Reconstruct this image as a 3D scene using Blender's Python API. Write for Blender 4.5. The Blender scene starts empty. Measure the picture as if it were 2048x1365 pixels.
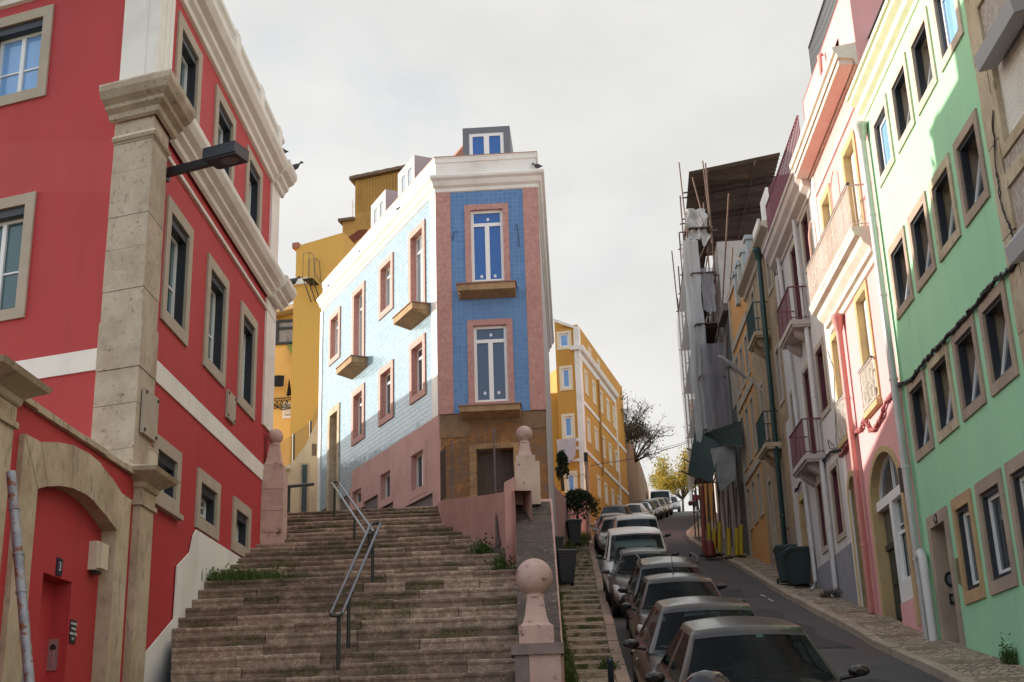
CLOUD = 2.7; EXPO = 1.1
import bpy, bmesh, math, random
from mathutils import Vector, Matrix, noise
random.seed(7)
C = bpy.context.scene.collection
R = math.radians
V3 = Vector
# ---------------------------------------------------------------- camera model of the place
FPX, CX, CY = 2540.0, 1024.0, 682.5
PITCH, ROLL = R(18.2126), R(-1.8266)
_fw = V3((0, math.cos(PITCH), math.sin(PITCH))); _u0 = V3((0, -math.sin(PITCH), math.cos(PITCH))); _r0 = V3((1, 0, 0))
_rt = math.cos(ROLL)*_r0 + math.sin(ROLL)*_u0
_up = math.cos(ROLL)*_u0 - math.sin(ROLL)*_r0
def ray(u, v): return _fw + _rt*((u-CX)/FPX) - _up*((v-CY)/FPX)
def aty(u, v, y):
    d = ray(u, v); return d*(y/d.y)
PY = [-400, -30, 0, 12, 19.5, 24, 29.7, 34.4, 60, 100, 118, 125, 135, 170, 600]
PZ = [-12, -4, -1.75, -.42, .95, 1.75, 2.95, 3.95, 9.6, 17.9, 21.5, 22.75, 23.9, 24.6, 12]
def interp(x, xs, ys):
    if x <= xs[0]: return ys[0]
    for i in range(len(xs)-1):
        if x <= xs[i+1]:
            return ys[i] + (ys[i+1]-ys[i])*(x-xs[i])/(xs[i+1]-xs[i])
    return ys[-1]
def gz(y): return interp(y, PY, PZ)
LKY = [-40, 0, 12, 19.5, 22.5, 30, 46, 60, 66, 72, 78, 84, 90, 100, 112, 125, 150]
LKX = [.8, 1.05, 1.35, 1.6, 1.75, 2.1, 2.85, 3.5, 4.05, 5.45, 6.75, 7.85, 8.8, 10.3, 12.0, 14.2, 19.5]
RKY = [-40, 0, 15, 20, 23, 26, 35, 43, 48, 53, 58, 62, 67, 78, 91, 106, 122, 150]
RKX = [3.2, 5.1, 5.75, 6.22, 6.43, 6.64, 6.99, 7.4, 7.55, 7.62, 7.85, 8.2, 8.9, 10.9, 13.2, 15.5, 17.7, 23.5]
def lk(y): return interp(y, LKY, LKX)
def rk(y): return interp(y, RKY, RKX)
# ---------------------------------------------------------------- mesh builder
class MB:
    def __init__(s): s.v = []; s.f = []; s.m = []; s.uv = []; s.sm = []
    def add(s, pts, m=0, uv=None, smooth=False):
        i = len(s.v); s.v += [V3(p) for p in pts]; s.f.append(tuple(range(i, i+len(pts)))); s.m.append(m); s.uv.append(uv); s.sm.append(smooth)
    def grid(s, rows, m=0, closed=False, smooth=True, uvs=None):
        i = len(s.v); n = len(rows[0])
        for r in rows: s.v += [V3(p) for p in r]
        for a in range(len(rows)-1):
            for b in range(n if closed else n-1):
                c = (b+1) % n
                s.f.append((i+a*n+b, i+a*n+c, i+(a+1)*n+c, i+(a+1)*n+b)); s.m.append(m); s.sm.append(smooth)
                s.uv.append([uvs[a][b], uvs[a][c], uvs[a+1][c], uvs[a+1][b]] if uvs else None)
    def hexa(s, p, m=0):
        for q in ((0,3,2,1),(4,5,6,7),(0,1,5,4),(1,2,6,5),(2,3,7,6),(3,0,4,7)): s.add([p[k] for k in q], m)
    def box(s, x0, x1, y0, y1, z0, z1, m=0):
        s.hexa([(x0,y0,z0),(x1,y0,z0),(x1,y1,z0),(x0,y1,z0),(x0,y0,z1),(x1,y0,z1),(x1,y1,z1),(x0,y1,z1)], m)
    def fbox(s, F, s0, s1, z0, z1, o0, o1, m=0):
        s.hexa([F.pt(s0,z0,o0),F.pt(s1,z0,o0),F.pt(s1,z0,o1),F.pt(s0,z0,o1),F.pt(s0,z1,o0),F.pt(s1,z1,o0),F.pt(s1,z1,o1),F.pt(s0,z1,o1)], m)
    def prism(s, poly, off, m=0):           # extrude polygon (3D points) by vector off
        a = [V3(p) for p in poly]; b = [p+V3(off) for p in a]
        s.add(a[::-1], m); s.add(b, m)
        for i in range(len(a)):
            j = (i+1) % len(a); s.add([a[i], a[j], b[j], b[i]], m)
    def tube(s, pts, r, n=8, m=0, cap=True):
        pts = [V3(p) for p in pts]; rows = []
        rr = r if isinstance(r, (list, tuple)) else [r]*len(pts)
        for i, p in enumerate(pts):
            t = (pts[min(i+1, len(pts)-1)] - pts[max(i-1, 0)])
            if t.length < 1e-9: t = V3((0,0,1))
            t.normalize()
            a = t.cross(V3((0,0,1)))
            if a.length < .05: a = t.cross(V3((1,0,0)))
            a.normalize(); b = t.cross(a)
            rows.append([p + (a*math.cos(k*2*math.pi/n) + b*math.sin(k*2*math.pi/n))*rr[i] for k in range(n)])
        s.grid(rows, m, closed=True)
        if cap: s.add(rows[0][::-1], m); s.add(rows[-1], m)
    def lathe(s, c, prof, n=20, m=0, ax=None):   # prof: (r, z)
        c = V3(c)
        rows = [[c + V3((r*math.cos(k*2*math.pi/n), r*math.sin(k*2*math.pi/n), z)) for k in range(n)] for r, z in prof]
        s.grid(rows, m, closed=True)
    def ell(s, c, rx, ry, rz, n=10, m=0, M=None):
        c = V3(c); rows = []
        for i in range(n+1):
            a = math.pi*i/n; rows.append([])
            for k in range(2*n):
                b = math.pi*k/n
                p = V3((rx*math.sin(a)*math.cos(b), ry*math.sin(a)*math.sin(b), rz*math.cos(a)))
                if M: p = M @ p
                rows[-1].append(c+p)
        s.grid(rows, m, closed=True)
def link(name, mb, mats, base=V3((0,0,0)), parent=None, weld=False):
    me = bpy.data.meshes.new(name); o = bpy.data.objects.new(name, me); C.objects.link(o)
    b = V3(base)
    me.from_pydata([p-b for p in mb.v], [], mb.f)
    if not isinstance(mats, (list, tuple)): mats = [mats]
    for m in mats: me.materials.append(m)
    me.polygons.foreach_set('material_index', mb.m); me.polygons.foreach_set('use_smooth', mb.sm)
    if any(u is not None for u in mb.uv):
        ul = me.uv_layers.new(name='UVMap'); k = 0
        for f, u in zip(mb.f, mb.uv):
            for j in range(len(f)):
                if u is not None: ul.data[k].uv = u[j]
                k += 1
    if weld:
        bm = bmesh.new(); bm.from_mesh(me); bmesh.ops.remove_doubles(bm, verts=bm.verts, dist=1e-4); bmesh.ops.recalc_face_normals(bm, faces=bm.faces); bm.to_mesh(me); bm.free()
    me.update()
    if parent: o.parent = parent
    else: o.location = b
    return o
def tag(o, label, cat, group=None, kind=None):
    o['label'] = label; o['category'] = cat
    if group: o['group'] = group
    if kind: o['kind'] = kind
    return o
class T:
    def __init__(s, name, label, cat, loc, group=None):
        s.e = bpy.data.objects.new(name, None); C.objects.link(s.e); s.b = V3(loc); s.e.location = s.b; s.e.empty_display_size = .2
        tag(s.e, label, cat, group)
    def part(s, name, mb, mats, parent=None, label=None, weld=False):
        o = link(name, mb, mats, s.b, parent or s.e, weld)
        if label: o['label'] = label
        return o
def solo(name, mb, mats, label, cat, base=None, group=None, kind=None):
    b = V3(base) if base is not None else sum((p for p in mb.v), V3((0,0,0)))/max(1, len(mb.v))
    o = link(name, mb, mats, b); return tag(o, label, cat, group, kind)
def struct(name, mb, mats, kind='structure'):
    o = link(name, mb, mats); o['kind'] = kind; return o
class Fac:                                   # a facade plane: s along, z up, o outward
    def __init__(s, p, az, sg=1, k=1.):
        a = R(az); s.k = k; s.p = V3((p[0], p[1], 0)); s.d = V3((math.sin(a), math.cos(a), 0)); s.n = V3((math.cos(a), -math.sin(a), 0))*sg
    def pt(s, a, z, o=0): return s.p + s.d*(a*s.k) + s.n*(o*s.k) + V3((0, 0, z*s.k))   # k: metres per unit
    def hit(s, u, v, o=0):
        d = ray(u, v); t = ((s.p + s.n*(o*s.k)).dot(s.n))/d.dot(s.n); return d*t
    def sz(s, u, v, o=0):
        h = s.hit(u, v, o); return (h-s.p).dot(s.d)/s.k, h.z/s.k
    def rect(s, u0, v0, u1, v1, o=0):         # two opposite corners in the photo -> s0,s1,z0,z1
        a, b = s.sz(u0, v0, o), s.sz(u1, v1, o)
        return min(a[0],b[0]), max(a[0],b[0]), min(a[1],b[1]), max(a[1],b[1])
def wall(mb, F, s0, s1, z0, z1, holes=(), o=0, m=0):
    ss = sorted({s0, s1, *[min(max(h[i], s0), s1) for h in holes for i in (0, 1)]}); zs = sorted({z0, z1, *[min(max(h[i], z0), z1) for h in holes for i in (2, 3)]})
    for i in range(len(ss)-1):
        for j in range(len(zs)-1):
            a, b, c, d = ss[i], ss[i+1], zs[j], zs[j+1]
            if b-a < 1e-6 or d-c < 1e-6: continue
            cs, cz = (a+b)/2, (c+d)/2
            if any(h[0] < cs < h[1] and h[2] < cz < h[3] for h in holes): continue
            mb.add([F.pt(a,c,o), F.pt(b,c,o), F.pt(b,d,o), F.pt(a,d,o)], m, [(a,c),(b,c),(b,d),(a,d)])
# ---------------------------------------------------------------- materials
_mc = {}
def nodes(name):
    m = bpy.data.materials.new(name); m.use_nodes = True; n = m.node_tree.nodes; l = m.node_tree.links
    return m, n, l, n['Principled BSDF']
def mat(name, col, rough=.8, col2=None, sc=2.0, lo=.4, hi=.7, bump=0., bsc=40., metal=0., spec=.5, st=(1,1,1), col3=None, sc3=8., lo3=.55, hi3=.7, coat=0., fine=.0, st3=(1,1,1), fsc=90):
    if name in _mc: return _mc[name]
    m, n, l, b = nodes(name)
    b.inputs['Roughness'].default_value = rough; b.inputs['Metallic'].default_value = metal; b.inputs['Specular IOR Level'].default_value = spec
    if coat: b.inputs['Coat Weight'].default_value = coat; b.inputs['Coat Roughness'].default_value = .03
    tc = n.new('ShaderNodeTexCoord')
    def nz(scale, stretch, detail=6):
        mp = n.new('ShaderNodeMapping'); mp.inputs['Scale'].default_value = stretch; l.new(tc.outputs['Object'], mp.inputs['Vector'])
        t = n.new('ShaderNodeTexNoise'); t.inputs['Scale'].default_value = scale; t.inputs['Detail'].default_value = detail; t.inputs['Roughness'].default_value = .62
        l.new(mp.outputs['Vector'], t.inputs['Vector']); return t.outputs['Fac']
    def ramp(x, lo, hi):
        r = n.new('ShaderNodeMapRange'); r.inputs['From Min'].default_value = lo; r.inputs['From Max'].default_value = hi; l.new(x, r.inputs['Value']); return r.outputs['Result']
    def mix(f, a, c):
        x = n.new('ShaderNodeMix'); x.data_type = 'RGBA'; l.new(f, x.inputs['Factor'])
        for k, q in ((6, a), (7, c)):
            if isinstance(q, tuple): x.inputs[k].default_value = (*q, 1)
            else: l.new(q, x.inputs[k])
        return x.outputs[2]
    c = None
    if col2: c = mix(ramp(nz(sc, st), lo, hi), col, col2)
    if col3: c = mix(ramp(nz(sc3, st3), lo3, hi3), c or col, col3)
    if fine:
        f = ramp(nz(fsc, (1,1,1), 4), .36, .64)
        c = mix(f, c or col, tuple(min(1, k*(1-fine)) for k in col))
    if c: l.new(c, b.inputs['Base Color'])
    else: b.inputs['Base Color'].default_value = (*col, 1)
    if bump:
        bp = n.new('ShaderNodeBump'); bp.inputs['Strength'].default_value = bump; bp.inputs['Distance'].default_value = .02
        l.new(nz(bsc, (1,1,1), 8), bp.inputs['Height']); l.new(bp.outputs['Normal'], b.inputs['Normal'])
    _mc[name] = m; return m
def tiles(name, colA, colB, mortar, size, rough=.15, bump=.35, lw=.05, wob=.25, spec=.6):
    m, n, l, b = nodes(name)
    uv = n.new('ShaderNodeUVMap'); uv.uv_map = 'UVMap'
    br = n.new('ShaderNodeTexBrick'); br.offset = 0; br.squash = 1
    br.inputs['Scale'].default_value = 1/size; br.inputs['Brick Width'].default_value = 1; br.inputs['Row Height'].default_value = 1
    br.inputs['Mortar Size'].default_value = lw; br.inputs['Mortar Smooth'].default_value = .3; br.inputs['Bias'].default_value = 0
    br.inputs['Color1'].default_value = (*colA, 1); br.inputs['Color2'].default_value = (*colB, 1); br.inputs['Mortar'].default_value = (*mortar, 1)
    l.new(uv.outputs['UV'], br.inputs['Vector'])
    l.new(br.outputs['Color'], b.inputs['Base Color'])
    b.inputs['Specular IOR Level'].default_value = spec
    rr = n.new('ShaderNodeMapRange'); l.new(br.outputs['Fac'], rr.inputs['Value']); rr.inputs['To Min'].default_value = rough; rr.inputs['To Max'].default_value = .9; l.new(rr.outputs['Result'], b.inputs['Roughness'])
    # every tile sits at its own slight angle: a normal tilted by a white-noise per cell
    sc = n.new('ShaderNodeVectorMath'); sc.operation = 'SCALE'; sc.inputs['Scale'].default_value = 1/size; l.new(uv.outputs['UV'], sc.inputs[0])
    fl = n.new('ShaderNodeVectorMath'); fl.operation = 'FLOOR'; l.new(sc.outputs[0], fl.inputs[0])
    wn = n.new('ShaderNodeTexWhiteNoise'); l.new(fl.outputs[0], wn.inputs['Vector'])
    sb = n.new('ShaderNodeVectorMath'); sb.operation = 'SUBTRACT'; sb.inputs[1].default_value = (.5,.5,.5); l.new(wn.outputs['Color'], sb.inputs[0])
    s2 = n.new('ShaderNodeVectorMath'); s2.operation = 'SCALE'; s2.inputs['Scale'].default_value = wob*.2; l.new(sb.outputs[0], s2.inputs[0])
    bp = n.new('ShaderNodeBump'); bp.invert = True; bp.inputs['Strength'].default_value = bump; bp.inputs['Distance'].default_value = .004; l.new(br.outputs['Fac'], bp.inputs['Height'])
    nt = n.new('ShaderNodeTexNoise'); nt.inputs['Scale'].default_value = 9; tc = n.new('ShaderNodeTexCoord'); l.new(tc.outputs['Object'], nt.inputs['Vector'])
    b2 = n.new('ShaderNodeBump'); b2.inputs['Strength'].default_value = .06; b2.inputs['Distance'].default_value = .02; l.new(nt.outputs['Fac'], b2.inputs['Height']); l.new(bp.outputs['Normal'], b2.inputs['Normal'])
    ad = n.new('ShaderNodeVectorMath'); ad.operation = 'ADD'; l.new(b2.outputs['Normal'], ad.inputs[0]); l.new(s2.outputs[0], ad.inputs[1])
    nm = n.new('ShaderNodeVectorMath'); nm.operation = 'NORMALIZE'; l.new(ad.outputs[0], nm.inputs[0]); l.new(nm.outputs[0], b.inputs['Normal'])
    return m
def glass(name, col=(.02,.03,.035), rough=.03, spec=.8):
    return mat(name, col, rough, spec=spec, bump=.015, bsc=3)
def clear_glass(name, tint=(.55,.6,.6), amt=.55):
    m, n, l, b = nodes(name); b.inputs['Base Color'].default_value = (.01,.012,.014,1); b.inputs['Roughness'].default_value = .02; b.inputs['Specular IOR Level'].default_value = .25
    t = n.new('ShaderNodeBsdfTransparent'); t.inputs['Color'].default_value = (*tint, 1)
    x = n.new('ShaderNodeMixShader'); x.inputs[0].default_value = amt; l.new(b.outputs[0], x.inputs[1]); l.new(t.outputs[0], x.inputs[2]); l.new(x.outputs[0], n['Material Output'].inputs['Surface']); return m
def leafmat(name, c1, c2, tr=.35):
    m, n, l, b = nodes(name); tc = n.new('ShaderNodeTexCoord'); t = n.new('ShaderNodeTexNoise'); t.inputs['Scale'].default_value = 3.; l.new(tc.outputs['Object'], t.inputs['Vector'])
    oi = n.new('ShaderNodeNewGeometry'); x = n.new('ShaderNodeMix'); x.data_type = 'RGBA'; x.inputs[6].default_value = (*c1,1); x.inputs[7].default_value = (*c2,1); l.new(oi.outputs['Random Per Island'], x.inputs['Factor'])
    l.new(x.outputs[2], b.inputs['Base Color']); b.inputs['Roughness'].default_value = .6
    tl = n.new('ShaderNodeBsdfTranslucent'); l.new(x.outputs[2], tl.inputs['Color']); ms = n.new('ShaderNodeMixShader'); ms.inputs[0].default_value = tr
    l.new(b.outputs[0], ms.inputs[1]); l.new(tl.outputs[0], ms.inputs[2]); l.new(ms.outputs[0], n['Material Output'].inputs['Surface']); return m
M = {}
M['white'] = mat('white_paint', (.80,.77,.72), .6, (.66,.62,.56), 1.2, .45, .75, bump=.05)
M['whitestucco'] = mat('white_stucco', (.78,.76,.72), .8, (.62,.59,.54), 1.5, .5, .8, bump=.12, st=(1,1,.3))
M['pvc'] = mat('white_window_frame', (.82,.82,.80), .35)
M['dark'] = mat('dark_metal_frame', (.022,.026,.035), .45)
M['stone'] = mat('limestone', (.50,.42,.33), .85, (.36,.28,.21), 2.2, .4, .68, bump=.35, bsc=26, col3=(.17,.12,.085), sc3=13, lo3=.58, hi3=.72)
M['stoneclean'] = mat('clean_limestone', (.47,.40,.32), .85, (.38,.31,.24), 3, .4, .7, bump=.2, bsc=40, fine=.18)
M['stoneold'] = mat('weathered_limestone', (.55,.46,.33), .9, (.37,.29,.19), 1.6, .35, .65, bump=.5, bsc=22, col3=(.16,.13,.09), sc3=9, lo3=.56, hi3=.75, st3=(1,1,.35))
M['stonepink'] = mat('pink_limestone', (.58,.40,.34), .8, (.44,.29,.25), 3.5, .4, .7, bump=.35, bsc=30, col3=(.17,.10,.08), sc3=7, lo3=.6, hi3=.68)
M['red'] = mat('red_render', (.47,.044,.050), .62, (.41,.037,.040), .8, .35, .7, bump=.10, bsc=70, st=(1,1,.35), spec=.35, col3=(.38,.034,.034), sc3=2.2, lo3=.52, hi3=.8, st3=(1.5,1.5,.18))
M['blueC'] = tiles('blue_glazed_tiles', (.20,.32,.42), (.27,.40,.49), (.42,.47,.49), .124, .13, .5, .055, .22)
M['blueD'] = tiles('deep_blue_glazed_tiles', (.065,.17,.38), (.09,.21,.43), (.18,.30,.46), .124, .16, .35, .045, .12)
M['pinkgran'] = mat('pink_granite', (.50,.27,.23), .75, (.39,.19,.165), 9, .4, .65, bump=.1, col3=(.62,.41,.35), sc3=26, lo3=.57, hi3=.66)
M['pinkwall'] = mat('pink_render', (.56,.33,.29), .88, (.47,.265,.235), 1.4, .4, .7, bump=.4, bsc=35, col3=(.34,.20,.175), sc3=4.5, lo3=.63, hi3=.7, st3=(1.6,1.6,.5))
M['greycem'] = mat('grey_cement', (.145,.12,.12), .92, (.20,.17,.165), 1.8, bump=.3)
M['ledge'] = mat('raw_concrete_ledge', (.40,.27,.14), .9, (.24,.15,.08), 5, .4, .7, bump=.3, st=(1,1,.4))
M['green'] = mat('mint_render', (.36,.66,.40), .8, (.31,.59,.37), .7, .35, .7, bump=.07, st=(1,1,.35), col3=(.27,.50,.32), sc3=1.5, lo3=.58, hi3=.8, st3=(1.5,1.5,.2))
M['rose'] = mat('rose_render', (.74,.38,.38), .8, (.68,.33,.33), .9, .4, .7, bump=.07, st=(1,1,.35))
M['palerose'] = mat('pale_rose_render', (.80,.62,.56), .8, (.74,.55,.5), 1, bump=.06)
M['greyw'] = mat('grey_white_render', (.60,.57,.55), .85, (.52,.48,.46), 1.2, bump=.07, st=(1,1,.3))
M['greyplinth'] = mat('grey_plinth', (.25,.25,.28), .88, (.20,.2,.22), 2, bump=.08)
M['beige'] = mat('aged_ochre_render', (.44,.31,.17), .9, (.30,.22,.14), 1.6, .35, .65, bump=.3, col3=(.13,.10,.08), sc3=1.1, lo3=.56, hi3=.75)
M['plaster'] = mat('aged_beige_plaster', (.34,.26,.21), .9, (.25,.18,.15), 1.8, bump=.2)
M['orange'] = mat('orange_render', (.62,.31,.10), .85, (.55,.26,.08), 1.2, bump=.08)
M['ochre'] = mat('ochre_render', (.56,.285,.05), .8, (.50,.25,.045), .7, .35, .7, bump=.06, st=(1,1,.3))
M['yellow'] = mat('yellow_render', (.68,.40,.09), .8, (.62,.355,.075), .5, .35, .7, bump=.05, st=(1,1,.25))
M['corr'] = mat('rusty_yellow_wall', (.46,.27,.07), .85, (.33,.18,.05), 1.1, .35, .7, bump=.1, col3=(.20,.10,.04), sc3=2.0, lo3=.6, hi3=.8, st3=(1,1,.25))
M['cream'] = mat('cream_wall', (.66,.54,.35), .9, (.56,.44,.28), 1.4, bump=.2, col3=(.40,.30,.19), sc3=5, lo3=.62, hi3=.75)
M['roof'] = mat('clay_tiles', (.42,.17,.10), .85, (.28,.12,.08), 6, bump=.3)
M['slate'] = mat('grey_metal_cladding', (.145,.155,.18), .5, (.16,.17,.2), 3)
M['iron'] = mat('black_iron', (.018,.017,.018), .5)
M['redrail'] = mat('dark_red_rail', (.16,.035,.055), .5)
M['whiterail'] = mat('white_iron', (.62,.56,.50), .6)
M['greenpipe'] = mat('dark_green_pipe', (.018,.06,.06), .4)
M['pipe'] = mat('white_pipe', (.60,.58,.58), .5, (.5,.48,.47), 2)
M['redpipe'] = mat('red_pipe', (.60,.26,.23), .55)
M['mintpipe'] = mat('mint_pipe', (.42,.55,.25), .55)
M['shutter'] = None
M['steel'] = mat('galvanised_rail', (.13,.15,.18), .3, metal=.85)
M['postgreen'] = mat('dark_green_post', (.018,.028,.026), .5)
M['gl'] = glass('window_glass', (.045,.055,.065), .05, .5); M['glb'] = glass('blue_film_glass', (.035,.135,.42), .12, .5); M['glt'] = glass('teal_glass', (.05,.11,.12), .05, .7)
M['curtain'] = mat('pale_curtain_glass', (.30,.36,.40), .12, (.22,.28,.33), 5, st=(3,3,.4), spec=.7)
M['skyg'] = mat('painted_sky_pane', (.22,.42,.75), .08, spec=.8)  # blue sky reflection put into the pane colour
M['asphalt'] = mat('asphalt', (.075,.066,.068), .88, (.055,.049,.052), 1.2, bump=.35, bsc=90, col3=(.085,.06,.06), sc3=.55, lo3=.52, hi3=.6)
M['kerb'] = mat('kerb_stone', (.40,.32,.24), .85, (.28,.21,.15), 3, bump=.3)
M['soil'] = mat('earth', (.10,.08,.05), .95, (.06,.07,.03), 2, bump=.4)
M['wood'] = mat('weathered_brown_wood', (.085,.055,.04), .8, (.05,.032,.024), 3, st=(4,4,.3), bump=.2)
M['purpledoor'] = mat('dark_plum_door', (.035,.018,.03), .4)
M['dkgreen'] = mat('dark_green_door', (.014,.025,.022), .4)
M['rubber'] = mat('tyre_rubber', (.012,.012,.013), .85)
M['chrome'] = mat('chrome', (.7,.7,.72), .12, metal=1)
M['plasticdk'] = mat('black_plastic', (.016,.017,.019), .45)
M['bin'] = mat('dark_green_bin', (.012,.035,.035), .5, (.016,.028,.03), 4)
M['binblk'] = mat('charcoal_bin', (.022,.026,.03), .5, (.03,.032,.034), 4)
# ---------------------------------------------------------------- windows
def frame_mb(mb, F, a, b, c, d, o0, o1, fw, fb=None, ft=None, m=0, tilt=0):
    fb = fw if fb is None else fb; ft = fw if ft is None else ft
    def bx(s0, s1, z0, z1):
        if tilt:
            q = lambda z: -tilt*(z-c)/(d-c)
            mb.hexa([F.pt(s0,z0,o0+q(z0)),F.pt(s1,z0,o0+q(z0)),F.pt(s1,z0,o1+q(z0)),F.pt(s0,z0,o1+q(z0)),F.pt(s0,z1,o0+q(z1)),F.pt(s1,z1,o0+q(z1)),F.pt(s1,z1,o1+q(z1)),F.pt(s0,z1,o1+q(z1))], m)
        else: mb.fbox(F, s0, s1, z0, z1, o0, o1, m)
    bx(a, a+fw, c, d); bx(b-fw, b, c, d); bx(a+fw, b-fw, c, c+fb); bx(a+fw, b-fw, d-ft, d)
def surround(F, s0, s1, z0, z1, sw, swz, recess, proud, jag=0):
    mb = MB()
    frame_mb(mb, F, s0, s1, z0, z1, -recess, proud, sw, swz, swz)
    return mb
def window(t, F, r, st, fr, gl, sw=.17, swz=None, recess=.2, proud=.035, fw=.055, mull=1, hb=(), transom=None, liner=None, lt=.05, head=.0, tilt=0, sill=None, name='window', label=None, blind=None, shut=0., z0open=None, plain=False):
    s0, s1, z0, z1 = r; swz = sw if swz is None else swz
    a, b, c, d = s0+sw, s1-sw, z0+swz, z1-swz
    if z0open is not None: c = z0open
    mb = MB()
    dep = recess + (.35 if tilt else .0)
    if z0open is not None:
        mb.fbox(F, s0, s0+sw, z0, z1, -dep, proud); mb.fbox(F, s1-sw, s1, z0, z1, -dep, proud); mb.fbox(F, a, b, d, z1, -dep, proud); mb.fbox(F, a, b, z0, c, -dep, proud*.5)
    else: frame_mb(mb, F, s0, s1, z0, z1, -dep, proud, sw, swz, swz)
    if sill: mb.fbox(F, s0-sill, s1+sill, z0-.07, z0, -.02, proud+.06)
    w = t.part(name, mb, st, label=label)
    hole = (a, b, c, d)
    if plain: 
        q = MB(); wall(q, F, a-.01, b+.01, c-.01, d+.01, o=-recess+.02); t.part('pane', q, gl, w); return hole
    if liner:
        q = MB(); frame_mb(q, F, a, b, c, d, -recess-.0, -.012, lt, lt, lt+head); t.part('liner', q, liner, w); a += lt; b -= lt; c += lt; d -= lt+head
    q = MB()
    oo = -recess
    if tilt:
        dk = MB(); wall(dk, F, s0+.02, s1-.02, z0+.02, z1-.02, o=-dep+.01); t.part('dark_backing', dk, M['dark'], w)  # dark sheet standing in for the unlit room behind the sash
        frame_mb(q, F, a, b, c, d, oo, oo+.05, fw*1.15, tilt=tilt)
        t.part('sash', q, fr, w)
        g = MB(); k = -tilt
        g.add([F.pt(a+fw, c+fw, oo+.02), F.pt(b-fw, c+fw, oo+.02), F.pt(b-fw, d-fw, oo+.02+k), F.pt(a+fw, d-fw, oo+.02+k)]); t.part('pane', g, gl, w)
        return hole
    dz = d
    frame_mb(q, F, a, b, c, d, oo, oo+.06, fw)
    if transom:
        dz = c + (d-c)*transom; q.fbox(F, a+fw, b-fw, dz-fw*.6, dz+fw*.6, oo, oo+.058)
    n = mull+1; W = (b-a)/n
    for i in range(1, n):
        x = a+W*i; q.fbox(F, x-fw*.75, x+fw*.75, c+fw, (dz-fw*.6 if transom else d-fw), oo, oo+.062)
    for h in hb:
        z = c+(dz-c)*h; q.fbox(F, a+fw, b-fw, z-.014, z+.014, oo+.004, oo+.045)
    t.part('sash', q, fr, w)
    g = MB(); wall(g, F, a+fw*.5, b-fw*.5, c+fw*.5, d-fw*.5, o=oo+.025); t.part('pane', g, gl, w)
    if shut: roller(t, F, a, b, d-(d-c)*shut, d, oo+.075, w)
    return hole
def roller(t, F, a, b, z0, z1, o, parent, m=None):
    mb = MB(); n = max(4, int((z1-z0)/.055)); h = (z1-z0)/n; rows = []
    for i in range(n):
        z = z0+i*h; rows += [[F.pt(a, z+.004, o), F.pt(b, z+.004, o)], [F.pt(a, z+h*.3, o+.014), F.pt(b, z+h*.3, o+.014)], [F.pt(a, z+h*.85, o+.012), F.pt(b, z+h*.85, o+.012)], [F.pt(a, z+h*.98, o-.004), F.pt(b, z+h*.98, o-.004)]]
    mb.grid(rows, smooth=False); return t.part('roller_shutter', mb, m or M['whitestucco'], parent)
def body(mb, pts, z0, z1, m=0, roof=True):     # closed volume round a footprint; the facade sides are left to wall()
    for a, b in zip(pts, pts[1:]): mb.add([V3((*a,z0)), V3((*b,z0)), V3((*b,z1)), V3((*a,z1))], m, [(0,z0),(1,z0),(1,z1),(0,z1)])
    if roof: mb.add([V3((*p, z1)) for p in pts], m)
def xy(v): return (v.x, v.y)
def profile(mb, F, s0, s1, prof, m=0, ends=True):   # moulding: prof = [(o,z)...] swept along the facade
    mb.grid([[F.pt(s0, z, o) for o, z in prof], [F.pt(s1, z, o) for o, z in prof]], m, smooth=False)
    if ends: mb.add([F.pt(s0, z, o) for o, z in prof], m); mb.add([F.pt(s1, z, o) for o, z in prof][::-1], m)
def corner_mould(mb, pts, prof, m=0):          # sweep a profile round plan corners; pts = plan points with outward mitre vectors
    mb.grid([[V3((p.x, p.y, z)) + V3((q.x, q.y, 0))*o for o, z in prof] for p, q in pts], m, smooth=False)
    for p, q in (pts[0], pts[-1]): mb.add([V3((p.x, p.y, z)) + V3((q.x, q.y, 0))*o for o, z in prof], m)
def mitre(n1, n2):
    m = (n1+n2).normalized(); return m/m.dot(n1)
def pigeon(p, yaw, label, sc=1.):
    mb = MB(); rows = []
    path = [(-.19,.05,.012),(-.13,.075,.03),(-.06,.10,.065),(.02,.125,.075),(.075,.15,.062),(.105,.19,.036),(.12,.225,.030),(.14,.243,.033),(.165,.242,.024),(.19,.232,.008),(.205,.228,.003)]
    for x, z, r in path:
        rows.append([V3((x, r*.85*math.cos(k*math.pi/4), z+r*math.sin(k*math.pi/4))) for k in range(8)])
    mb.grid(rows, closed=True); mb.add(rows[0]); mb.add(rows[-1])
    for s in (-.025,.025): mb.tube([(0,s,.07),(.005,s,0)], .006, 5); 
    A = Matrix.Rotation(yaw, 4, 'Z')*1.0
    for i, v in enumerate(mb.v): mb.v[i] = V3(p) + (A @ (v*sc))
    solo('pigeon', mb, mat('pigeon_feathers', (.035,.037,.045), .7, (.09,.095,.11), 30), label, 'pigeon', p)
def screws(mb, F, s0, s1, z0, z1, o):
    for s in (s0+.05, s1-.05):
        for z in (z0+.05, z1-.05): mb.fbox(F, s-.02, s+.02, z-.02, z+.02, o, o+.015, 1)
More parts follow.
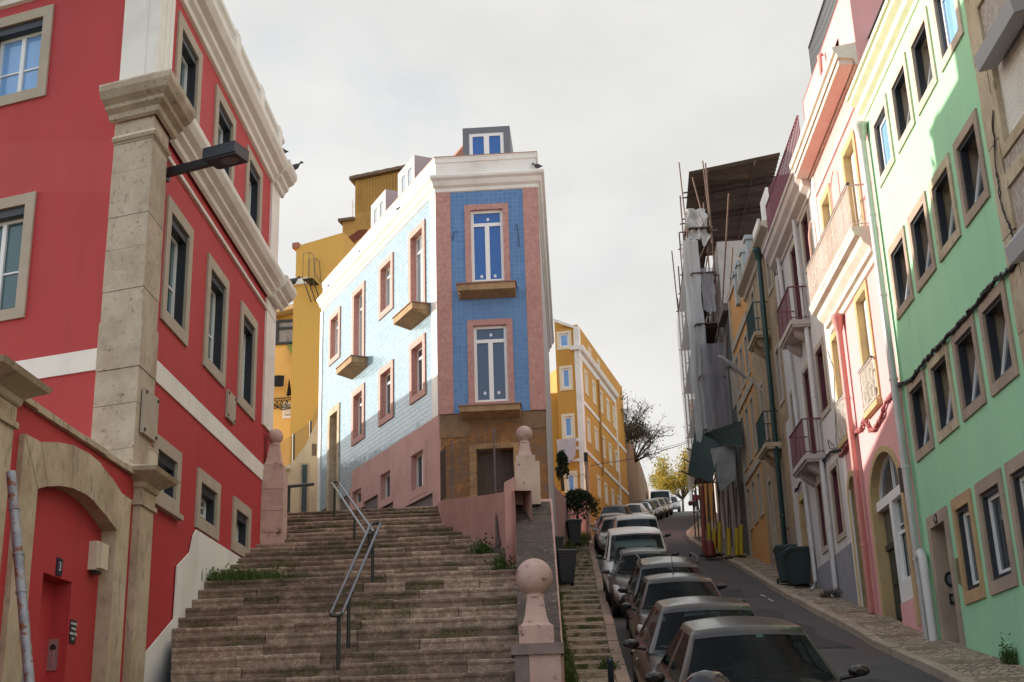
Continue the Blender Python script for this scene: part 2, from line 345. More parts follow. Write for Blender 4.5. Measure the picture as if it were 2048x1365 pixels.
# ---------------------------------------------------------------- RED BUILDING
FB = Fac((-5.03, 18.5), 1.44); FA = Fac((-5.09, 16.34), -69.86, -1); FG = Fac((-4.90, 18.5), 1.44)
SB0, SB1 = -2.165, 6.1
t = T('red_building', 'tall red house with stone corner pilaster and white cornices left of the stairs', 'building', FB.pt(0, 1.5))
holes = []
for s0, s1 in ((-1.28,.07),(1.0,2.38),(3.30,4.60)):
    for i, (z0, z1) in enumerate(((3.56,4.50),(6.18,8.13),(9.71,11.29))):
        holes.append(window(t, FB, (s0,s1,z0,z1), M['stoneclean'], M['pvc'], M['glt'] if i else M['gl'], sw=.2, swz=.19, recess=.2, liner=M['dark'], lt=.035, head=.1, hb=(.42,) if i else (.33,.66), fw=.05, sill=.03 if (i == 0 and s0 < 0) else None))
hA = []
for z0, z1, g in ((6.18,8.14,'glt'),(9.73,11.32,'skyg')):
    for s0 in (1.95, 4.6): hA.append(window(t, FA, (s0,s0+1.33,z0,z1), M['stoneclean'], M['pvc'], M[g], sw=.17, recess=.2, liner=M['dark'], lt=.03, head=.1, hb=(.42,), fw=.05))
mb = MB()
wall(mb, FB, SB0, SB1, -1, 11.6, holes); wall(mb, FA, 0, 12, -1, 11.6, hA)
p3 = FB.pt(SB1, 0); p4 = p3 + V3((-11, 4, 0)); p5 = FA.pt(12, 0)
body(mb, [xy(p3), xy(p4), xy(p5)], -1, 12.4, roof=False)
mb.add([FB.pt(SB0,12.4), FB.pt(SB1,12.4), p4+V3((0,0,12.4)), p5+V3((0,0,12.4))])
t.part('wall', mb, M['red'])
# white band
mb = MB(); mb.fbox(FB, -1.56, 5.86, 5.22, 5.53, -.02, .025); mb.fbox(FA, .6, 12, 5.22, 5.53, -.02, .025); t.part('band', mb, M['white'])
# corner pilaster of stone blocks
mb = MB(); z = -.5; i = 0; rnd = random.Random(3)
nA, nB, q0 = FA.n, FB.n, FB.pt(SB0, 0)
while z < 8.9:
    h = (.62, .5, .7, .45)[i % 4]; h = min(h, 8.94-z); o = .065+rnd.uniform(-.006,.008) + (.02 if z < 5.2 else 0)
    mt = mitre(nA, nB)
    wA, wB = .58, .60
    a0 = FA.pt(wA, 0, -.03); a1 = FA.pt(wA, 0, o); k = FA.pt(0, 0) + mt*o; b1 = FB.pt(SB0+wB, 0, o); b0 = FB.pt(SB0+wB, 0, -.03)
    L = [V3((p.x,p.y,z+.004)) for p in (a0,a1,k,b1,b0)]; U = [p+V3((0,0,h-.008)) for p in L]
    for j in range(4): mb.add([L[j], L[j+1], U[j+1], U[j]])
    mb.add(U); mb.add(L[::-1]); z += h; i += 1
t.part('corner_pilaster', mb, M['stone'])
mtc = mitre(nA, nB)
def ring(prof, sA, sB):
    return [(FA.pt(sA,0), nA), (FA.pt(0,0), mtc), (FB.pt(sB,0), nB)]
mb = MB()
corner_mould(mb, ring(0,.58,SB0+.6), [(.06,8.60),(.10,8.62),(.12,8.66),(.09,8.71),(.06,8.72)])
pr = [(.05,8.92),(.10,8.95),(.12,9.02),(.20,9.07),(.21,9.12),(.30,9.18),(.36,9.28),(.37,9.36),(.36,9.39),(.04,9.42)]
corner_mould(mb, ring(0,.62,SB0+.68), [(o+.06, z) for o, z in pr])
t.part('capital', mb, M['stone'])
mb = MB()
profile(mb, FB, SB0+.69, SB1-.02, pr, ends=True); 0
q_ = MB(); profile(q_, FB, SB0+.62, SB1-.02, [(-.01,8.64),(.05,8.645),(.06,8.68),(.05,8.71),(-.01,8.715)])
t.part('string_course', q_, M['white']); e = [(o+.06,z) for o, z in pr]; profile(mb, FB, SB1-.75, SB1+.16, e)
t.part('lower_cornice', mb, M['white'])
mb = MB()    # upper white pilaster with a sunk panel, end pilaster
for F, s0, s1 in ((FA, .0, .58), (FB, SB0, SB0+.6)):
    mb.fbox(F, s0 if F is FB else -.0, s1, 9.42, 11.6, -.03, .05)
mb.hexa([V3((*xy(p),z)) for z in (9.42,11.6) for p in (FA.pt(0,0,0), FA.pt(0,0,.05), FA.pt(0,0)+mtc*.05, FB.pt(SB0,0,.05))])
mb.fbox(FB, SB0+.2, SB0+.22, 9.45, 11.6, .05, .062); mb.fbox(FB, SB0+.42, SB0+.44, 9.45, 11.6, .05, .062); mb.fbox(FA, .14, .155, 9.45, 11.6, .05, .062)
t.part('white_pilaster', mb, M['white']); mb = MB(); mb.fbox(FB, 5.3, SB1+.03, 6.3, 8.93, -.03, .04); t.part('white_pilaster', mb, M['white']); mb = MB(); mb.fbox(FB, 5.42, SB1+.02, 9.42, 11.55, -.03, .045)
t.part('white_pilaster', mb, M['white'])
pr2 = [(.0,11.50),(.06,11.52),(.08,11.60),(.15,11.66),(.16,11.74),(.26,11.80),(.33,11.92),(.34,12.0),(.33,12.03),(.0,12.06)]
mb = MB(); corner_mould(mb, [(FA.pt(12,0), nA), (FA.pt(0,0), mtc), (FB.pt(SB1-.6,0), nB)], pr2)
profile(mb, FB, SB1-.62, SB1+.14, [(o+.05, z) for o, z in pr2]); t.part('upper_cornice', mb, M['white'])
mb = MB()
mb.fbox(FB, SB0, SB1, 12.0, 12.72, -.25, -.0); mb.fbox(FA, 0, 12, 12.0, 12.72, -.25, 0)
for s0 in (SB0+.3, SB0+2.3, SB0+4.3, SB0+6.3):
    mb.fbox(FB, s0, s0+1.55, 12.15, 12.60, 0, .02); mb.fbox(FB, s0+.12, s0+1.43, 12.24, 12.52, .02, .032)
profile(mb, FB, SB0, SB1+.08, [(-.27,12.72),(.04,12.70),(.06,12.74),(.10,12.77),(.11,12.84),(-.27,12.88)])
for s0 in (SB0+.05, SB0+2.0, SB0+4.0, SB0+6.0, SB1-.55): mb.fbox(FB, s0, s0+.3, 12.1, 12.885, -.01, .125)
t.part('parapet', mb, M['whitestucco'])
# white plinth stepping up with the stairs
mb = MB(); pp = [(-2.3,-1),(-1.49,-1),(-1.49,1.3),(-.07,1.98),(-.02,2.83),(.62,3.12),(.85,3.40),(1.02,3.515),(5.3,3.51),(5.3,-1)]
mb.prism([FB.pt(s, z, .02) for s, z in [(-1.49,-1),(-1.49,1.33),(.06,2.06),(.10,2.83),(.72,3.12),(.86,3.40),(1.0,3.515)]+[(5.2,3.51),(5.2,-1)]], FB.n*.02)
t.part('plinth', mb, M['whitestucco'])
# added storey, unseen behind the parapet, put there to cast shade across the street
mb = MB(); q = [FB.pt(SB0+1,0,-3.6), FB.pt(SB1-.5,0,-3.6), FB.pt(SB1-.5,0,-8.5), FB.pt(SB0+1,0,-8.5)]
for a, b in zip(q, q[1:]+q[:1]): mb.add([V3((*xy(a),12.4)), V3((*xy(b),12.4)), V3((*xy(b),14.6)), V3((*xy(a),14.6))])
mb.add([V3((*xy(a),14.6)) for a in q]); t.part('shade_storey', mb, M['red'])
# plaques, meter box
for (u0,v0,u1,v1,o,lab) in ((268,779,299,851,.10,'cream stone plaque with four dark bolts on the corner pilaster of the red house'),(451,779,467,833,.01,'stone plaque with four dark bolts on the red wall below the middle windows')):
    s0, s1, z0, z1 = FB.rect(u0,v0,u1,v1,o)
    if o > .05: s0, s1, z0, z1 = -2.12, -1.52, 4.28, 4.90
    else: s0, s1, z0, z1 = 2.54, 3.09, 5.72, 6.21
    mb = MB(); mb.fbox(FB, s0, s1, z0, z1, o-.005, o+.04); screws(mb, FB, s0, s1, z0, z1, o+.04); solo('wall_plaque', mb, [M['stoneclean'], M['iron']], lab, 'plaque')
mb = MB(); mb.fbox(FB, -1.72, -1.42, 3.85, 4.15, 0, .13); mb.fbox(FB, -1.74, -1.40, 4.15, 4.165, 0, .14); solo('meter_box', mb, mat('cream_box', (.62,.55,.42), .6), 'cream meter box beside the small lowest window nearest the corner of the red house', 'meter box')
# street lamp on the corner
p = FB.pt(-1.57, 8.13, .03); p = FB.hit(331, 347); dv = V3((.93,-.36,.03)).normalized(); up = V3((0,0,1)); sd = dv.cross(up).normalized()
t = T('wall_street_lamp', 'dark flat street lamp on an arm from the corner of the red house', 'street lamp', p)
def obox(mb, c, a, b, w, h, m=0):
    q = c+dv*a; r = c+dv*b
    mb.hexa([q-sd*w-up*h, r-sd*w-up*h, r+sd*w-up*h, q+sd*w-up*h, q-sd*w+up*h, r-sd*w+up*h, r+sd*w+up*h, q+sd*w+up*h], m)
mb = MB(); obox(mb, p, 0, .84, .045, .06); obox(mb, p, -.02, .02, .09, .11); t.part('arm', mb, M['dark'])
mb = MB(); obox(mb, p+up*.045, .78, 1.32, .19, .085); obox(mb, p-up*.045, .84, 1.33, .17, .02); t.part('lamp_head', mb, M['dark'])
mb = MB(); c = p+dv*1.12-up*.066
mb.add([c+dv*(.14*math.cos(k*math.pi/8))+sd*(.11*math.sin(k*math.pi/8)) for k in range(16)]); t.part('lens', mb, mat('lamp_lens', (.12,.12,.12), .3))
pigeon(FB.pt(5.35, 12.05, .22), 2.6, 'pigeon on the upper cornice of the red house, further from its end')
pigeon(FB.pt(6.12, 12.05, .34), .2, 'pigeon standing at the far end of the red house upper cornice')
pigeon(FB.pt(6.1, 9.42, .36), .5, 'pigeon at the far end of the red house lower cornice')
# ---------------------------------------------------------------- GATE WALL
t = T('gate_wall', 'red garden wall with a stone arched gateway at the lower left', 'wall', FG.pt(-4.3, .2))
mb = MB(); ap = [(-5.6,2.80),(-5.3,2.89),(-4.95,2.97),(-4.6,3.02),(-4.2,3.03),(-3.85,3.0),(-3.5,2.93),(-3.25,2.86),(-3.0,2.78)]
wall(mb, FG, -12, -5.75, -1, 3.62); wall(mb, FG, -2.8, -2.15, -1, 3.62); wall(mb, FG, -5.75, -2.8, 3.12, 3.62)
wall(mb, FG, -5.75, -2.8, -1, 3.12, [(-4.74,-3.90,-.2,2.07)], o=-.12)
mb.fbox(FG, -12, -2.15, 3.60, 3.62, -.32, 0); wall(mb, FG, -12, -2.15, -1, 3.6, o=-.32)
for s in (-4.74,-3.90): mb.add([FG.pt(s,-.2,-.12), FG.pt(s,2.07,-.12), FG.pt(s,2.07,-.95), FG.pt(s,-.2,-.95)])
mb.add([FG.pt(-4.74,2.07,-.12), FG.pt(-3.9,2.07,-.12), FG.pt(-3.9,2.07,-.95), FG.pt(-4.74,2.07,-.95)])
t.part('wall', mb, M['red'])
mb = MB(); wall(mb, FG, -4.76, -3.88, -.2, 2.1, o=-.94); t.part('door', mb, mat('dark_red_door', (.22,.02,.02), .5))
mb = MB(); prv = None
for k in range(14): 
    s0 = -12+k*.703; mb.fbox(FG, s0+.004, s0+.70, 3.62+.004*(k%3), 3.69+.006*(k%2), -.36, .05+.006*(k%3))
t.part('coping', mb, M['stoneold'])
mb = MB(); outer = [(-5.96,3.30),(-5.55,3.31),(-5.1,3.42),(-4.65,3.49),(-4.2,3.51),(-3.75,3.48),(-3.35,3.40),(-2.93,3.28),(-2.57,3.27)]
op = [(-5.96,-1)]+outer+[(-2.57,-1)]; ip = [(-5.52,-1)]+[(-5.52,2.82)]+ap[1:-1]+[(-3.05,2.80),(-3.05,-1)]
n = len(op); ip = ip[:1]+[ip[1]]+ap[1:8]+[(-3.05,2.80)]+[(-3.05,-1)]
for i in range(len(op)-1):
    a, b, c, d = op[i], op[i+1], ip[min(i+1,len(ip)-1)], ip[i]
    mb.prism([FG.pt(*q, -.13) for q in (a, b, c, d)], FG.n*(.19+.006*(i%3)))
t.part('arch', mb, M['stoneold'])
def pillar_cap(mb, s0, s1, zt, ext):
    for o0, o1, w, z0, z1 in ((-.2,.10,0,-1,zt-.46),(-.2,.13,.05,zt-.46,zt-.40),(-.2,.11,.01,zt-.40,zt-.24)): mb.fbox(FG, s0-w, s1+w, z0, z1, o0, o1)
    ps = [(.12,zt-.24),(.14,zt-.22),(.15,zt-.16),(.24,zt-.10),(.33,zt-.05),(.36,zt),(-.3,zt+.03)]
    for (o, z), (o2, z2) in zip(ps, ps[1:]):
        w, w2 = max(o-.1,0), max(o2-.1,0) if o2 > 0 else .25
        a = [FG.pt(s0-w,z,-.3), FG.pt(s0-w,z,o), FG.pt(s1+w,z,o), FG.pt(s1+w,z,-.3)]; b = [FG.pt(s0-w2,z2,-.3), FG.pt(s0-w2,z2,max(o2,.0)), FG.pt(s1+w2,z2,max(o2,.0)), FG.pt(s1+w2,z2,-.3)]
        for j in range(3): mb.add([a[j], a[j+1], b[j+1], b[j]])
    mb.add(b)
for s0, s1 in ((-2.31,-1.76), (-7.0,-6.33)):
    mb = MB(); pillar_cap(mb, s0, s1, 3.72, 0); t.part('pillar', mb, M['stoneold'])
# fittings on the gate wall
FR = Fac(xy(FG.pt(-3.9,0,0)), 1.44-90, -1)
FRr = FR.rect(94,1342,118,1279); mb = MB(); a0, a1 = FRr[0], FRr[1]
t = T('intercom_panel', 'steel intercom panel with a round camera in the red doorway', 'intercom', FR.pt((a0+a1)/2, FRr[2]))
mb.fbox(FR, a0, a1, FRr[2], FRr[3], -.005, .02); t.part('plate', mb, mat('brushed_steel', (.45,.45,.46), .35, metal=.8))
mb = MB(); cs, cz = (a0+a1)/2, FRr[3]-.09
mb.prism([FR.pt(cs+.035*math.cos(k*math.pi/8), cz+.035*math.sin(k*math.pi/8), .02) for k in range(16)], FR.n*.006); t.part('camera_lens', mb, M['iron'])
for k in range(5):
    mb = MB(); mb.fbox(FR, a0+.04, a1-.04, FRr[2]+.05+k*.04, FRr[2]+.065+k*.04, .02, .027); t.part('button', mb, M['chrome'])
txtm = mat('pale_lettering', (.75,.74,.70), .6)
def text(s, F, sc, zc, o, size, m, parent, name='lettering', track=1.):
    cu = bpy.data.curves.new(name, 'FONT'); cu.body = s; cu.size = size; cu.align_x = 'CENTER'; cu.align_y = 'CENTER'; cu.extrude = .001; cu.space_character = track
    ob = bpy.data.objects.new(name, cu); C.objects.link(ob)
    me = bpy.data.meshes.new_from_object(ob); bpy.data.objects.remove(ob)
    o2 = bpy.data.objects.new(name, me); C.objects.link(o2); me.materials.append(m)
    x = F.d if F.n.cross(V3((0,0,1))).dot(F.d) < 0 else -F.d
    x = V3((0,0,1)).cross(F.n).normalized()
    Mx = Matrix((x, V3((0,0,1)), F.n)).transposed().to_4x4(); 
    for v in me.vertices: v.co = Mx @ v.co
    pw = F.pt(sc, zc, o)
    o2.parent = parent.e; o2.location = pw - parent.b
    return o2
t = T('house_number_plate', 'small dark number plate above the red doorway', 'number plate', FG.pt(-4.33,2.11,-.12))
mb = MB(); mb.fbox(FG, -4.41, -4.25, 2.09, 2.28, -.12, -.105); t.part('plate', mb, mat('navy_enamel', (.02,.025,.05), .3)); text('3', FG, -4.33, 2.185, -.102, .14, txtm, t)
t = T('black_notice', 'small black notice with pale lettering beside the red doorway', 'sign', FG.pt(-3.78,1.47,-.12))
mb = MB(); mb.fbox(FG, -3.86, -3.68, 1.40, 1.66, -.12, -.108); t.part('plate', mb, M['iron'])
for k, (s, z) in enumerate((('PROIBIDO', .045), ('AFIXAR', .10), ('ANUNCIOS', .155), ('LEI 1', .21))): text(s, FG, -3.77, 1.66-z, -.105, .042, txtm, t)
mb = MB(); mb.fbox(FG, -3.44, -3.16, 2.28, 2.62, -.12, -.02); mb.fbox(FG, -3.42, -3.18, 2.30, 2.60, -.02, .03); mb.fbox(FG, -3.40, -3.24, 2.24, 2.28, -.10, -.03, 1)
solo('junction_box', mb, [mat('cream_box', (.62,.55,.42), .6), M['plasticdk']], 'cream junction box on the red infill right of the doorway', 'junction box')
mb = MB(); mb.fbox(FG, -5.50, -4.94, .55, 1.03, -.12, -.05); mb.fbox(FG, -5.47, -4.97, .58, 1.0, -.05, -.04)
solo('grey_cabinet', mb, mat('grey_cabinet', (.22,.23,.25), .5), 'grey metal cabinet low on the red wall left of the doorway', 'cabinet')
a = aty(22, 945, 11.0); b = aty(62, 1400, 10.6)
mb = MB(); n = 24; pts = [a+(b-a)*(k/n) for k in range(n+1)]; mb.tube(pts, [.042]*(n+1), 10)
for k in (4, 9, 13): mb.tube([pts[k], pts[k]+(b-a).normalized()*.03], .048, 10)
solo('rusty_post', mb, mat('rusty_galvanised', (.30,.31,.33), .55, (.16,.17,.2), 5, metal=.3, col3=(.20,.075,.03), sc3=11, lo3=.53, hi3=.62), 'tilted rusty grey metal post standing in front of the arched gateway', 'post', b)
# ---------------------------------------------------------------- STONE STAIRS
M['step'] = mat('mossy_step_stone', (.42,.30,.225), .92, (.17,.118,.09), 6, .38, .58, bump=.9, bsc=17, col3=(.06,.065,.012), sc3=1.3, lo3=.50, hi3=.58, st3=(1,1,2.6), fine=.55, fsc=26)
M['steplight'] = mat('worn_step_stone', (.60,.44,.335), .92, (.26,.185,.14), 8, .42, .58, bump=.9, bsc=22, col3=(.09,.085,.03), sc3=1.8, lo3=.56, hi3=.66, fine=.5, fsc=26)
t = T('stone_staircase', 'wide worn stone staircase with mossy steps climbing between the red and blue houses', 'stairs', (-2.4, 16, .6))
rs = random.Random(11)
def lower_y(z, x): return 20.06 + (z-2.79)/.172*.32 - .087*(x+5)
def upper_y(j, x): return 20.62 + .51*j - .06*(x+4.3)
def step(xl, xr, fy, z, depth, h=.172):
    mb = MB(); x = xl
    while x < xr-.02:
        w = rs.choice((.6,.8,1.0,1.2,1.5,1.9))*rs.uniform(.85,1.15); x2 = min(xr, x+w)
        if xr-x2 < .3: x2 = xr
        dz, dy, g = rs.uniform(-.012,.008), rs.uniform(-.012,.018), .006
        n = max(2, int((x2-x)/.12)); m = 1 if rs.random() < .38 else 0
        rows = []
        ph = rs.uniform(0, 9)
        def nzz(xx, k): return noise.noise(V3((xx*3.1+ph, 2.3 if k < 9 else 9, z*5)))+.4*noise.noise(V3((xx*11+ph, k*.35, z*5)))
        prof = [(.022,-h-.02),(.018,-h*.45),(.0,-.045),(.0,-.016),(.016,-.003),(depth,0)]
        for k, (py, pz) in enumerate(prof):
            rows.append([V3((xx, fy(xx)+dy+py+(nzz(xx,k)*.014 if k < 4 else 0), z+dz+pz+(nzz(xx,k+9)*.011 if 2 <= k <= 4 else 0))) for xx in [x+g+(x2-x-2*g)*i/n for i in range(n+1)]])
        mb.grid(rows, m, smooth=False)
        for e in (0, -1):
            r = [q[e] for q in rows]; mb.add([r[0], r[1], r[2], r[3], r[4], r[5], V3((r[5].x, r[5].y, r[0].z))], m)
        x = x2
    mb.add([V3((xl, fy(xl)+.05, z-h)), V3((xr, fy(xr)+.05, z-h)), V3((xr, fy(xr)+.05, z-.03)), V3((xl, fy(xl)+.05, z-.03))], 0)
    t.part('step', mb, [M['step'], M['steplight']])
z = 2.79; k = 0
while z > -.6:
    yl = lower_y(z, -5); xl = -5.02 if yl > 18.6 else -.2705*18.6 - (18.6-yl)*-.29
    step(xl, -.03, lambda x, z=z: lower_y(z, x), z, .36 if k else 1.1); z -= .172; k += 1
wallfoot = [(-.03,20.2),(-.5,22.2),(-.95,23.7),(-1.5,25.2),(-1.74,27.5),(-2.1,34)]
def foot_x(y): return interp(y, [p[1] for p in wallfoot], [p[0] for p in wallfoot])
for j in range(15):
    y = upper_y(j, -2); xl = -4.98 if y < 24.0 else -4.9-(y-24)*.14
    step(xl-(0 if j < 7 else .4), foot_x(y)+.12, lambda x, j=j: upper_y(j, x), 2.79+.17*(j+1), .56 if j < 14 else .7)
# ground and paths
mb = MB(); ys = list(range(-400,-40,60))+list(range(-40,130,4))+list(range(130,620,30)); rows = []
for y in ys: rows.append([V3((x, y, gz(y)-.35-(.0 if abs(x) < 60 else 3))) for x in (-400,-60,-14,-6,-3,0,2,5,7,9,14,30,60,400)])
mb.grid(rows, smooth=False); struct('ground', mb, M['soil'])
mb = MB(); mb.grid([[V3((-9,27.9,5.30)), V3((-1.6,27.7,5.28))], [V3((-9,34,6.3)), V3((-1.9,33,6.0))], [V3((-12,47,8.5)), V3((-4,46,8.4))]], smooth=False); struct('upper_path', mb, M['plaster'])
# ramped stone cheek beside the stairs + pink side
t = T('stair_side_wall', 'dark lichen spotted sloping stone coping along the right side of the stairs', 'wall', (.28, 17, .5))
M['darkstone'] = mat('dark_lichen_stone', (.105,.075,.06), .93, (.055,.042,.036), 3, .35, .65, bump=.6, bsc=20, col3=(.42,.33,.25), sc3=22, lo3=.63, hi3=.67, st3=(.5,1.6,1.6))
def ramp_z(y): return 1.28+(y-16.35)*(4.12-1.28)/(21.35-16.35)
mb = MB(); y = 16.35
for k in range(9):
    y2 = y+.56; xa, xb = -.05+(y-16)*.006, .50+(y-16)*.012; r = rs.uniform(-.006,.006)
    a, b = ramp_z(y)+r, ramp_z(y2-.006)+r
    mb.hexa([(xa,y,a-.5),(xb,y,a-.5),(xb,y2-.006,b-.5),(xa,y2-.006,b-.5),(xa,y,a),(xb,y,a),(xb,y2-.006,b),(xa,y2-.006,b)]); y = y2
t.part('coping', mb, M['darkstone'])
mb = MB(); mb.hexa([(-.04,16.3,-1),(.52,16.3,-1),(.60,21.6,-1),(-.03,21.6,-1),(-.04,16.3,ramp_z(16.3)-.03),(.52,16.3,ramp_z(16.3)-.03),(.60,21.6,ramp_z(21.6)-.03),(-.03,21.6,ramp_z(21.6)-.03)])
mb.hexa([(.02,21.5,-1),(.60,21.5,-1),(.83,33.8,-1),(.2,33.8,-1),(.02,21.5,4.1),(.60,21.5,4.1),(.83,33.8,5.6),(.2,33.8,5.6)])
t.part('wall', mb, M['pinkwall'])
# pink retaining wall
t = T('pink_wall', 'peeling pink rendered wall rising beside the upper stairs', 'wall', (-1, 24, 3))
mb = MB(); P = [(-.04,20.45)]+wallfoot[1:]
def top(y): return 4.22+(y-20.8)*.172
rows = []
for dz in (0, 1):
    rows.append([V3((x, y, (top(y) if dz else 1.0))) for x, y in P])
mb.grid(rows, smooth=False); mb.grid([[V3((x,y,top(y))) for x, y in P], [V3((x+.28,y+.1,top(y)+.01)) for x, y in P]], smooth=False)
mb.grid([[V3((x+.28,y+.1,1.0)) for x, y in P], [V3((x+.28,y+.1,top(y)+.01)) for x, y in P]], smooth=False)
t.part('wall', mb, M['pinkwall'])
mb = MB()   # bare cement patch where the render fell off
def on(y, z, o=.006): x = foot_x(y); return V3((x-o*1.0, y-o*.3, z))
mb.add([on(21.35,3.45),on(21.5,3.62),on(21.62,4.05),on(21.7,3.95),on(21.75,3.4)]); mb.add([on(20.6,3.25),on(22.6,3.6),on(22.8,3.52),on(23.4,3.62),on(23.4,3.3),on(20.6,3.0)])
t.part('bare_patch', mb, M['greycem'])
mb = MB(); mb.hexa([(-.20,20.35,1.5),(-.03,20.55,1.5),(-.03,21.1,1.5),(-.22,21.1,1.5),(-.20,20.45,4.30),(-.03,20.6,4.42),(-.03,21.1,4.42),(-.22,21.1,4.32)]); t.part('end_pier', mb, mat('smooth_pink_render', (.58,.33,.29), .85, (.50,.28,.25), 2, bump=.12))
# stone posts with balls
def ball_post(name, label, cx, cy, zb, base, sh, rb, extra=None, neck=.5, group='stone ball posts beside the stairs'):
    t = T(name, label, 'stone post', (cx, cy, zb), group)
    w, h = base; mb = MB(); mb.box(cx-w, cx+w, cy-w, cy+w, zb, zb+h)
    t.part('base', mb, M['stonepink'], weld=False)
    w2, w3, h2 = sh; mb = MB()
    a = [V3((cx+sx*w2, cy+sy*w2, zb+h+.04)) for sx, sy in ((-1,-1),(1,-1),(1,1),(-1,1))]; f = [V3((cx+sx*w*.92, cy+sy*w*.92, zb+h)) for sx, sy in ((-1,-1),(1,-1),(1,1),(-1,1))]
    m_ = [V3((cx+sx*(w3*.42+w2*.58), cy+sy*(w3*.42+w2*.58), zb+h+h2*.35)) for sx, sy in ((-1,-1),(1,-1),(1,1),(-1,1))]
    b = [V3((cx+sx*w3, cy+sy*w3, zb+h+h2)) for sx, sy in ((-1,-1),(1,-1),(1,1),(-1,1))]
    for A, B in ((f,a),(a,m_),(m_,b)):
        for i in range(4): mb.add([A[i], A[(i+1)%4], B[(i+1)%4], B[i]])
    mb.add(b); t.part('shaft', mb, M['stonepink'])
    mb = MB(); zt = zb+h+h2
    mb.lathe((cx,cy,zt), [(0,-.01),(w3*1.12,-.01),(w3*1.2,.01),(w3*1.12,.03),(w3*.95,.035)]+[(rb*math.sin(a), .03+rb*(1-.02)+(-rb)*math.cos(a)) for a in [math.pi*(.17+.83*i/16) for i in range(17)]], 28)
    t.part('ball', mb, M['stonepink'])
    return t
t = ball_post('ball_post', 'largest pink stone ball on a tapered post at the foot of the stairs', .185, 16.15, 1.335, (.215,.22), (.16,.10,.36), .232)
mb = MB(); mb.box(-.13,.51,15.83,16.42,1.20,1.332); t.part('slab', mb, mat('grey_slab_stone', (.26,.20,.18), .9, (.17,.13,.12), 4, bump=.4))
mb = MB(); mb.box(-.09,.08,15.88,16.40,-.3,1.20, 1); mb.box(.084,.47,15.88,16.40,-.3,1.20, 0); t.part('pedestal', mb, [M['stonepink'], mat('grey_slab_stone', (.26,.20,.18), .9)])
def ptall(y, z): return z
t = ball_post('ball_post', 'stone ball on the cream pillar at the top end of the sloping dark coping', .16, 21.35, 4.80, (.155,.10), (.12,.075,.26), .142)
mb = MB(); mb.box(-.02,.40,21.1,21.55,4.05,4.79); mb.box(.0,.33,21.12,21.5,4.79,4.90); t.part('pillar', mb, [mat('cream_pink_stone', (.62,.48,.38), .85, (.52,.38,.30), 3, bump=.3, col3=(.25,.15,.11), sc3=13, lo3=.62, hi3=.68)])
pz3 = aty(530, 880, 24.25)
t = ball_post('ball_post', 'stone ball on the blocky pillar against the end of the red house', -4.70, 24.2, 5.44, (.19,.12), (.15,.09,.40), .155)
mb = MB(); z = 3.3
for h, w in ((.62,.245),(.30,.232),(.42,.232),(.42,.228),(.38,.226)):
    mb.box(-4.70-w, -4.70+w, 24.2-w, 24.2+w, z, z+h-.008); z += h
t.part('pillar', mb, M['stonepink'])
# ---------------------------------------------------------------- handrails
def handrail(label, posts, tops, ends, sep=.075, r=.022):
    t = T('handrail', label, 'handrail', posts[0], 'steel handrails on the stairs')
    for p, q in zip(posts, tops):
        mb = MB(); mb.tube([p, (p[0],p[1],q[2]-.07)], .026, 10); mb.tube([(p[0]-sep,p[1],q[2]-.02),(p[0],p[1],q[2]-.07),(p[0]+sep,p[1],q[2]-.02)], .012, 6); t.part('post', mb, M['postgreen'])
    a, b = V3(ends[0]), V3(ends[1]); d = (b-a).normalized(); s = V3((1,.03,0))*sep
    for k in (-1, 1):
        mb = MB(); mb.tube([a+s*k, b+s*k], r, 12); t.part('rail', mb, M['steel'])
    for e, dd in ((a,-1),(b,1)):
        mb = MB(); mb.tube([e + s*math.cos(k*math.pi/8) + d*(dd*sep*math.sin(k*math.pi/8)) for k in range(9)], r, 10); t.part('end_loop', mb, M['postgreen'])
A_, B_, C_ = V3((-2.37,16.82,1.15)), V3((-2.32,17.4,1.47)), V3((-2.25,19.6,2.64))
ta, tc_ = aty(675,1222,16.82), aty(748,1056,19.6)
ln = lambda y: ta + (tc_-ta)*((y-16.82)/(19.6-16.82))
handrail('lower steel handrail with two parallel rails on dark posts in the middle of the stairs', [A_, B_, C_], [ln(16.82), ln(17.4), ln(19.6)], (ln(16.74), ln(19.72)))
u1, u2 = aty(741,1068,21.4), aty(671,966,27.3)
lu = lambda y: u1+(u2-u1)*((y-21.4)/5.9)
pd = V3((lu(23.7).x, 23.7, 3.95)); pe = V3((u2.x, 27.2, 5.1)); pf = V3((lu(21.6).x, 21.6, 3.2))
handrail('upper steel handrail with two parallel rails leaning left up the stairs', [pf, pd, pe], [lu(21.6), lu(23.7), lu(27.2)], (lu(21.4), lu(27.3)))
a, b = aty(548,976,34), aty(626,969,32.5); q = a+(b-a)*.4
t = T('handrail', 'short dark handrail beside the cream wall at the top left of the stairs', 'handrail', V3((q.x,q.y,6.2)))
mb = MB(); mb.tube([a-(b-a)*.6, b], .045, 8); t.part('rail', mb, M['dark'])
mb = MB(); mb.tube([q, V3((q.x,q.y,5.9))], .04, 8); t.part('post', mb, M['postgreen'])
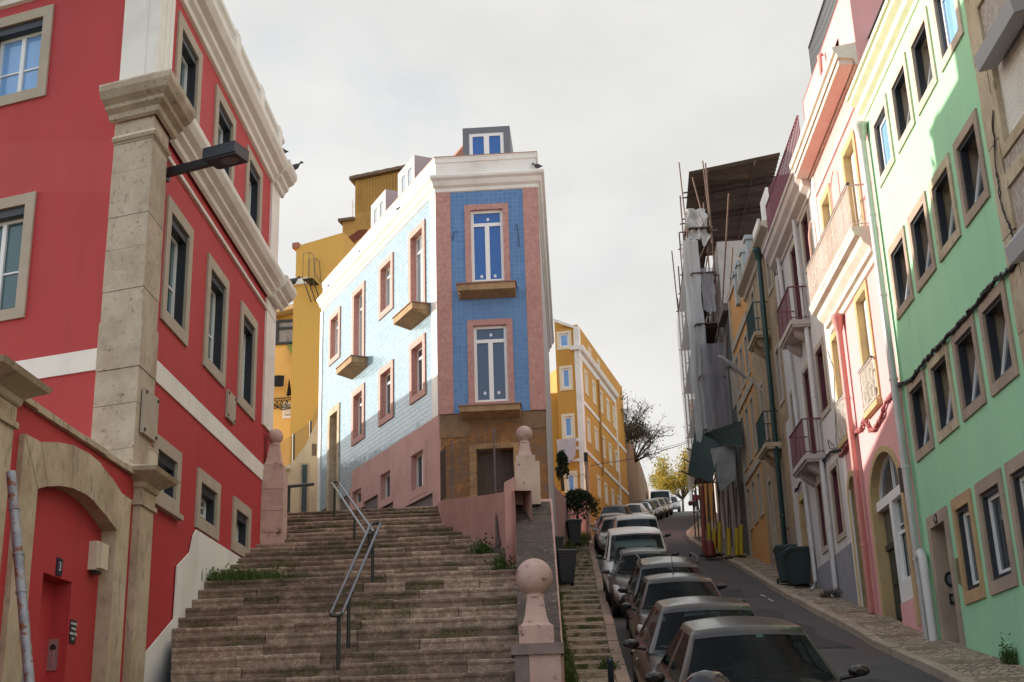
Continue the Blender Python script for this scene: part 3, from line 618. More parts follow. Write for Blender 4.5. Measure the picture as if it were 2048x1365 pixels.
# ---------------------------------------------------------------- plants
M['leafg'] = leafmat('bright_leaves', (.05,.10,.012), (.11,.17,.02)); M['leafd'] = leafmat('dark_leaves', (.018,.035,.008), (.04,.065,.015))
M['leafy'] = leafmat('autumn_leaves', (.42,.26,.03), (.26,.24,.03), .5); M['leafb'] = leafmat('dry_brown_twigs', (.045,.035,.03), (.10,.075,.05), .1)
M['grass'] = leafmat('grass_blades', (.04,.085,.012), (.09,.13,.025))
def leaf(mb, p, s, r, up=.3):
    a = V3((r.uniform(-1,1), r.uniform(-1,1), r.uniform(-1,1)+up)).normalized(); b = a.cross(V3((r.uniform(-1,1), r.uniform(-1,1), r.uniform(-1,1)))).normalized(); 
    mb.add([p, p+a*s*.5+b*s*.3, p+a*s, p+a*s*.5-b*s*.3])
def tuft(p, w, d, h, n, seed, lab, m='grass', name='grass_tuft', leaves=0, cat='grass tuft', slope=0, group=None):
    r = random.Random(seed); mb = MB()
    for i in range(n):
        q = V3(p)+V3((r.gauss(0,.4)*w, r.gauss(0,.4)*d, 0)); q.z += slope*(q.y-p[1]); hh = h*r.uniform(.4,1)*(1-.5*abs(q.x-p[0])/max(w,.01)*.6); l = V3((r.uniform(-.4,.4), r.uniform(-.4,.4), 1))*hh; s = V3((r.uniform(-1,1), r.uniform(-.5,.5), 0)).normalized()*r.uniform(.006,.014)
        mb.add([q-s, q+s, q+l*.6+s*.6+V3((0,0,0)), q+l]); 
    for i in range(leaves):
        q = V3(p)+V3((r.gauss(0,.35)*w, r.gauss(0,.35)*d, abs(r.gauss(0,.45))*h)); leaf(mb, q, r.uniform(.03,.07), r)
    solo(name, mb, M[m], lab, cat, p, group)
tuft((-4.55,20.45,2.78), 1.25, .55, .28, 1500, 1, 'patch of green weeds on the left landing between the white plinth and the pillar', leaves=900)
tuft((-3.6,20.45,2.79), .5, .3, .10, 200, 12, 'thin strip of low grass trailing right of the left landing weeds')
tuft((-.27,20.45,2.8), .3, .2, .32, 160, 2, 'leafy weed at the foot of the pink wall next to the dark coping', leaves=500, name='weed', cat='weed')
tuft((-.62,21.6,3.3), .22, .2, .30, 80, 3, 'small leafy weed on the steps against the middle of the pink wall', leaves=260, name='weed', cat='weed')
# ---------------------------------------------------------------- BLUE BUILDING
KB = 34/30; c0 = aty(879, 1010, 34)
FCc = Fac(xy(c0), -25.8, -1, KB); FD = Fac(xy(c0), 93.2, 1, KB)
dE = FD.pt(2.62, 0); FS = Fac(xy(dE), 2.3, 1, KB)          # street side
t = T('blue_tiled_building', 'narrow corner house clad in blue tiles with pink stone trim and white parapet', 'building', FCc.pt(0, 5.4))
ins = dict(fw=.05, recess=.19)
hC = []; SW, SZ = .17, .17
for r, tall in (((.73,1.93,11.10,13.54),1),((3.14,4.31,11.87,13.52),0),((5.55,6.68,11.10,13.54),1),((7.86,8.98,11.87,13.52),0),((.78,1.90,8.77,10.40),0),((3.13,4.30,8.77,10.39),0),((5.52,6.64,8.76,10.39),0)):
    hC.append(window(t, FCc, r, M['pinkgran'], M['pvc'], M['curtain'] if r[2] > 11 else M['gl'], sw=.17, transom=.78, **ins))
for r in ((.80,2.02,6.30,7.60),(3.17,4.34,6.49,7.58)):
    hC.append(window(t, FCc, r, M['pinkwall'], M['pvc'], M['gl'], sw=.20, swz=.19, proud=.02, **ins))
hC.append(window(t, FCc, (5.54,6.74,6.80,7.58), M['pinkwall'], M['pvc'], M['gl'], sw=.2, swz=.19, proud=.02, mull=0, **ins))
# old doorway
hd = window(t, FCc, (7.82,8.97,6.6,10.41), M['stoneold'], M['wood'], M['wood'], sw=.2, recess=.35, proud=.03, mull=1, transom=.8, fw=.08, name='doorway'); hC.append(hd)
mb = MB(); wall(mb, FCc, .36, 9.72, 8.02, 13.98, hC); wall(mb, FCc, 6.6, 9.72, 7.42, 8.02, hC); t.part('tiled_wall', mb, M['blueC'])
mb = MB(); pk = [h for h in hC]
wall(mb, FCc, 0, .36, 6.0, 8.02); wall(mb, FCc, .36, 6.6, 6.92, 8.02, hC, o=.012); mb.fbox(FCc, .0,.40,5.82,8.03,-.05,.012)
wall(mb, FCc, .40, 3.17, 6.19, 6.92, hC, o=.012); wall(mb, FCc, 3.17, 4.34, 6.49, 6.92, hC, o=.012); mb.add([FCc.pt(3.17,6.49,.012),FCc.pt(4.34,6.49,.012),FCc.pt(4.34,6.49,-.06),FCc.pt(3.17,6.49,-.06)])
wall(mb, FCc, 4.34, 5.54, 6.92, 8.02-1.1, hC, o=.012)
t.part('pink_base', mb, M['pinkwall'])
mb = MB(); wall(mb, FCc, 0, 9.75, 4.2, 7.5, hC+[(7.82,8.97,6.6,10)], o=-.05); t.part('cement_base', mb, M['greycem'])
mb = MB(); wall(mb, FCc, 6.6, 7.82, 7.2, 7.9, o=-.10); wall(mb, FCc, 8.97, 9.72, 7.0, 7.6, o=-.02)
t.part('bare_masonry', mb, mat('bare_masonry', (.16,.11,.08), .95, (.07,.05,.04), 3, bump=.6))
mb = MB(); mb.fbox(FCc, .0, .36, 8.03, 13.98, -.02, .012); mb.fbox(FCc, 9.70, 9.95, 5.6, 13.98, -.2, .03); t.part('white_strip', mb, M['white'])
# narrow end wall
hD = [window(t, FD, (.74,1.87,11.30,13.57), M['pinkgran'], M['pvc'], M['glb'], sw=.15, transom=.80, recess=.12, proud=.03, fw=.075),
      window(t, FD, (.75,1.88,8.15,10.43), M['pinkgran'], M['pvc'], mat('reflecting_glass', (.02,.05,.12), .02, spec=.9), sw=.15, transom=.80, recess=.12, proud=.03, fw=.075)]
mb = MB(); wall(mb, FD, .38, 2.25, 8.04, 13.98, hD); t.part('tiled_wall', mb, M['blueD'])
mb = MB(); mb.fbox(FD, .0, .38, 8.04, 13.98, -.02, .015); t.part('pink_strip', mb, M['pinkgran'])
mb = MB(); mb.fbox(FD, 2.25, 2.62, 8.04, 13.98, -.02, .015); mb.fbox(FS, -.015, .3, 8.04, 13.98, -.02, .012); t.part('pink_strip', mb, M['pinkgran'])
M['rubble'] = mat('rubble_masonry', (.44,.22,.075), .95, (.20,.105,.055), 3.4, .40, .58, bump=1., bsc=9, col3=(.17,.13,.11), sc3=2.0, lo3=.46, hi3=.55, fine=.4, fsc=14)
mb = MB(); wall(mb, FD, 0, 2.62, 4.2, 8.04, [(.91,1.80,5.0,7.13)], o=-.03)
for a in (.91, 1.80): mb.add([FD.pt(a,5,-.03),FD.pt(a,7.13,-.03),FD.pt(a,7.13,-.3),FD.pt(a,5,-.3)])
mb.add([FD.pt(.91,7.13,-.03),FD.pt(1.8,7.13,-.03),FD.pt(1.8,7.13,-.3),FD.pt(.91,7.13,-.3)]); t.part('rubble_wall', mb, M['rubble'])
mb = MB(); mb.fbox(FD, 0, .78, 7.45, 8.03, -.04, -.012); mb.fbox(FD, 2.05, 2.60, 7.60, 8.03, -.04, -.012); mb.fbox(FD, .78, 2.05, 7.78, 8.03, -.04, -.016); t.part('cement_patch', mb, mat('brown_cement', (.26,.17,.09), .9, (.18,.115,.07), 3, bump=.3))
mb = MB(); wall(mb, FD, .9, 1.82, 4.9, 7.15, o=-.28); t.part('boarded_window', mb, M['wood'])
mb = MB(); mb.fbox(FD, .74, .905, 4.6, 7.25, -.04, .0); mb.fbox(FD, 1.805, 1.95, 4.6, 7.25, -.04, .0); mb.fbox(FD, .905, 1.805, 7.14, 7.27, -.04, .0); t.part('old_stone_frame', mb, mat('ochre_stone', (.42,.27,.13), .95, (.28,.17,.09), 3, bump=.5))
# street side wall, seen edge-on
mb = MB(); wall(mb, FS, 0, 14, 3, 13.98); t.part('street_wall', mb, M['greyw'])
p1, p2 = FCc.pt(9.8, 0), FS.pt(14, 0); mb = MB(); body(mb, [xy(p1), xy(p2)], 3, 14*KB, roof=False); t.part('back_wall', mb, M['greyw'])
zU, zL = FS.sz(1105,674,.45)[1], FS.sz(1110,893,.45)[1]
for s0, z0, rl in ((1.7,zU-.22,0),(1.9,zL-.22,1),(7.2,zU-1.6,1),(7.2,zL+1.3,1)):
    mb = MB(); mb.fbox(FS, s0, s0+1.6, z0, z0+.22, 0, .48); mb.fbox(FS, s0+.15, s0+1.5, z0-.16, z0, 0, .40); t.part('balcony', mb, M['greycem'])
    if not rl: continue
    q = MB()
    for k in range(9): q.fbox(FS, s0+.02+k*.19, s0+.035+k*.19, z0+.22, z0+1.0, .42, .435)
    for k in range(4): q.fbox(FS, s0, s0+.015, z0+.22, z0+1.0, .05+k*.12, .065+k*.12)
    q.fbox(FS, s0, s0+1.6, z0+1.0, z0+1.03, .41, .445); q.fbox(FS, s0, s0+.02, z0+1.0, z0+1.03, 0, .44); t.part('railing', q, M['iron'])
# cornice, parapet
nC, nD, nS = FCc.n, FD.n, FS.n
K_ = lambda L: [(o*KB, z*KB) for o, z in L]
prc = [(.0,13.95),(.03,13.97),(.04,14.06),(.10,14.12),(.14,14.24),(.20,14.30),(.21,14.36),(.19,14.40),(0,14.43)]
ringC = [(FCc.pt(9.8,0), nC), (FCc.pt(0,0), mitre(nC,nD)), (FD.pt(2.62,0), mitre(nD,nS)), (FS.pt(14,0), nS)]
mb = MB(); corner_mould(mb, ringC, K_(prc)); t.part('cornice', mb, M['white'])
mb = MB(); corner_mould(mb, ringC, K_([(.0,14.40),(.0,14.80),(.025,14.81),(.03,14.92),(.04,14.93),(.04,14.965),(-.25,14.975),(-.25,14.3)])); t.part('parapet', mb, M['white'])
mb = MB(); corner_mould(mb, ringC, K_([(.045,14.955),(.048,14.98),(-.26,14.985)])); t.part('coping', mb, mat('terracotta_coping', (.42,.25,.18), .85))
# roof and dormers
mb = MB(); inn = [V3((*xy(p - q*.3), 14.7*KB)) for p, q in ringC]
cen = (inn[1]+inn[2])/2; ridge0 = cen + (FCc.d*.9+FS.d*1.6) + V3((0,0,2.5)); ridge1 = (inn[0]+inn[3])/2 + V3((0,0,2.4))
mb.add([inn[1], inn[2], ridge0]); mb.add([inn[0], inn[1], ridge0, ridge1]); mb.add([inn[2], inn[3], ridge1, ridge0]); t.part('roof', mb, M['roof'])
def dormer(F, s0, s1, z0, z1, o, depth, fw, frm, gl, label=None):
    mb = MB(); mb.fbox(F, s0, s1, z0, z1, o-depth, o-.06); frame_mb(mb, F, s0-.0, s1+.0, z0, z1, o-.06, o, fw); d = t.part('dormer', mb, frm, label=label)
    q = MB(); a, b, c, e = s0+fw, s1-fw, z0+.02, z1-fw
    frame_mb(q, F, a, b, c, e, o-.055, o-.015, .09); q.fbox(F, (a+b)/2-.07, (a+b)/2+.07, c+.09, e-.09, o-.055, o-.012); t.part('sash', q, M['pvc'], d)
    g = MB(); wall(g, F, a+.05, b-.05, c+.05, e-.05, o=o-.04); t.part('pane', g, gl, d)
dormer(FD, .69, 1.95, 14.6, 16.02, -.45, 1.6, .17, M['slate'], M['glb'])
mD = mat('grey_lilac_cladding', (.36,.33,.36), .5)
dormer(FCc, 2.40, 3.72, 14.7, 16.24, -.35, 1.5, .14, mD, M['curtain']); dormer(FCc, 4.78, 6.08, 14.7, 16.22, -.35, 1.5, .14, mD, M['curtain'])
# concrete ledges without railings
def ledge(F, s0, s1, zt, th, dep):
    mb = MB(); n = 10; r = random.Random(int(zt*10))
    mb.fbox(F, s0, s1, zt-th, zt-.03, -.02, dep-.02)
    mb.hexa([F.pt(s0+.02,zt-th-.12,-.02),F.pt(s1-.02,zt-th-.12,-.02),F.pt(s1-.05,zt-th-.02,dep-.1),F.pt(s0+.05,zt-th-.02,dep-.1),F.pt(s0,zt-th+.001,-.02),F.pt(s1,zt-th+.001,-.02),F.pt(s1,zt-th+.001,dep-.03),F.pt(s0,zt-th+.001,dep-.03)])
    q = MB(); q.fbox(F, s0-.03, s1+.03, zt-.03, zt, -.02, dep+.01)
    l = t.part('ledge', mb, M['ledge']); t.part('top_slab', q, mat('ledge_top', (.30,.19,.16), .9), l)
ledge(FCc, .50, 1.86, 11.11, .20, .50); ledge(FCc, 5.33, 6.71, 11.12, .20, .50)
ledge(FD, .55, 2.0, 11.30, .20, .40); ledge(FD, .56, 2.02, 8.15, .17, .40)
# heart-shaped protection stickers left on the new panes
stm = mat('white_sticker', (.75,.78,.85), .6)
for s, z in ((1.14,11.62),(1.48,11.62),(1.33,13.18),(1.15,8.55),(1.49,8.55),(1.33,10.05)):
    mb = MB(); mb.prism([FD.pt(s+.035*math.cos(k*.785)*(1.1), z+.045*math.sin(k*.785), -.09) for k in range(8)], FD.n*.004); t.part('pane_sticker', mb, stm)
# cables hanging out of the tiles
mb = MB(); mb.tube([FD.pt(2.05,12.95,.02),FD.pt(2.09,12.9,.06),FD.pt(2.11,12.6,.05),FD.pt(2.12,12.35,.03)], .012, 6); t.part('loose_wire', mb, M['iron'])
mb = MB(); mb.tube([FD.pt(.42,12.62,.02),FD.pt(.46,12.80,.07),FD.pt(.54,12.84,.05)], .012, 6); t.part('loose_wire', mb, M['iron'])
pigeon(FD.pt(2.66, 14.41, .12), 2.5, 'pigeon at the right corner of the blue house white cornice', 1.)
pigeon(FCc.pt(8.75, 14.41, .1), 1.0, 'pigeon nearest the far end of the blue house long cornice', .85)
pigeon(FCc.pt(5.75, 14.41, .1), 1.9, 'pigeon halfway along the blue house long cornice', .85)
pigeon(FCc.pt(2.35, 14.41, .1), .4, 'pigeon nearest the corner on the blue house long cornice', .85)
# mesh fence above the pink wall
def fpt(y, dz): return V3((foot_x(y)+.08, y, top(y)+dz))
t = T('wire_mesh_fence', 'rusty wire mesh fence on thin posts above the pink wall', 'fence', fpt(25, 0))
for y in (31.5, 28.0, 24.8, 22.0):
    mb = MB(); mb.tube([fpt(y,-.1), fpt(y,1.2)], .022, 6); t.part('post', mb, M['greycem'])
mb = MB()
for i in range(9): mb.tube([fpt(21.5+k*.56, .06+i*.13) for k in range(20)], .0035, 3, cap=False)
for k in range(100):
    y = 21.5+k*.107; mb.tube([fpt(y,.04), fpt(y,1.12)], .0035, 3, cap=False)
t.part('mesh_panel', mb, mat('rusty_wire', (.09,.06,.045), .7))
# ---------------------------------------------------------------- RIGHT HAND ROW
FE = Fac((6.7, 0), 2.2, -1)
def close(t, mb, F, s0, s1, z0, z1, depth=9):
    for s in (s0, s1): mb.add([F.pt(s,z0,0), F.pt(s,z1,0), F.pt(s,z1,-depth), F.pt(s,z0,-depth)])
    mb.add([F.pt(s0,z1,0), F.pt(s1,z1,0), F.pt(s1,z1,-depth), F.pt(s0,z1,-depth)]); mb.add([F.pt(s0,z0,-depth), F.pt(s1,z0,-depth), F.pt(s1,z1,-depth), F.pt(s0,z1,-depth)])
def railing(t, F, s0, s1, z0, z1, o, m, step=.11, r=.009, parent=None, ends=True, curls=0, name='railing'):
    q = MB(); n = int((s1-s0)/step)
    q.fbox(F, s0, s1, z1-.03, z1, o-.025, o+.025); q.fbox(F, s0, s1, z0+.06, z0+.08, o-.012, o+.012)
    for k in range(n+1):
        s = s0+(s1-s0)*k/n; q.tube([F.pt(s,z0,o), F.pt(s,z1-.02,o)], r, 4, cap=False)
    if ends:
        for s in (s0, s1):
            q.fbox(F, s-.02, s+.02, z1-.03, z1, 0, o-.025); q.fbox(F, s-.01, s+.01, z0+.06, z0+.08, 0, o)
            for k in range(1, max(2, int(o/step))): q.tube([F.pt(s,z0,o*k/int(o/step)), F.pt(s,z1-.02,o*k/int(o/step))], r, 4, cap=False)
    if curls:
        zc, rr = (z0+z1)/2, (z1-z0)*.2; nn = max(1, int((s1-s0)/(rr*2.2)))
        for k in range(nn):
            for zz in ((zc-rr, zc+rr) if curls == 2 else (zc,)): 
                c = s0+(s1-s0)*(k+.5)/nn; q.tube([F.pt(c+rr*.9*math.cos(a*math.pi/6), zz+rr*.9*math.sin(a*math.pi/6), o) for a in range(13)], r, 4, cap=False)
    return t.part(name, q, m, parent)
def balcony(t, F, s0, s1, zs, o, m, mrail, h=.95, curls=0, th=.13, brackets=True):
    mb = MB(); mb.fbox(F, s0, s1, zs-th, zs, 0, o); mb.fbox(F, s0+.03, s1-.03, zs-th-.06, zs-th, 0, o-.05)
    b = t.part('balcony', mb, m)
    if brackets:
        for s in (s0+.3, s1-.55):
            q = MB(); q.prism([F.pt(s, zs-th-.06-.34*(1-k/8)**0.6*1, .02+(o-.15)*(k/8)) for k in range(9)]+[F.pt(s, zs-th-.06, o-.13), F.pt(s, zs-th-.06, .02)], F.d*.25); t.part('bracket', q, m, b)
    railing(t, F, s0+.03, s1-.03, zs, zs+h, o-.04, mrail, parent=b, curls=curls)
def drainpipe(t, F, s0, z0, s1, z1, o, r, m, head=True, shoe=True):
    mb = MB(); pts = [F.pt(s1,z1,o), F.pt(s0,z0+.25,o)]
    if shoe: pts += [F.pt(s0-.02,z0+.1,o+.03), F.pt(s0-.05,z0,o+.12)]
    else: pts += [F.pt(s0, z0, o)]
    mb.tube(pts, r, 10)
    n = int((z1-z0)/1.9)
    for k in range(1, n+1):
        f = k/(n+1); mb.tube([F.pt(s0+(s1-s0)*f, z0+(z1-z0)*f, o), F.pt(s0+(s1-s0)*f, z0+(z1-z0)*f+.05, o)], r*1.18, 10)
    p = t.part('drainpipe', mb, m)
    if head:
        q = MB(); q.lathe(F.pt(s1,z1-.05,o), [(r,0),(r*1.3,.05),(r*1.9,.3),(r*2.2,.33),(r*2.2,.40),(0,.40)], 12); t.part('rain_head', q, m, p)
# ---- tiled house at the right edge
t = T('patterned_tile_house', 'weathered patterned tile facade with stone quoin and shutter boxes at the right edge', 'building', FE.pt(14, gz(14)))
M['azu'] = tiles('patterned_tiles', (.42,.37,.33), (.28,.20,.15), (.26,.22,.18), .07, .45, .2, .08, .03)
h = []
for z0, z1 in ((2.3,4.2),(5.2,6.9),(8.2,9.95),(11.3,13)): h.append(window(t, FE, (15.0,17.05,z0,z1), M['stoneold'], M['pvc'], M['gl'], sw=.17, recess=.14, shut=1.))
mb = MB(); wall(mb, FE, 4, 17.12, -2, 15, h); t.part('tiled_wall', mb, M['azu'])
mb = MB(); z = -1
k = 0
while z < 15: 
    mb.fbox(FE, 17.10-(.06 if k % 2 else 0), 17.56, z, z+.73, -.03, .03+.008*(k%2)); z += .735; k += 1
for zz in (4.75, 7.72, 10.75): mb.fbox(FE, 4, 17.1, zz, zz+.22, -.03, .04)
t.part('stone_trim', mb, M['stoneold'])
mb = MB(); close(t, mb, FE, 4, 17.5, -2, 15); t.part('back_wall', mb, M['plaster'])
for z in (6.55, 9.62):
    mb = MB(); mb.prism([FE.pt(15.1,z-.1,.02),FE.pt(15.1,z-.16,.30),FE.pt(15.1,z+.08,.34),FE.pt(15.1,z+.26,.2),FE.pt(15.1,z+.28,.02)], FE.d*1.62); t.part('shutter_box', mb, mat('grey_shutter_box', (.34,.34,.35), .6))
# ---- green house
t = T('green_house', 'mint green house with four rows of stone framed windows and a pale cornice', 'building', FE.pt(21, gz(21)))
hG = []; gw = [(22.43,23.67),(20.88,22.12),(19.36,20.60),(17.82,19.07)]
M['gstone'] = mat('mottled_window_stone', (.42,.32,.24), .9, (.33,.25,.20), 1.2, .4, .6, bump=.35, bsc=40, col3=(.15,.11,.085), sc3=24, lo3=.6, hi3=.7)
M['ochrestone'] = mat('ochre_window_stone', (.50,.33,.17), .9, (.38,.25,.14), 2, bump=.3)
pale = mat('pale_window_stone', (.60,.50,.40), .9, (.48,.38,.30), 2, bump=.25)
for i, (z0, z1) in enumerate(((10.80,12.29),(7.95,9.45),(5.10,6.60))):
    for j, (s0, s1) in enumerate(gw):
        st = pale if i == 0 else (M['gstone'] if (i+j) % 3 else M['stoneold'])
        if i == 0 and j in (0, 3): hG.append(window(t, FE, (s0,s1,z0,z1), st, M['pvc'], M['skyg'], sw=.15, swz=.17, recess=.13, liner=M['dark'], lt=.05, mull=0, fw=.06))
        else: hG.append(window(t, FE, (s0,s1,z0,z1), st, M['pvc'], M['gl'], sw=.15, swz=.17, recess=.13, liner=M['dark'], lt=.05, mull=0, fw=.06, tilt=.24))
for j, (s0, s1, z0) in enumerate(((20.78,21.88,2.24),(19.20,20.50,2.23),(17.72,18.97,2.2))):
    hG.append(window(t, FE, (s0,s1,z0,4.02), (M['ochrestone'], M['gstone'], M['gstone'])[j], M['pvc'], M['gl'], sw=.16, swz=.2, recess=.14, liner=M['dark'], lt=.07, mull=0, fw=.07))
hd = window(t, FE, (22.22,23.52,1.45,4.0), M['gstone'], M['purpledoor'], M['purpledoor'], sw=.2, swz=.22, recess=.42, mull=1, fw=.1, name='doorway'); hG.append(hd)
mb = MB(); wall(mb, FE, 17.56, 24.16, -.2, 12.75, hG); close(t, mb, FE, 17.56, 24.16, -.2, 13.2); t.part('wall', mb, M['green'])
mb = MB(); profile(mb, FE, 17.56, 24.18, [(0,12.62),(.03,12.63),(.05,12.72),(.14,12.78),(.17,12.90),(.28,12.98),(.30,13.06),(.35,13.08),(.36,13.16),(0,13.24)]); t.part('cornice', mb, mat('pale_green_cornice', (.70,.72,.50), .7, (.6,.62,.42), 3))
railing(t, FE, 18.0, 24.4, 13.6, 14.6, -.3, M['iron'], step=.13, r=.012, ends=False, name='roof_railing')
mb = MB(); mb.fbox(FE, 17.6, 24.2, 13.2, 13.62, -3, -.25); t.part('roof_terrace', mb, M['greyw'])
drainpipe(t, FE, 24.02, 1.55, 24.12, 12.15, .14, .075, M['pipe'])
mb = MB(); mb.tube([FE.pt(23.98,3.35,.13), FE.pt(23.8,3.42,.13), FE.pt(23.72,3.3,.13), FE.pt(23.66,1.75,.13), FE.pt(23.62,1.5,.2)], .085, 10); t.part('lower_pipe', mb, M['pipe'])
t2 = T('house_number_plate', 'small dark number plate on the lintel above the plum door of the green house', 'number plate', FE.pt(22.8,3.8,.04))
mb = MB(); mb.fbox(FE, 22.78, 22.92, 3.80, 3.96, .036, .05); t2.part('plate', mb, M['iron']); text('12', FE, 22.85, 3.88, .052, .10, txtm, t2)
text('4', FE, 23.02, 3.88, .04, .10, M['iron'], t2)
FJ = Fac(xy(FE.pt(23.32,0,0)), 2.2-90, 1)     # far jamb of the doorway, facing the viewer
for z, w, hh, lab, m in ((2.85,.10,.14,'oval dark bell on the inner side of the plum doorway of the green house','plasticdk'),(2.5,.06,.09,'small dark lock plate below the oval bell in the plum doorway','plasticdk')):
    mb = MB(); c = FE.pt(23.318, z, -.2)
    mb.prism([c + FE.n*(w*math.cos(k*math.pi/8)) + V3((0,0,hh*math.sin(k*math.pi/8))) for k in range(16)] if w > .08 else [c+FE.n*a+V3((0,0,b)) for a, b in ((-w,-hh),(w,-hh),(w,hh),(-w,hh))], FE.d*-.03)
    t3 = T('door_bell' if w > .08 else 'lock_plate', lab, 'bell' if w > .08 else 'lock', c); t3.part('case', mb, M[m])
    mb = MB(); mb.prism([c - FE.d*.03 + FE.n*(w*.55*math.cos(k*math.pi/8)) + V3((0,0,hh*.6*math.sin(k*math.pi/8))) for k in range(16)], FE.d*-.006); t3.part('face', mb, mat('grey_face', (.16,.18,.2), .4))
mb = MB(); mb.fbox(FE, 21.98, 22.10, 2.62, 3.05, 0, .025); 
for k in range(5): mb.fbox(FE, 22.0, 22.08, 2.68+k*.06, 2.71+k*.06, .025, .032)
solo('entry_phone', mb, mat('brass_panel', (.32,.25,.13), .4, metal=.6), 'narrow brass entry phone between the plum door and the ochre topped window', 'intercom')
# ---- pink house
t = T('pink_house', 'sunlit pink house with white ironwork balcony and tall arched shop doors', 'building', FE.pt(27, gz(27)))
hP = []
M['pstone'] = mat('yellowish_window_stone', (.52,.38,.19), .9, (.42,.30,.16), 2, bump=.25)
for (s0,s1,z0,z1) in ((25.15,26.45,10.35,12.95),(27.98,29.1,10.35,12.95),(25.68,26.92,6.92,9.60),(28.57,29.75,6.92,9.60)):
    hP.append(window(t, FE, (s0,s1,z0,z1), M['pstone'], M['dkgreen'] if 0 else M['pvc'], M['glt'], sw=.16, recess=.22, mull=0, shut=.86))
hP += [(25.05,27.62,1.5,5.35),(25.05,27.62,5.35,5.9),(28.78,29.78,2.3,5.75)]
mb = MB(); wall(mb, FE, 24.16, 29.92, 0, 14.5, [(24.86,27.78,1,6.05),(28.62,29.82,1,6.2)]+hP[:4]); close(t, mb, FE, 24.16, 29.92, 0, 16.2)
wall(mb, FE, 24.16, 29.92, 14.5, 16.2, [(25.6,26.0,14.75,15.5),(27.4,27.8,14.6,15.5)], o=-.02)
# wall round the arches
def arch_fill(mb, F, s0, s1, zs, zt, ztop, o=0):     # spandrels over an arch
    n = 14; c = (s0+s1)/2; a = (s1-s0)/2; hgt = zt-zs
    pts = [(c-a*math.cos(math.pi*k/n), zs+hgt*math.sin(math.pi*k/n)) for k in range(n+1)]
    for p, q in zip(pts, pts[1:]): mb.add([F.pt(p[0],p[1],o), F.pt(q[0],q[1],o), F.pt(q[0],ztop,o), F.pt(p[0],ztop,o)])
    return pts
pa = arch_fill(mb, FE, 24.86, 27.78, 5.0, 6.02, 6.05); pb = arch_fill(mb, FE, 28.62, 29.82, 5.6, 6.17, 6.2)
mb.fbox(FE, 24.86, 26.25, .5, 2.75, -.3, 0); mb.fbox(FE, 28.62, 29.82, .5, 2.75, -.3, .0)
t.part('wall', mb, M['rose'])
def arch_frame(F, pts, s0, s1, z0, w, o0, o1):
    mb = MB(); full = [(s0,z0)]+pts+[(s1,z0)]; c = (s0+s1)/2
    inn = [(s0+w,z0)]+[(c+(p[0]-c)*(1-w/((s1-s0)/2)), pts[0][1]+(p[1]-pts[0][1])*(1-w/((s1-s0)/2)*.9)) for p in pts]+[(s1-w,z0)]
    for i in range(len(full)-1): mb.prism([F.pt(*full[i],o0), F.pt(*full[i+1],o0), F.pt(*inn[i+1],o0), F.pt(*inn[i],o0)], F.n*(o1-o0))
    return mb, inn
mb, inn = arch_frame(FE, pa, 24.86, 27.78, 2.2, .2, -.3, .03); ar = t.part('shop_arch', mb, M['pstone'])
mb = MB(); mb.fbox(FE, 25.06, 27.58, 4.86, 5.06, -.26, -.08); mb.fbox(FE, 26.25, 26.48, 2.75, 4.86, -.26, -.08); mb.fbox(FE, 25.06, 26.25, 2.75, 3.2, -.26, -.08)
for k in range(len(inn)-3): mb.prism([FE.pt(*inn[k+1],-.24), FE.pt(*inn[k+2],-.24), FE.pt((inn[k+2][0]-26.32)*.95+26.32,(inn[k+2][1]-5)*.92+5,-.24), FE.pt((inn[k+1][0]-26.32)*.95+26.32,(inn[k+1][1]-5)*.92+5,-.24)], FE.n*.08)
mb.fbox(FE, 26.29, 26.33, 5.06, 5.9, -.24, -.17); t.part('white_frame', mb, M['pvc'], ar)
mb = MB(); wall(mb, FE, 25.0, 27.65, 5.0, 6.0, o=-.22); t.part('fanlight_pane', mb, M['gl'], ar)
mb = MB(); wall(mb, FE, 26.45, 27.6, 2.2, 4.0, o=-.22); 
for z in (2.55, 3.25): mb.fbox(FE, 26.6, 27.45, z, z+.5, -.22, -.19)
mb.fbox(FE, 26.5, 27.55, 4.0, 4.12, -.22, -.16); t.part('door', mb, M['dkgreen'], ar)
mb = MB(); wall(mb, FE, 26.45, 27.6, 4.0, 4.9, o=-.215); wall(mb, FE, 25.05, 26.3, 3.1, 4.9, o=-.215); t.part('pane', mb, M['gl'], ar)
mb = MB(); frame_mb(mb, FE, 25.1, 26.25, 3.2, 4.2, -.2, -.15, .06); mb.fbox(FE, 25.65, 25.71, 3.26, 4.14, -.2, -.148); mb.fbox(FE, 25.1, 26.25, 4.32, 4.34, -.2, -.17); mb.fbox(FE, 25.66, 25.69, 4.2, 4.84, -.2, -.17); t.part('window_sash', mb, M['pvc'], ar)
mb, inn = arch_frame(FE, pb, 28.62, 29.82, 2.4, .18, -.3, .03); ar = t.part('arched_doorway', mb, M['pstone'])
mb = MB(); wall(mb, FE, 28.7, 29.75, 2.3, 6.1, o=-.28); mb.fbox(FE, 28.8, 29.64, 4.9, 5.0, -.28, -.2); mb.fbox(FE, 29.2, 29.24, 2.6, 4.9, -.28, -.24); t.part('door', mb, M['dkgreen'], ar)
mb = MB(); mb.fbox(FE, 29.0, 29.06, 3.55, 3.66, -.24, -.18); t.part('handle', mb, M['chrome'], ar)
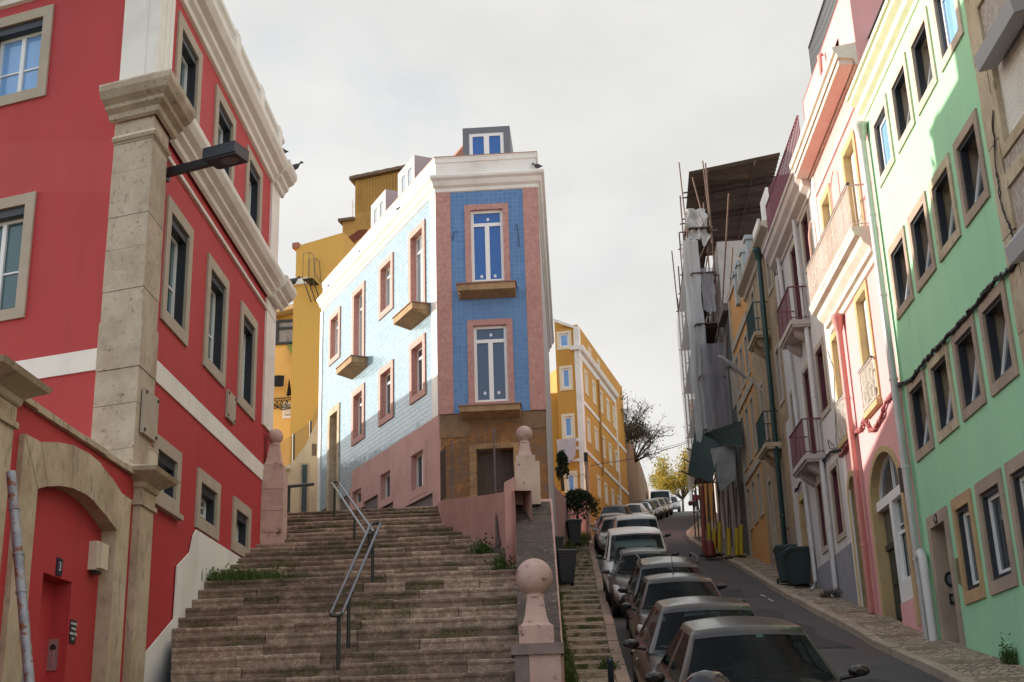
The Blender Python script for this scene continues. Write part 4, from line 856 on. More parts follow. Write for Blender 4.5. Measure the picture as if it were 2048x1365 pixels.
# mouldings and cornice
mb = MB(); profile(mb, FE, 24.16, 29.95, [(0,13.95),(.06,13.97),(.08,14.1),(.42,14.16),(.44,14.26),(.50,14.28),(.52,14.40),(0,14.5)]); t.part('cornice', mb, mat('cream_cornice', (.74,.66,.56), .75, (.62,.5,.42), 3))
mb = MB(); mb.fbox(FE, 24.2, 29.9, 13.985, 14.10, .09, .40); t.part('frieze', mb, mat('salmon_frieze', (.70,.50,.42), .85, (.74,.6,.5), 2))
mb = MB(); mb.fbox(FE, 24.2, 29.5, 13.28, 13.36, -.01, .05); t.part('string_course', mb, M['white'])
mb = MB(); mb.fbox(FE, 29.6, 29.96, 2.2, 13.9, -.02, .02); t.part('white_strip', mb, M['white'])
mb = MB(); wall(mb, FE, 25.5, 28.0, 14.55, 15.6, o=-.15); t.part('attic_pane', mb, mat('grey_attic_pane', (.30,.28,.25), .5))
railing(t, FE, 24.5, 28.7, 16.2, 17.1, -.05, M['iron'], step=.12, r=.012, ends=False, name='roof_railing')
mb = MB(); mb.tube([FE.pt(27.0,15.9,.05), FE.pt(27.0,15.85,.12), FE.pt(27.05,14.4,.12)], .06, 8); t.part('attic_pipe', mb, M['redpipe'])
# long white iron balcony on a deep moulding
mb = MB(); profile(mb, FE, 24.45, 29.5, [(0,9.60),(.06,9.62),(.08,9.74),(.16,9.76),(.18,9.86),(.30,9.98),(.34,10.1),(.46,10.12),(.48,10.22),(.50,10.24),(.50,10.32),(0,10.33)]); bal = t.part('balcony', mb, mat('balcony_moulding', (.72,.66,.57), .8, (.58,.5,.42), 2))
railing(t, FE, 24.5, 29.45, 10.33, 11.3, .46, M['whiterail'], step=.085, r=.008, parent=bal, curls=1)
mb = MB(); mb.fbox(FE, 24.45, 29.5, 11.29, 11.325, .43, .49); t.part('handrail', mb, M['iron'], bal)
for s0, s1 in ((25.5,26.1),(28.3,28.9)):
    mb = MB(); c = s0+.3
    for s in (s0-.1, s1+.1): mb.tube([FE.pt(s,10.33,.42), FE.pt(s,12.0,.42)], .018, 6)
    mb.tube([FE.pt(s0-.1+(s1-s0+.2)*k/10, 12.0+.22*math.sin(math.pi*k/10), .42) for k in range(11)], .02, 6); t.part('awning_hoop', mb, mat('pink_iron', (.72,.45,.40), .6), bal)
for s0, s1 in ((25.66,26.95),(28.55,29.78)):
    mb = MB(); mb.fbox(FE, s0, s1, 6.80, 6.92, 0, .12); b2 = t.part('sill_ledge', mb, M['pstone']); railing(t, FE, s0+.05, s1-.05, 6.92, 7.85, .10, M['whiterail'], step=.1, r=.011, parent=b2, curls=2); 
    mb = MB(); mb.fbox(FE, s0+.03, s1-.03, 7.84, 7.87, .07, .13); t.part('handrail', mb, M['iron'], b2)
drainpipe(t, FE, 28.2, 2.55, 28.2, 9.3, .14, .075, M['redpipe'])
mb = MB(); mb.fbox(FE, 28.35, 28.50, 4.85, 5.25, 0, .0); 
mb = MB(); mb.fbox(FE, 24.35, 24.62, 4.72, 5.2, 0, .14); solo('meter_box', mb, M['plasticdk'], 'dark box on the pink wall among the cables beside the white drainpipe', 'meter box')
# ---- cables
def cable(name, lab, pts, r, m, strands=3, sag=.0, seed=1):
    rr = random.Random(seed); mb = MB()
    for k in range(strands):
        q = []
        for a, b in zip(pts, pts[1:]):
            for i in range(8):
                f = i/8; p = V3(a).lerp(V3(b), f); p.z -= sag*4*f*(1-f)*rr.uniform(.6,1.4); q.append(p+V3((rr.uniform(-1,1),rr.uniform(-1,1),rr.uniform(-1,1)))*r*1.5)
        q.append(V3(pts[-1])); mb.tube(q, r, 5, cap=False)
    solo(name, mb, m, lab, 'cable')
e = lambda u, v, o=.06: FE.hit(u, v, o)
cable('cable_bundle', 'thick black cable bundle swagged across the green facade between window rows', [e(2046,500),e(2022,538),e(1990,562),e(1960,600),e(1925,640),e(1890,680),e(1860,712),e(1838,737),e(1822,760),e(1795,772)], .022, M['iron'], 5)
cable('cable_bundle', 'tangle of pink painted cables sagging over the arches of the pink house', [e(1795,772),e(1783,792),e(1770,806),e(1764,832),e(1748,860),e(1740,862),e(1728,838),e(1722,858),e(1706,868),e(1690,900),e(1680,915)], .022, mat('pink_cable', (.36,.10,.10), .7), 6)
cable('cable_bundle', 'cluster of pink cables hanging down beside the dark box on the pink house', [e(1795,775),e(1797,815),e(1803,860),e(1808,900),e(1815,950)], .014, mat('pink_cable', (.36,.10,.10), .7), 7, seed=4)
cable('cable_bundle', 'dark cable bundle running under the lower balcony of the white house', [e(1680,900),e(1660,905),e(1645,925),e(1632,932),e(1615,955),e(1600,968),e(1590,985)], .02, M['iron'], 5)
cable('wire_coil', 'coil of thin black wire on the white house near the pink corner', [e(1668,893),e(1655,880),e(1660,898),e(1676,896),e(1672,880),e(1668,740),e(1655,700)], .006, M['iron'], 3, seed=6)
cable('cable', 'thin black cable down the stone quoin of the patterned tile house', [e(1985,220),e(1990,330),e(2005,420),e(2022,460),e(2030,520)], .01, M['iron'], 2)
# ---- white house
t = T('white_house', 'grey white house with dark red railings, two balconies and white drainpipes', 'building', FE.pt(33.5, gz(33.5)))
hW = []; red = mat('dark_red_window_frame', (.10,.018,.028), .5)
wp = dict(sw=.14, recess=.2, transom=.72, fw=.06)
for r in ((30.6,31.75,12.05,13.62),(32.6,33.68,10.85,13.50),(35.0,35.85,12.0,13.44),(30.62,31.78,8.02,9.92),(32.65,33.72,7.2,9.92),(35.0,35.85,8.1,9.92),(30.5,31.55,4.83,6.74),(32.58,33.52,4.85,6.76)):
    hW.append(window(t, FE, r, M['stoneclean'], M['pvc'], M['gl'], liner=red, lt=.05, **wp))
hW.append(window(t, FE, (34.85,36.2,4.0,6.9), M['pstone'], M['stoneclean'], mat('brown_door', (.22,.15,.12), .7), sw=.2, recess=.3, mull=1, fw=.06, name='doorway'))
mb = MB(); wall(mb, FE, 29.92, 37.1, 4.8, 13.75, hW); wall(mb, FE, 29.92, 34.6, 0, 4.8, hW); wall(mb, FE, 34.6, 37.1, 2, 4.8, hW); close(t, mb, FE, 29.92, 37.1, 2, 14.3); t.part('wall', mb, M['greyw'])
mb = MB(); mb.fbox(FE, 29.98, 34.55, 1.5, 4.6, -.05, .02); t.part('plinth', mb, M['greyplinth'])
mb = MB(); profile(mb, FE, 29.95, 35.9, [(0,13.62),(.05,13.64),(.06,13.74),(.22,13.84),(.24,13.98),(.34,14.1),(.36,14.30),(.40,14.32),(.40,14.44),(0,14.5)]); t.part('cornice', mb, mat('pinkish_cornice', (.52,.45,.42), .8, (.42,.35,.33), 2))
railing(t, FE, 29.3, 35.0, 14.5, 15.5, .30, M['redrail'], step=.2, r=.018, ends=False, name='roof_railing')
for z in (10.85, 7.2): balcony(t, FE, 31.92, 34.0, z, .52, M['palerose'] if 0 else mat('balcony_concrete', (.48,.42,.40), .85, (.4,.33,.31), 3), M['redrail'], h=.95)
drainpipe(t, FE, 31.95, 3.55, 32.12, 13.9, .1, .065, M['pipe']); drainpipe(t, FE, 34.5, 4.05, 34.95, 13.7, .1, .06, M['pipe'])
# ---- ochre aged house behind
t = T('aged_ochre_house', 'stained ochre house with dark green drainpipe and ironwork balconies', 'building', FE.pt(40, gz(40)))
hO = []
for r in ((36.7,37.6,13.55,14.7),(38.45,39.35,12.7,15.1),(40.3,41.2,12.8,15.0),(36.7,37.6,9.95,11.8),(38.45,39.35,9.1,11.7),(40.3,41.2,9.6,11.7),(38.3,39.2,6.4,8.5),(40.5,41.4,5.9,8.5)):
    hO.append(window(t, FE, r, M['stoneclean'], M['pvc'], M['gl'], sw=.15, transom=.75, recess=.2))
mb = MB(); wall(mb, FE, 37.1, 42.4, 6.2, 15.2, hO); wall(mb, FE, 36.4, 37.1, 9.3, 14.9, hO, o=.004); close(t, mb, FE, 37.1, 42.4, 3, 15.6); t.part('wall', mb, M['beige'])
mb = MB(); wall(mb, FE, 37.1, 42.4, 3, 6.2, hO); t.part('base', mb, M['plaster'])
mb = MB(); profile(mb, FE, 36.2, 42.4, [(0,15.1),(.08,15.15),(.1,15.3),(.3,15.42),(.32,15.55),(0,15.6)]); t.part('cornice', mb, M['stoneclean'])
for z in (12.6, 9.0): balcony(t, FE, 38.1, 39.75, z, .5, M['stoneold'], M['greenpipe'], curls=2, h=1.0)
drainpipe(t, FE, 38.3, 5.05, 38.0, 15.0, .16, .08, M['greenpipe'])
for s0, z0 in ((36.6,15.7),(38.6,15.5)):
    mb = MB(); n = 6; mb.prism([FE.pt(s0,z0,-.1),FE.pt(s0,z0+1.1,-.1),FE.pt(s0,z0+1.5,-.35),FE.pt(s0,z0+1.6,-.8),FE.pt(s0,z0+1.6,-2.5),FE.pt(s0,z0,-2.5)], FE.d*1.15); d = t.part('dormer', mb, mat('dark_red_cladding', (.13,.045,.05), .8))
    mb = MB(); mb.fbox(FE, s0-.03, s0+1.18, z0, z0+1.15, -.1, -.02); t.part('front', mb, M['white'], d)
for s0 in (40.2, 41.4, 42.6, 43.6):
    mb = MB(); mb.fbox(FE, s0, s0+.35, 15.5, 16.6, -.2, .15); mb.fbox(FE, s0-.06, s0+.41, 16.6, 16.75, -.26, .21); t.part('parapet_pier', mb, mat('pale_blue_pier', (.42,.46,.46), .8))
# ---- orange house
t = T('orange_house', 'narrow orange house with pale stone bands and tall windows', 'building', FE.pt(44, gz(44)))
hR = []
for s0 in (42.7, 44.1, 45.4):
    for z0, z1 in ((12.6,14.2),(9.8,11.9),(7.6,9.2)): hR.append(window(t, FE, (s0,s0+.85,z0,z1), M['stoneclean'], M['pvc'], mat('lilac_pane', (.22,.18,.2), .4), sw=.14, recess=.16, plain=True))
mb = MB(); wall(mb, FE, 42.4, 46.6, 4, 16.9, hR); close(t, mb, FE, 42.4, 46.6, 4, 16.9); t.part('wall', mb, M['orange'])
mb = MB()
for z in (9.35, 12.1, 14.5, 16.6): mb.fbox(FE, 42.4, 46.62, z, z+.28, -.02, .06)
mb.fbox(FE, 46.3, 46.65, 4, 16.9, -.02, .05); t.part('stone_band', mb, M['stoneclean'])
# ---- dark narrow facade and the houses up the bend
t = T('grey_house', 'dark grey house front squeezed between the orange house and the scaffolding', 'building', FE.pt(48, gz(48)))
hK = [window(t, FE, (s0,s0+.8,z0,z0+1.8), M['stoneclean'], M['pvc'], M['gl'], sw=.14, recess=.15) for s0 in (47.0,) for z0 in (9.6,12.6)]
mb = MB(); wall(mb, FE, 46.6, 48.6, 4, 16.4, hK); close(t, mb, FE, 46.6, 48.6, 4, 16.4); t.part('wall', mb, mat('dark_grey_render', (.11,.11,.10), .9, (.07,.07,.065), 2))
mb = MB(); mb.fbox(FE, 46.6, 48.7, 16.3, 16.6, -.1, .25); t.part('cornice', mb, M['greycem'])
FU = Fac(xy(FE.pt(48.6,0)), 4.5, -1)
t = T('scaffolded_house', 'grey house wrapped in scaffolding and torn netting up the street', 'building', FU.pt(55, gz(55)))
hU = [window(t, FU, (s0,s0+1,z0,z0+2), M['stoneclean'], M['pvc'], M['gl'], sw=.14, recess=.15) for s0 in (1.5,4.5,7.5) for z0 in (11.5,15)]
mb = MB(); wall(mb, FU, 0, 12, 4, 20, hU); close(t, mb, FU, 0, 12, 4, 20, 8); t.part('wall', mb, mat('grey_render', (.45,.42,.39), .9, (.36,.33,.31), 2))
FV = Fac(xy(FU.pt(12,0)), 9.2, -1); FV3 = Fac((12.35, 85), 9, -1)
for i, (FQ, s0, s1, zt, m, lab) in enumerate(((FV3,0,14,23.3,M['orange'],'salmon house with a jutting balcony at the far right end of the street'),(FV,0,10,19.5,M['rose'],'pink fronted house under the canopy just beyond the scaffolding'),(FV,10,24,20.2,M['cream'],'pale cream house between the pink fronted house and the salmon house'))):
    t = T('far_house', lab, 'building', FQ.pt((s0+s1)/2, gz(64+i*6)))
    zb_ = gz(FQ.pt((s0+s1)/2,0).y); FVq = FQ
    hh = [window(t, FQ, (s,s+.9,z,z+1.9), M['stoneclean'], M['pvc'], M['gl'], sw=.14, recess=.15) for s in (s0+1,s0+3.2,s0+5.4) for z in (zb_+.9,zb_+3.9)]
    mb = MB(); wall(mb, FQ, s0, s1, 6, zt, hh); close(t, mb, FQ, s0, s1, 6, zt, 8); t.part('wall', mb, m)
    mb = MB(); mb.fbox(FQ, s0, s1, zt-.3, zt, -.1, .25); t.part('cornice', mb, M['stoneclean'])
    if i == 0: 
        mb = MB(); mb.fbox(FQ, -.1, 1.6, 18.6, 19.6, 0, .35); mb.fbox(FQ, -.2, 1.7, 19.6, 19.75, 0, .45); t.part('balcony', mb, mat('salmon_balcony', (.42,.16,.11), .8))
# ---- scaffold, netting, temporary roof, canopy
t = T('scaffolding', 'rusty tube scaffolding standing on the pavement in front of the grey house', 'scaffolding', FU.pt(3, gz(54), .8))
S_ = [.3,2.8,5.3,7.8,10.3]
for s in S_:
    for o in (.15, 1.15):
        mb = MB(); top_ = 21.2+((s*7+o*3) % 2.6); mb.tube([FU.pt(s,gz(49+s)+.1,o), FU.pt(s+.03,top_,o)], .035, 6); t.part('standard', mb, mat('rusty_tube', (.17,.10,.075), .7))
for z in (12, 14.2, 16.4, 18.6, 20.6):
    for o in (.15, 1.15):
        mb = MB(); mb.tube([FU.pt(-.2,z,o), FU.pt(10.8,z,o)], .03, 6); t.part('ledger', mb, mat('rusty_tube', (.17,.10,.075), .7))
    for s in S_:
        mb = MB(); mb.tube([FU.pt(s,z+.05,-.1), FU.pt(s,z+.05,1.26 if s > 1 else 1.45)], .03, 6); t.part('transom', mb, mat('rusty_tube', (.17,.10,.075), .7))
    mb = MB(); mb.fbox(FU, 0, 10.5, z+.08, z+.12, .2, 1.1); t.part('deck', mb, M['wood'])
for a, b in (((.3,12,.15),(.3,16.4,1.15)),((.3,18.6,1.15),(.3,20.6,.15)),((.3,14.2,1.15),(5.3,18.6,1.15)),((-.3,16.5,.1),(-3.4,20.6,-.3)),((-.2,14.4,.1),(-3,18.5,-.3)),((.3,21,.4),(.9,23.4,.7))):
    mb = MB(); mb.tube([FU.pt(*a), FU.pt(*b)], .03, 6); t.part('brace', mb, mat('rusty_tube', (.17,.10,.075), .7))
M['net'] = clear_glass('scaffold_net', (.8,.8,.8), .0)
def netm(name, c, al):
    m, n, l, b = nodes(name); b.inputs['Base Color'].default_value = (*c,1); b.inputs['Roughness'].default_value = .9; tt = n.new('ShaderNodeBsdfTransparent'); x = n.new('ShaderNodeMixShader'); x.inputs[0].default_value = al
    l.new(tt.outputs[0], x.inputs[1]); l.new(b.outputs[0], x.inputs[2]); l.new(x.outputs[0], n['Material Output'].inputs['Surface']); return m
nw, nd = netm('white_net', (.70,.69,.68), .55), netm('dark_net', (.30,.28,.31), .6)
def net(lab, s, o0, o1, z0, z1, m, seed, wob=.16, s1=None):
    r = random.Random(seed); mb = MB(); n, k = 16, 26; rows = []
    for i in range(k+1):
        f = i/k; row = []
        for j in range(n+1):
            g = j/n; w = wob*noise.noise(V3((g*5+seed, f*2.3, seed))); w2 = wob*noise.noise(V3((g*3, f*5+seed, seed+3)))
            tail = (.5*noise.noise(V3((g*4, seed, 1))) if i == 0 else 0)
            ss = s + (0 if s1 is None else (s1-s)*g)
            row.append(FU.pt(ss+w*1.6, z0+(z1-z0)*f+tail, o0+(o1-o0)*g+w2))
        rows.append(row)
    mb.grid(rows); solo('scaffold_net', mb, m, lab, 'netting', group='scaffold netting')
net('torn whitish net hanging over the street end of the scaffolding', .1, .75, 1.45, 11.6, 20.2, nw, 3, .10)
net('dark net across the lower bays of the scaffolding', -.05, -.1, 1.05, 10.6, 15.6, nd, 5, .06)
net('narrow dark net strip high between scaffolding tubes', .05, .25, .75, 17.0, 18.9, nd, 8, .05)
net('cream scrap of net flapping at the very top of the scaffolding', .15, .3, 1.2, 20.2, 21.6, nw, 9, .2)
net('long pale net down the outer side of the scaffolding', .3, 1.32, 1.3, 11.2, 19.6, nw, 12, .10, s1=10)
t = T('temporary_roof', 'large brown corrugated temporary roof on trusses above the scaffolding', 'roof', V3((9.9, 55, 24)))
P4 = [V3((7.93,50.3,24)), V3((11.6,48.7,24)), V3((12.4,59.6,24)), V3((8.83,60.5,24))]
mb = MB(); rows = []
n = 60
for i in range(n+1):
    f = i/n; a, b = P4[0].lerp(P4[3], f), P4[1].lerp(P4[2], f); dz = .05*math.cos(i*math.pi)
    rows.append([a.lerp(b, g)+V3((0,0,dz)) for g in (0,.33,.66,1)])
mb.grid(rows, smooth=False); t.part('sheeting', mb, mat('brown_sheeting', (.15,.115,.10), .8, (.08,.06,.055), 1.2, .35, .65, st=(.3,1.5,1), col3=(.34,.20,.10), sc3=1.6, lo3=.62, hi3=.75, st3=(.3,2,1)))
for f in (.18, .47, .78):
    a, b = P4[0].lerp(P4[3], f), P4[1].lerp(P4[2], f); mb = MB()
    for dz, dy in ((-.12,0),(-.12,.55)): mb.tube([a+V3((-.2,dy,dz)), b+V3((.2,dy,dz))], .035, 6)
    for k in range(1, 9): p = a.lerp(b, k/9); mb.tube([p+V3((0,0,-.12)), p+V3((.05,.55,-.12))], .025, 5)
    t.part('truss', mb, M['wood'])
for g in (.2, .72):
    a, b = P4[0].lerp(P4[1], g), P4[3].lerp(P4[2], g); mb = MB(); mb.tube([a+V3((0,-.3,-.2)), b+V3((0,.4,-.2))], .04, 6); t.part('purlin', mb, M['wood'])
for u, v in ((1395,500),(1420,490),(1450,480),(1505,470)):
    p = aty(u, v, 58); 
for s, o in ((.3,.15),(.3,1.15),(10.3,.15),(10.3,1.15)):
    mb = MB(); mb.tube([FU.pt(s,20,o), FU.pt(s+.1,23.9,o+.1)], .03, 6); t.part('prop', mb, mat('rusty_tube', (.17,.10,.075), .7))
t = T('pavement_canopy', 'dark green corrugated canopy over the scaffolded pavement', 'canopy', aty(1435, 900, 47))
gm = mat('dark_green_sheeting', (.028,.058,.054), .5)
def corr(a, b, c, d, n):     # a-b top edge, d-c bottom edge; ribs run from top to bottom
    mb = MB(); rows = []; nn = (b-a).cross(d-a).normalized()
    for i in range(n*2+1):
        f = i/(n*2); dz = nn*(.035 if i % 2 else 0); rows.append([a.lerp(b,f)+dz, d.lerp(c,f)+dz])
    mb.grid(rows, smooth=False); return mb
t.part('top_sheet', corr(aty(1483,842,45.5), aty(1484,893,45.0), aty(1438,889,47), aty(1405,868,49), 12), gm)
t.part('apron_sheet', corr(aty(1390,862,49.5), aty(1441,886,47), aty(1424,966,47), aty(1375,948,49.5), 16), gm)
mb = MB(); mb.add([aty(1420,898,47.2), aty(1470,890,46.4), aty(1472,958,46.4), aty(1440,985,47)][::1]); t.part('lining_sheet', mb, mat('grey_lining', (.2,.2,.2), .8, (.3,.3,.29), 2))
for (u0,v0,u1,v1) in ((1362,942,1395,958),(1374,897,1386,903),(1365,918,1385,927)):
    mb = MB(); mb.tube([aty(u0,v0,49), aty(u1,v1,48.5)], .03, 5); t.part('pole_end', mb, M['wood'])
def gp(u, v):                # foot point on the right pavement
    d = ray(u, v); y = 20.
    while d.z/d.x*1e9 and d.z/d.y*y < gz(y)+.12 and y < 140: y += .05
    y2 = 20.
    while y2 < 140 and d.z/d.y*y2 > gz(y2)+.12: y2 += .05
    return d*(y2/d.y/1)
for i, (u, v, vt, m, lab) in enumerate(((1407,1091,958,'rust','rust red scaffold prop nearest the kerb'),(1417,1092,960,'yel','yellow sleeved prop right of the rust red prop'),(1428,1098,985,'yel','yellow sleeved prop standing in the middle of the canopy props'),(1439,1102,952,'yel','tallest yellow sleeved prop with a long leaning sleeve'),(1456,1090,975,'yel','yellow sleeved prop in the back row near the wall, left one'),(1472,1090,975,'yel','yellow sleeved prop in the back row near the wall, middle one'),(1481,1097,960,'yel','yellow sleeved prop in the back row closest to the wall'))):
    d = ray(u, v); y = 47.5 if i < 4 else 46.0
    b = V3((d.x/d.y*y, y, gz(y)+.12)); tp = aty(u-3+i*.6, vt, y)
    t = T('canopy_prop', lab, 'prop', b, 'props under the pavement canopy')
    mb = MB(); mb.tube([b, tp], .03, 6); t.part('pole', mb, M['wood'])
    mb = MB(); mb.box(b.x-.16, b.x+.16, b.y-.16, b.y+.16, b.z, b.z+.06); t.part('base_plate', mb, M['wood'])
    mb = MB(); mb.tube([b+V3((0,0,.1)), b.lerp(tp, .9 if m == 'rust' else .42)], .075, 8); t.part('sleeve', mb, mat('rust_red_sleeve', (.20,.04,.03), .6) if m == 'rust' else mat('yellow_sleeve', (.42,.30,.01), .55))
b = aty(1420, 1096, 47.0); b.z = gz(47)+.1; mb = MB(); mb.lathe(b, [(0,0),(.2,0),(.2,.1),(.16,.5),(.14,.62),(0,.65)], 12); solo('red_barrel', mb, mat('dark_red_plastic', (.16,.02,.018), .5), 'dark red barrel on the pavement between the yellow props', 'barrel', b)
b = aty(1427, 1055, 52); b.z = gz(52)+.1; mb = MB(); mb.lathe(b, [(0,0),(.17,0),(.2,.05),(.2,.5),(.1,.62),(.05,.68),(.05,.76),(0,.77)], 12); solo('gas_cylinder', mb, mat('red_cylinder', (.40,.02,.015), .4), 'bright red gas cylinder behind the yellow props', 'gas cylinder', b)
# ---- lamps
def cobra(lab, p, q, sc=1.):
    t = T('street_lamp', lab, 'street lamp', q, 'wall mounted street lamps'); mb = MB(); mb.tube([q, q.lerp(p,.5)+V3((0,0,.1)), p], .03*sc, 6); t.part('arm', mb, M['pipe'])
    d = (p-q).normalized(); mb = MB(); sdv = d.cross(V3((0,0,1))).normalized(); rows = []
    for f, w, hh in ((-.2,.05,.05),(0,.09,.07),(.35,.15,.10),(.75,.15,.10),(.95,.08,.05)): rows.append([p+d*(f*sc)+sdv*(w*sc*math.cos(k*math.pi/5))+V3((0,0,hh*sc*math.sin(k*math.pi/5))) for k in range(10)])
    mb.grid(rows, closed=True); mb.add(rows[0]); mb.add(rows[-1]); t.part('lamp_head', mb, mat('grey_lamp', (.36,.36,.38), .5))
    mb = MB(); mb.ell(p+d*(.5*sc)-V3((0,0,.08*sc)), .11*sc, .11*sc, .07*sc, 6); t.part('lens', mb, mat('lamp_lens', (.12,.12,.12), .3))
cobra('grey street lamp reaching over the street from the ochre house', aty(1482,748,40.2), FE.pt(40.4,11.25,.02), 1.0)
cobra('pale street lamp reaching out beyond the scaffolding', aty(1403,820,56), FU.pt(9,15.8,.02)+V3((0,0,-.2)), 1.2)
# ---- wheelie bins
def wheelie(lab, p, m, yaw, sc=1., tilt=0.):
    t = T('wheelie_bin', lab, 'bin', p, 'wheelie bins on the pavements'); A = Matrix.Rotation(yaw, 4, 'Z') @ Matrix.Rotation(tilt, 4, 'X'); X = lambda x, y, z: V3(p) + (A @ (V3((x,y,z))*sc))
    def loft(mb, secs):
        rows = [[X(a,b,z) for a, b in ((-w,-d),(w,-d),(w,d),(-w,d))] for w, d, z in secs]
        mb.grid(rows, closed=True, smooth=False); mb.add(rows[0][::-1]); mb.add(rows[-1])
    mb = MB(); loft(mb, [(.20,.24,.06),(.28,.34,.92),(.30,.36,.93),(.30,.36,.98)]); t.part('body', mb, m)
    mb = MB(); loft(mb, [(.31,.385,.98),(.31,.385,1.02),(.27,.33,1.06)]); mb.tube([X(-.22,.42,.96), X(.22,.42,.96)], .02, 6); t.part('lid', mb, m)
    for s in (-1, 1):
        mb = MB(); mb.tube([X(s*.23,.24,.1), X(s*.28,.24,.1)], .1*sc, 12); t.part('wheel', mb, M['rubber'])
wheelie('dark green wheelie bin in front, against the ochre house', V3((7.62,34.9,gz(34.9)+.13)), M['bin'], .05)
wheelie('dark green wheelie bin just behind the front one against the ochre house', V3((7.50,35.9,gz(35.9)+.13)), M['bin'], -.1)
# ---------------------------------------------------------------- ROAD AND PAVEMENTS
ys = [-30+1.5*i for i in range(118)]
mb = MB(); rows = []
for y in ys:
    a, b = lk(y), rk(y); rows.append([V3((a+(b-a)*f, y, gz(y)+.05*math.sin(math.pi*f)-.02)) for f in (0,.08,.25,.5,.75,.92,1)])
mb.grid(rows); struct('road', mb, M['asphalt'])
M['setts'] = mat('dark_setts', (.085,.072,.066), .9, (.04,.036,.034), 14, .42, .6, bump=1., bsc=11)
mb = MB(); mb.grid([[V3((lk(y)+f, y, gz(y)+.012+.02*f)) for f in (0,.4)] for y in ys if y < 66]); struct('gutter', mb, M['setts'])
M['patch'] = mat('patched_asphalt', (.036,.033,.037), .9, (.048,.042,.044), 2, bump=.3, bsc=90)
mb = MB()
for x0,x1,y0,y1 in ((4.0,5.4,16,19.5),(3.8,6.0,24,31),(4.6,6.1,34,36)):
    mb.grid([[V3((x0+(x1-x0)*f+.12*math.sin(y*2.1+f), y, gz(y)+.05*math.sin(math.pi*((x0+(x1-x0)*f-lk(y))/(rk(y)-lk(y))))-.014)) for f in (0,.25,.5,.75,1)] for y in [y0+(y1-y0)*k/10 for k in range(11)]])
struct('road_patches', mb, M['patch'])
mb = MB()
for (u0,v0,u1,v1) in ((1521,1189,1532,1194),(1536,1197,1547,1203)):
    pts = []
    for u, v in ((u0,v0),(u1,v1),(u1,v1+1.6),(u0,v0+1.6)):
        d = ray(u, v); y = 20.
        while d.z/d.y*y > gz(y)+.035 and y < 90: y += .02
        pts.append(V3((d.x/d.y*y, y, gz(y)+.04)))
    mb.add(pts)
struct('road_marking', mb, mat('worn_road_paint', (.55,.52,.50), .8))
def kerb(fx, side, y0, y1, name, col, seed):
    r = random.Random(seed); mb = MB(); y = y0
    while y < y1:
        L = r.uniform(.75,1.25); y2 = min(y+L, y1); j = r.uniform(-.012,.012); h = .115+r.uniform(-.012,.012); w = .20*side
        P = lambda yy, o, z: V3((fx(yy)+o+j, yy, gz(yy)+z))
        mb.hexa([P(y+.008,0,-.2),P(y2-.008,0,-.2),P(y2-.008,w,-.2),P(y+.008,w,-.2),P(y+.008,0,h),P(y2-.008,0,h),P(y2-.008,w,h),P(y+.008,w,h)]); y = y2
    struct(name, mb, col)
kerb(rk, 1, 2, 136, 'right_kerb', M['kerb'], 5); kerb(lk, -1, 2, 136, 'left_kerb', mat('pinkish_kerb_stone', (.36,.25,.19), .85, (.26,.18,.13), 3, bump=.3), 6)
# cobbled right pavement, wall to kerb
m, n, l, b = nodes('cobbles')
tc = n.new('ShaderNodeTexCoord'); mp = n.new('ShaderNodeMapping'); mp.inputs['Scale'].default_value = (1,1.,0); mp.inputs['Rotation'].default_value = (0,0,.6); l.new(tc.outputs['Object'], mp.inputs['Vector'])
vo = n.new('ShaderNodeTexVoronoi'); vo.inputs['Scale'].default_value = 8.5; vo.inputs['Randomness'].default_value = .55; l.new(mp.outputs['Vector'], vo.inputs['Vector'])
ve = n.new('ShaderNodeTexVoronoi'); ve.feature = 'DISTANCE_TO_EDGE'; ve.inputs['Scale'].default_value = 8.5; ve.inputs['Randomness'].default_value = .55; l.new(mp.outputs['Vector'], ve.inputs['Vector'])
cr = n.new('ShaderNodeValToRGB'); cr.color_ramp.elements[0].color = (.22,.16,.12,1); cr.color_ramp.elements[1].color = (.55,.42,.30,1); l.new(vo.outputs['Color'], cr.inputs['Fac'])
mr = n.new('ShaderNodeMapRange'); mr.inputs['From Max'].default_value = .10; l.new(ve.outputs['Distance'], mr.inputs['Value'])
mx = n.new('ShaderNodeMix'); mx.data_type = 'RGBA'; mx.inputs[6].default_value = (.05,.05,.03,1); l.new(cr.outputs['Color'], mx.inputs[7]); l.new(mr.outputs['Result'], mx.inputs['Factor']); l.new(mx.outputs[2], b.inputs['Base Color']); b.inputs['Roughness'].default_value = .85
bp = n.new('ShaderNodeBump'); bp.inputs['Strength'].default_value = .8; bp.inputs['Distance'].default_value = .03; l.new(mr.outputs['Result'], bp.inputs['Height']); l.new(bp.outputs['Normal'], b.inputs['Normal'])
M['cobble'] = m
def wallx(y): 
    if y < 48: return 6.7+y*.0384+.02
    return interp(y, [48,60,78,92,136], [8.56,9.5,12.4,14.7,24])
mb = MB(); rr = random.Random(9); rows = []
for y in [2+.5*i for i in range(262)]:
    a, b2 = rk(y)+.19, max(rk(y)+.4, wallx(y)+.05); s = .03*((y*.31) % 1.0)
    rows.append([V3((a+(b2-a)*f, y, gz(y)+.105+.03*f+(.012*noise.noise(V3((y*.7,f*3,1)))))) for f in (0,.33,.66,1)])
mb.grid(rows); struct('right_pavement', mb, M['cobble'])
mb = MB(); y = 16.
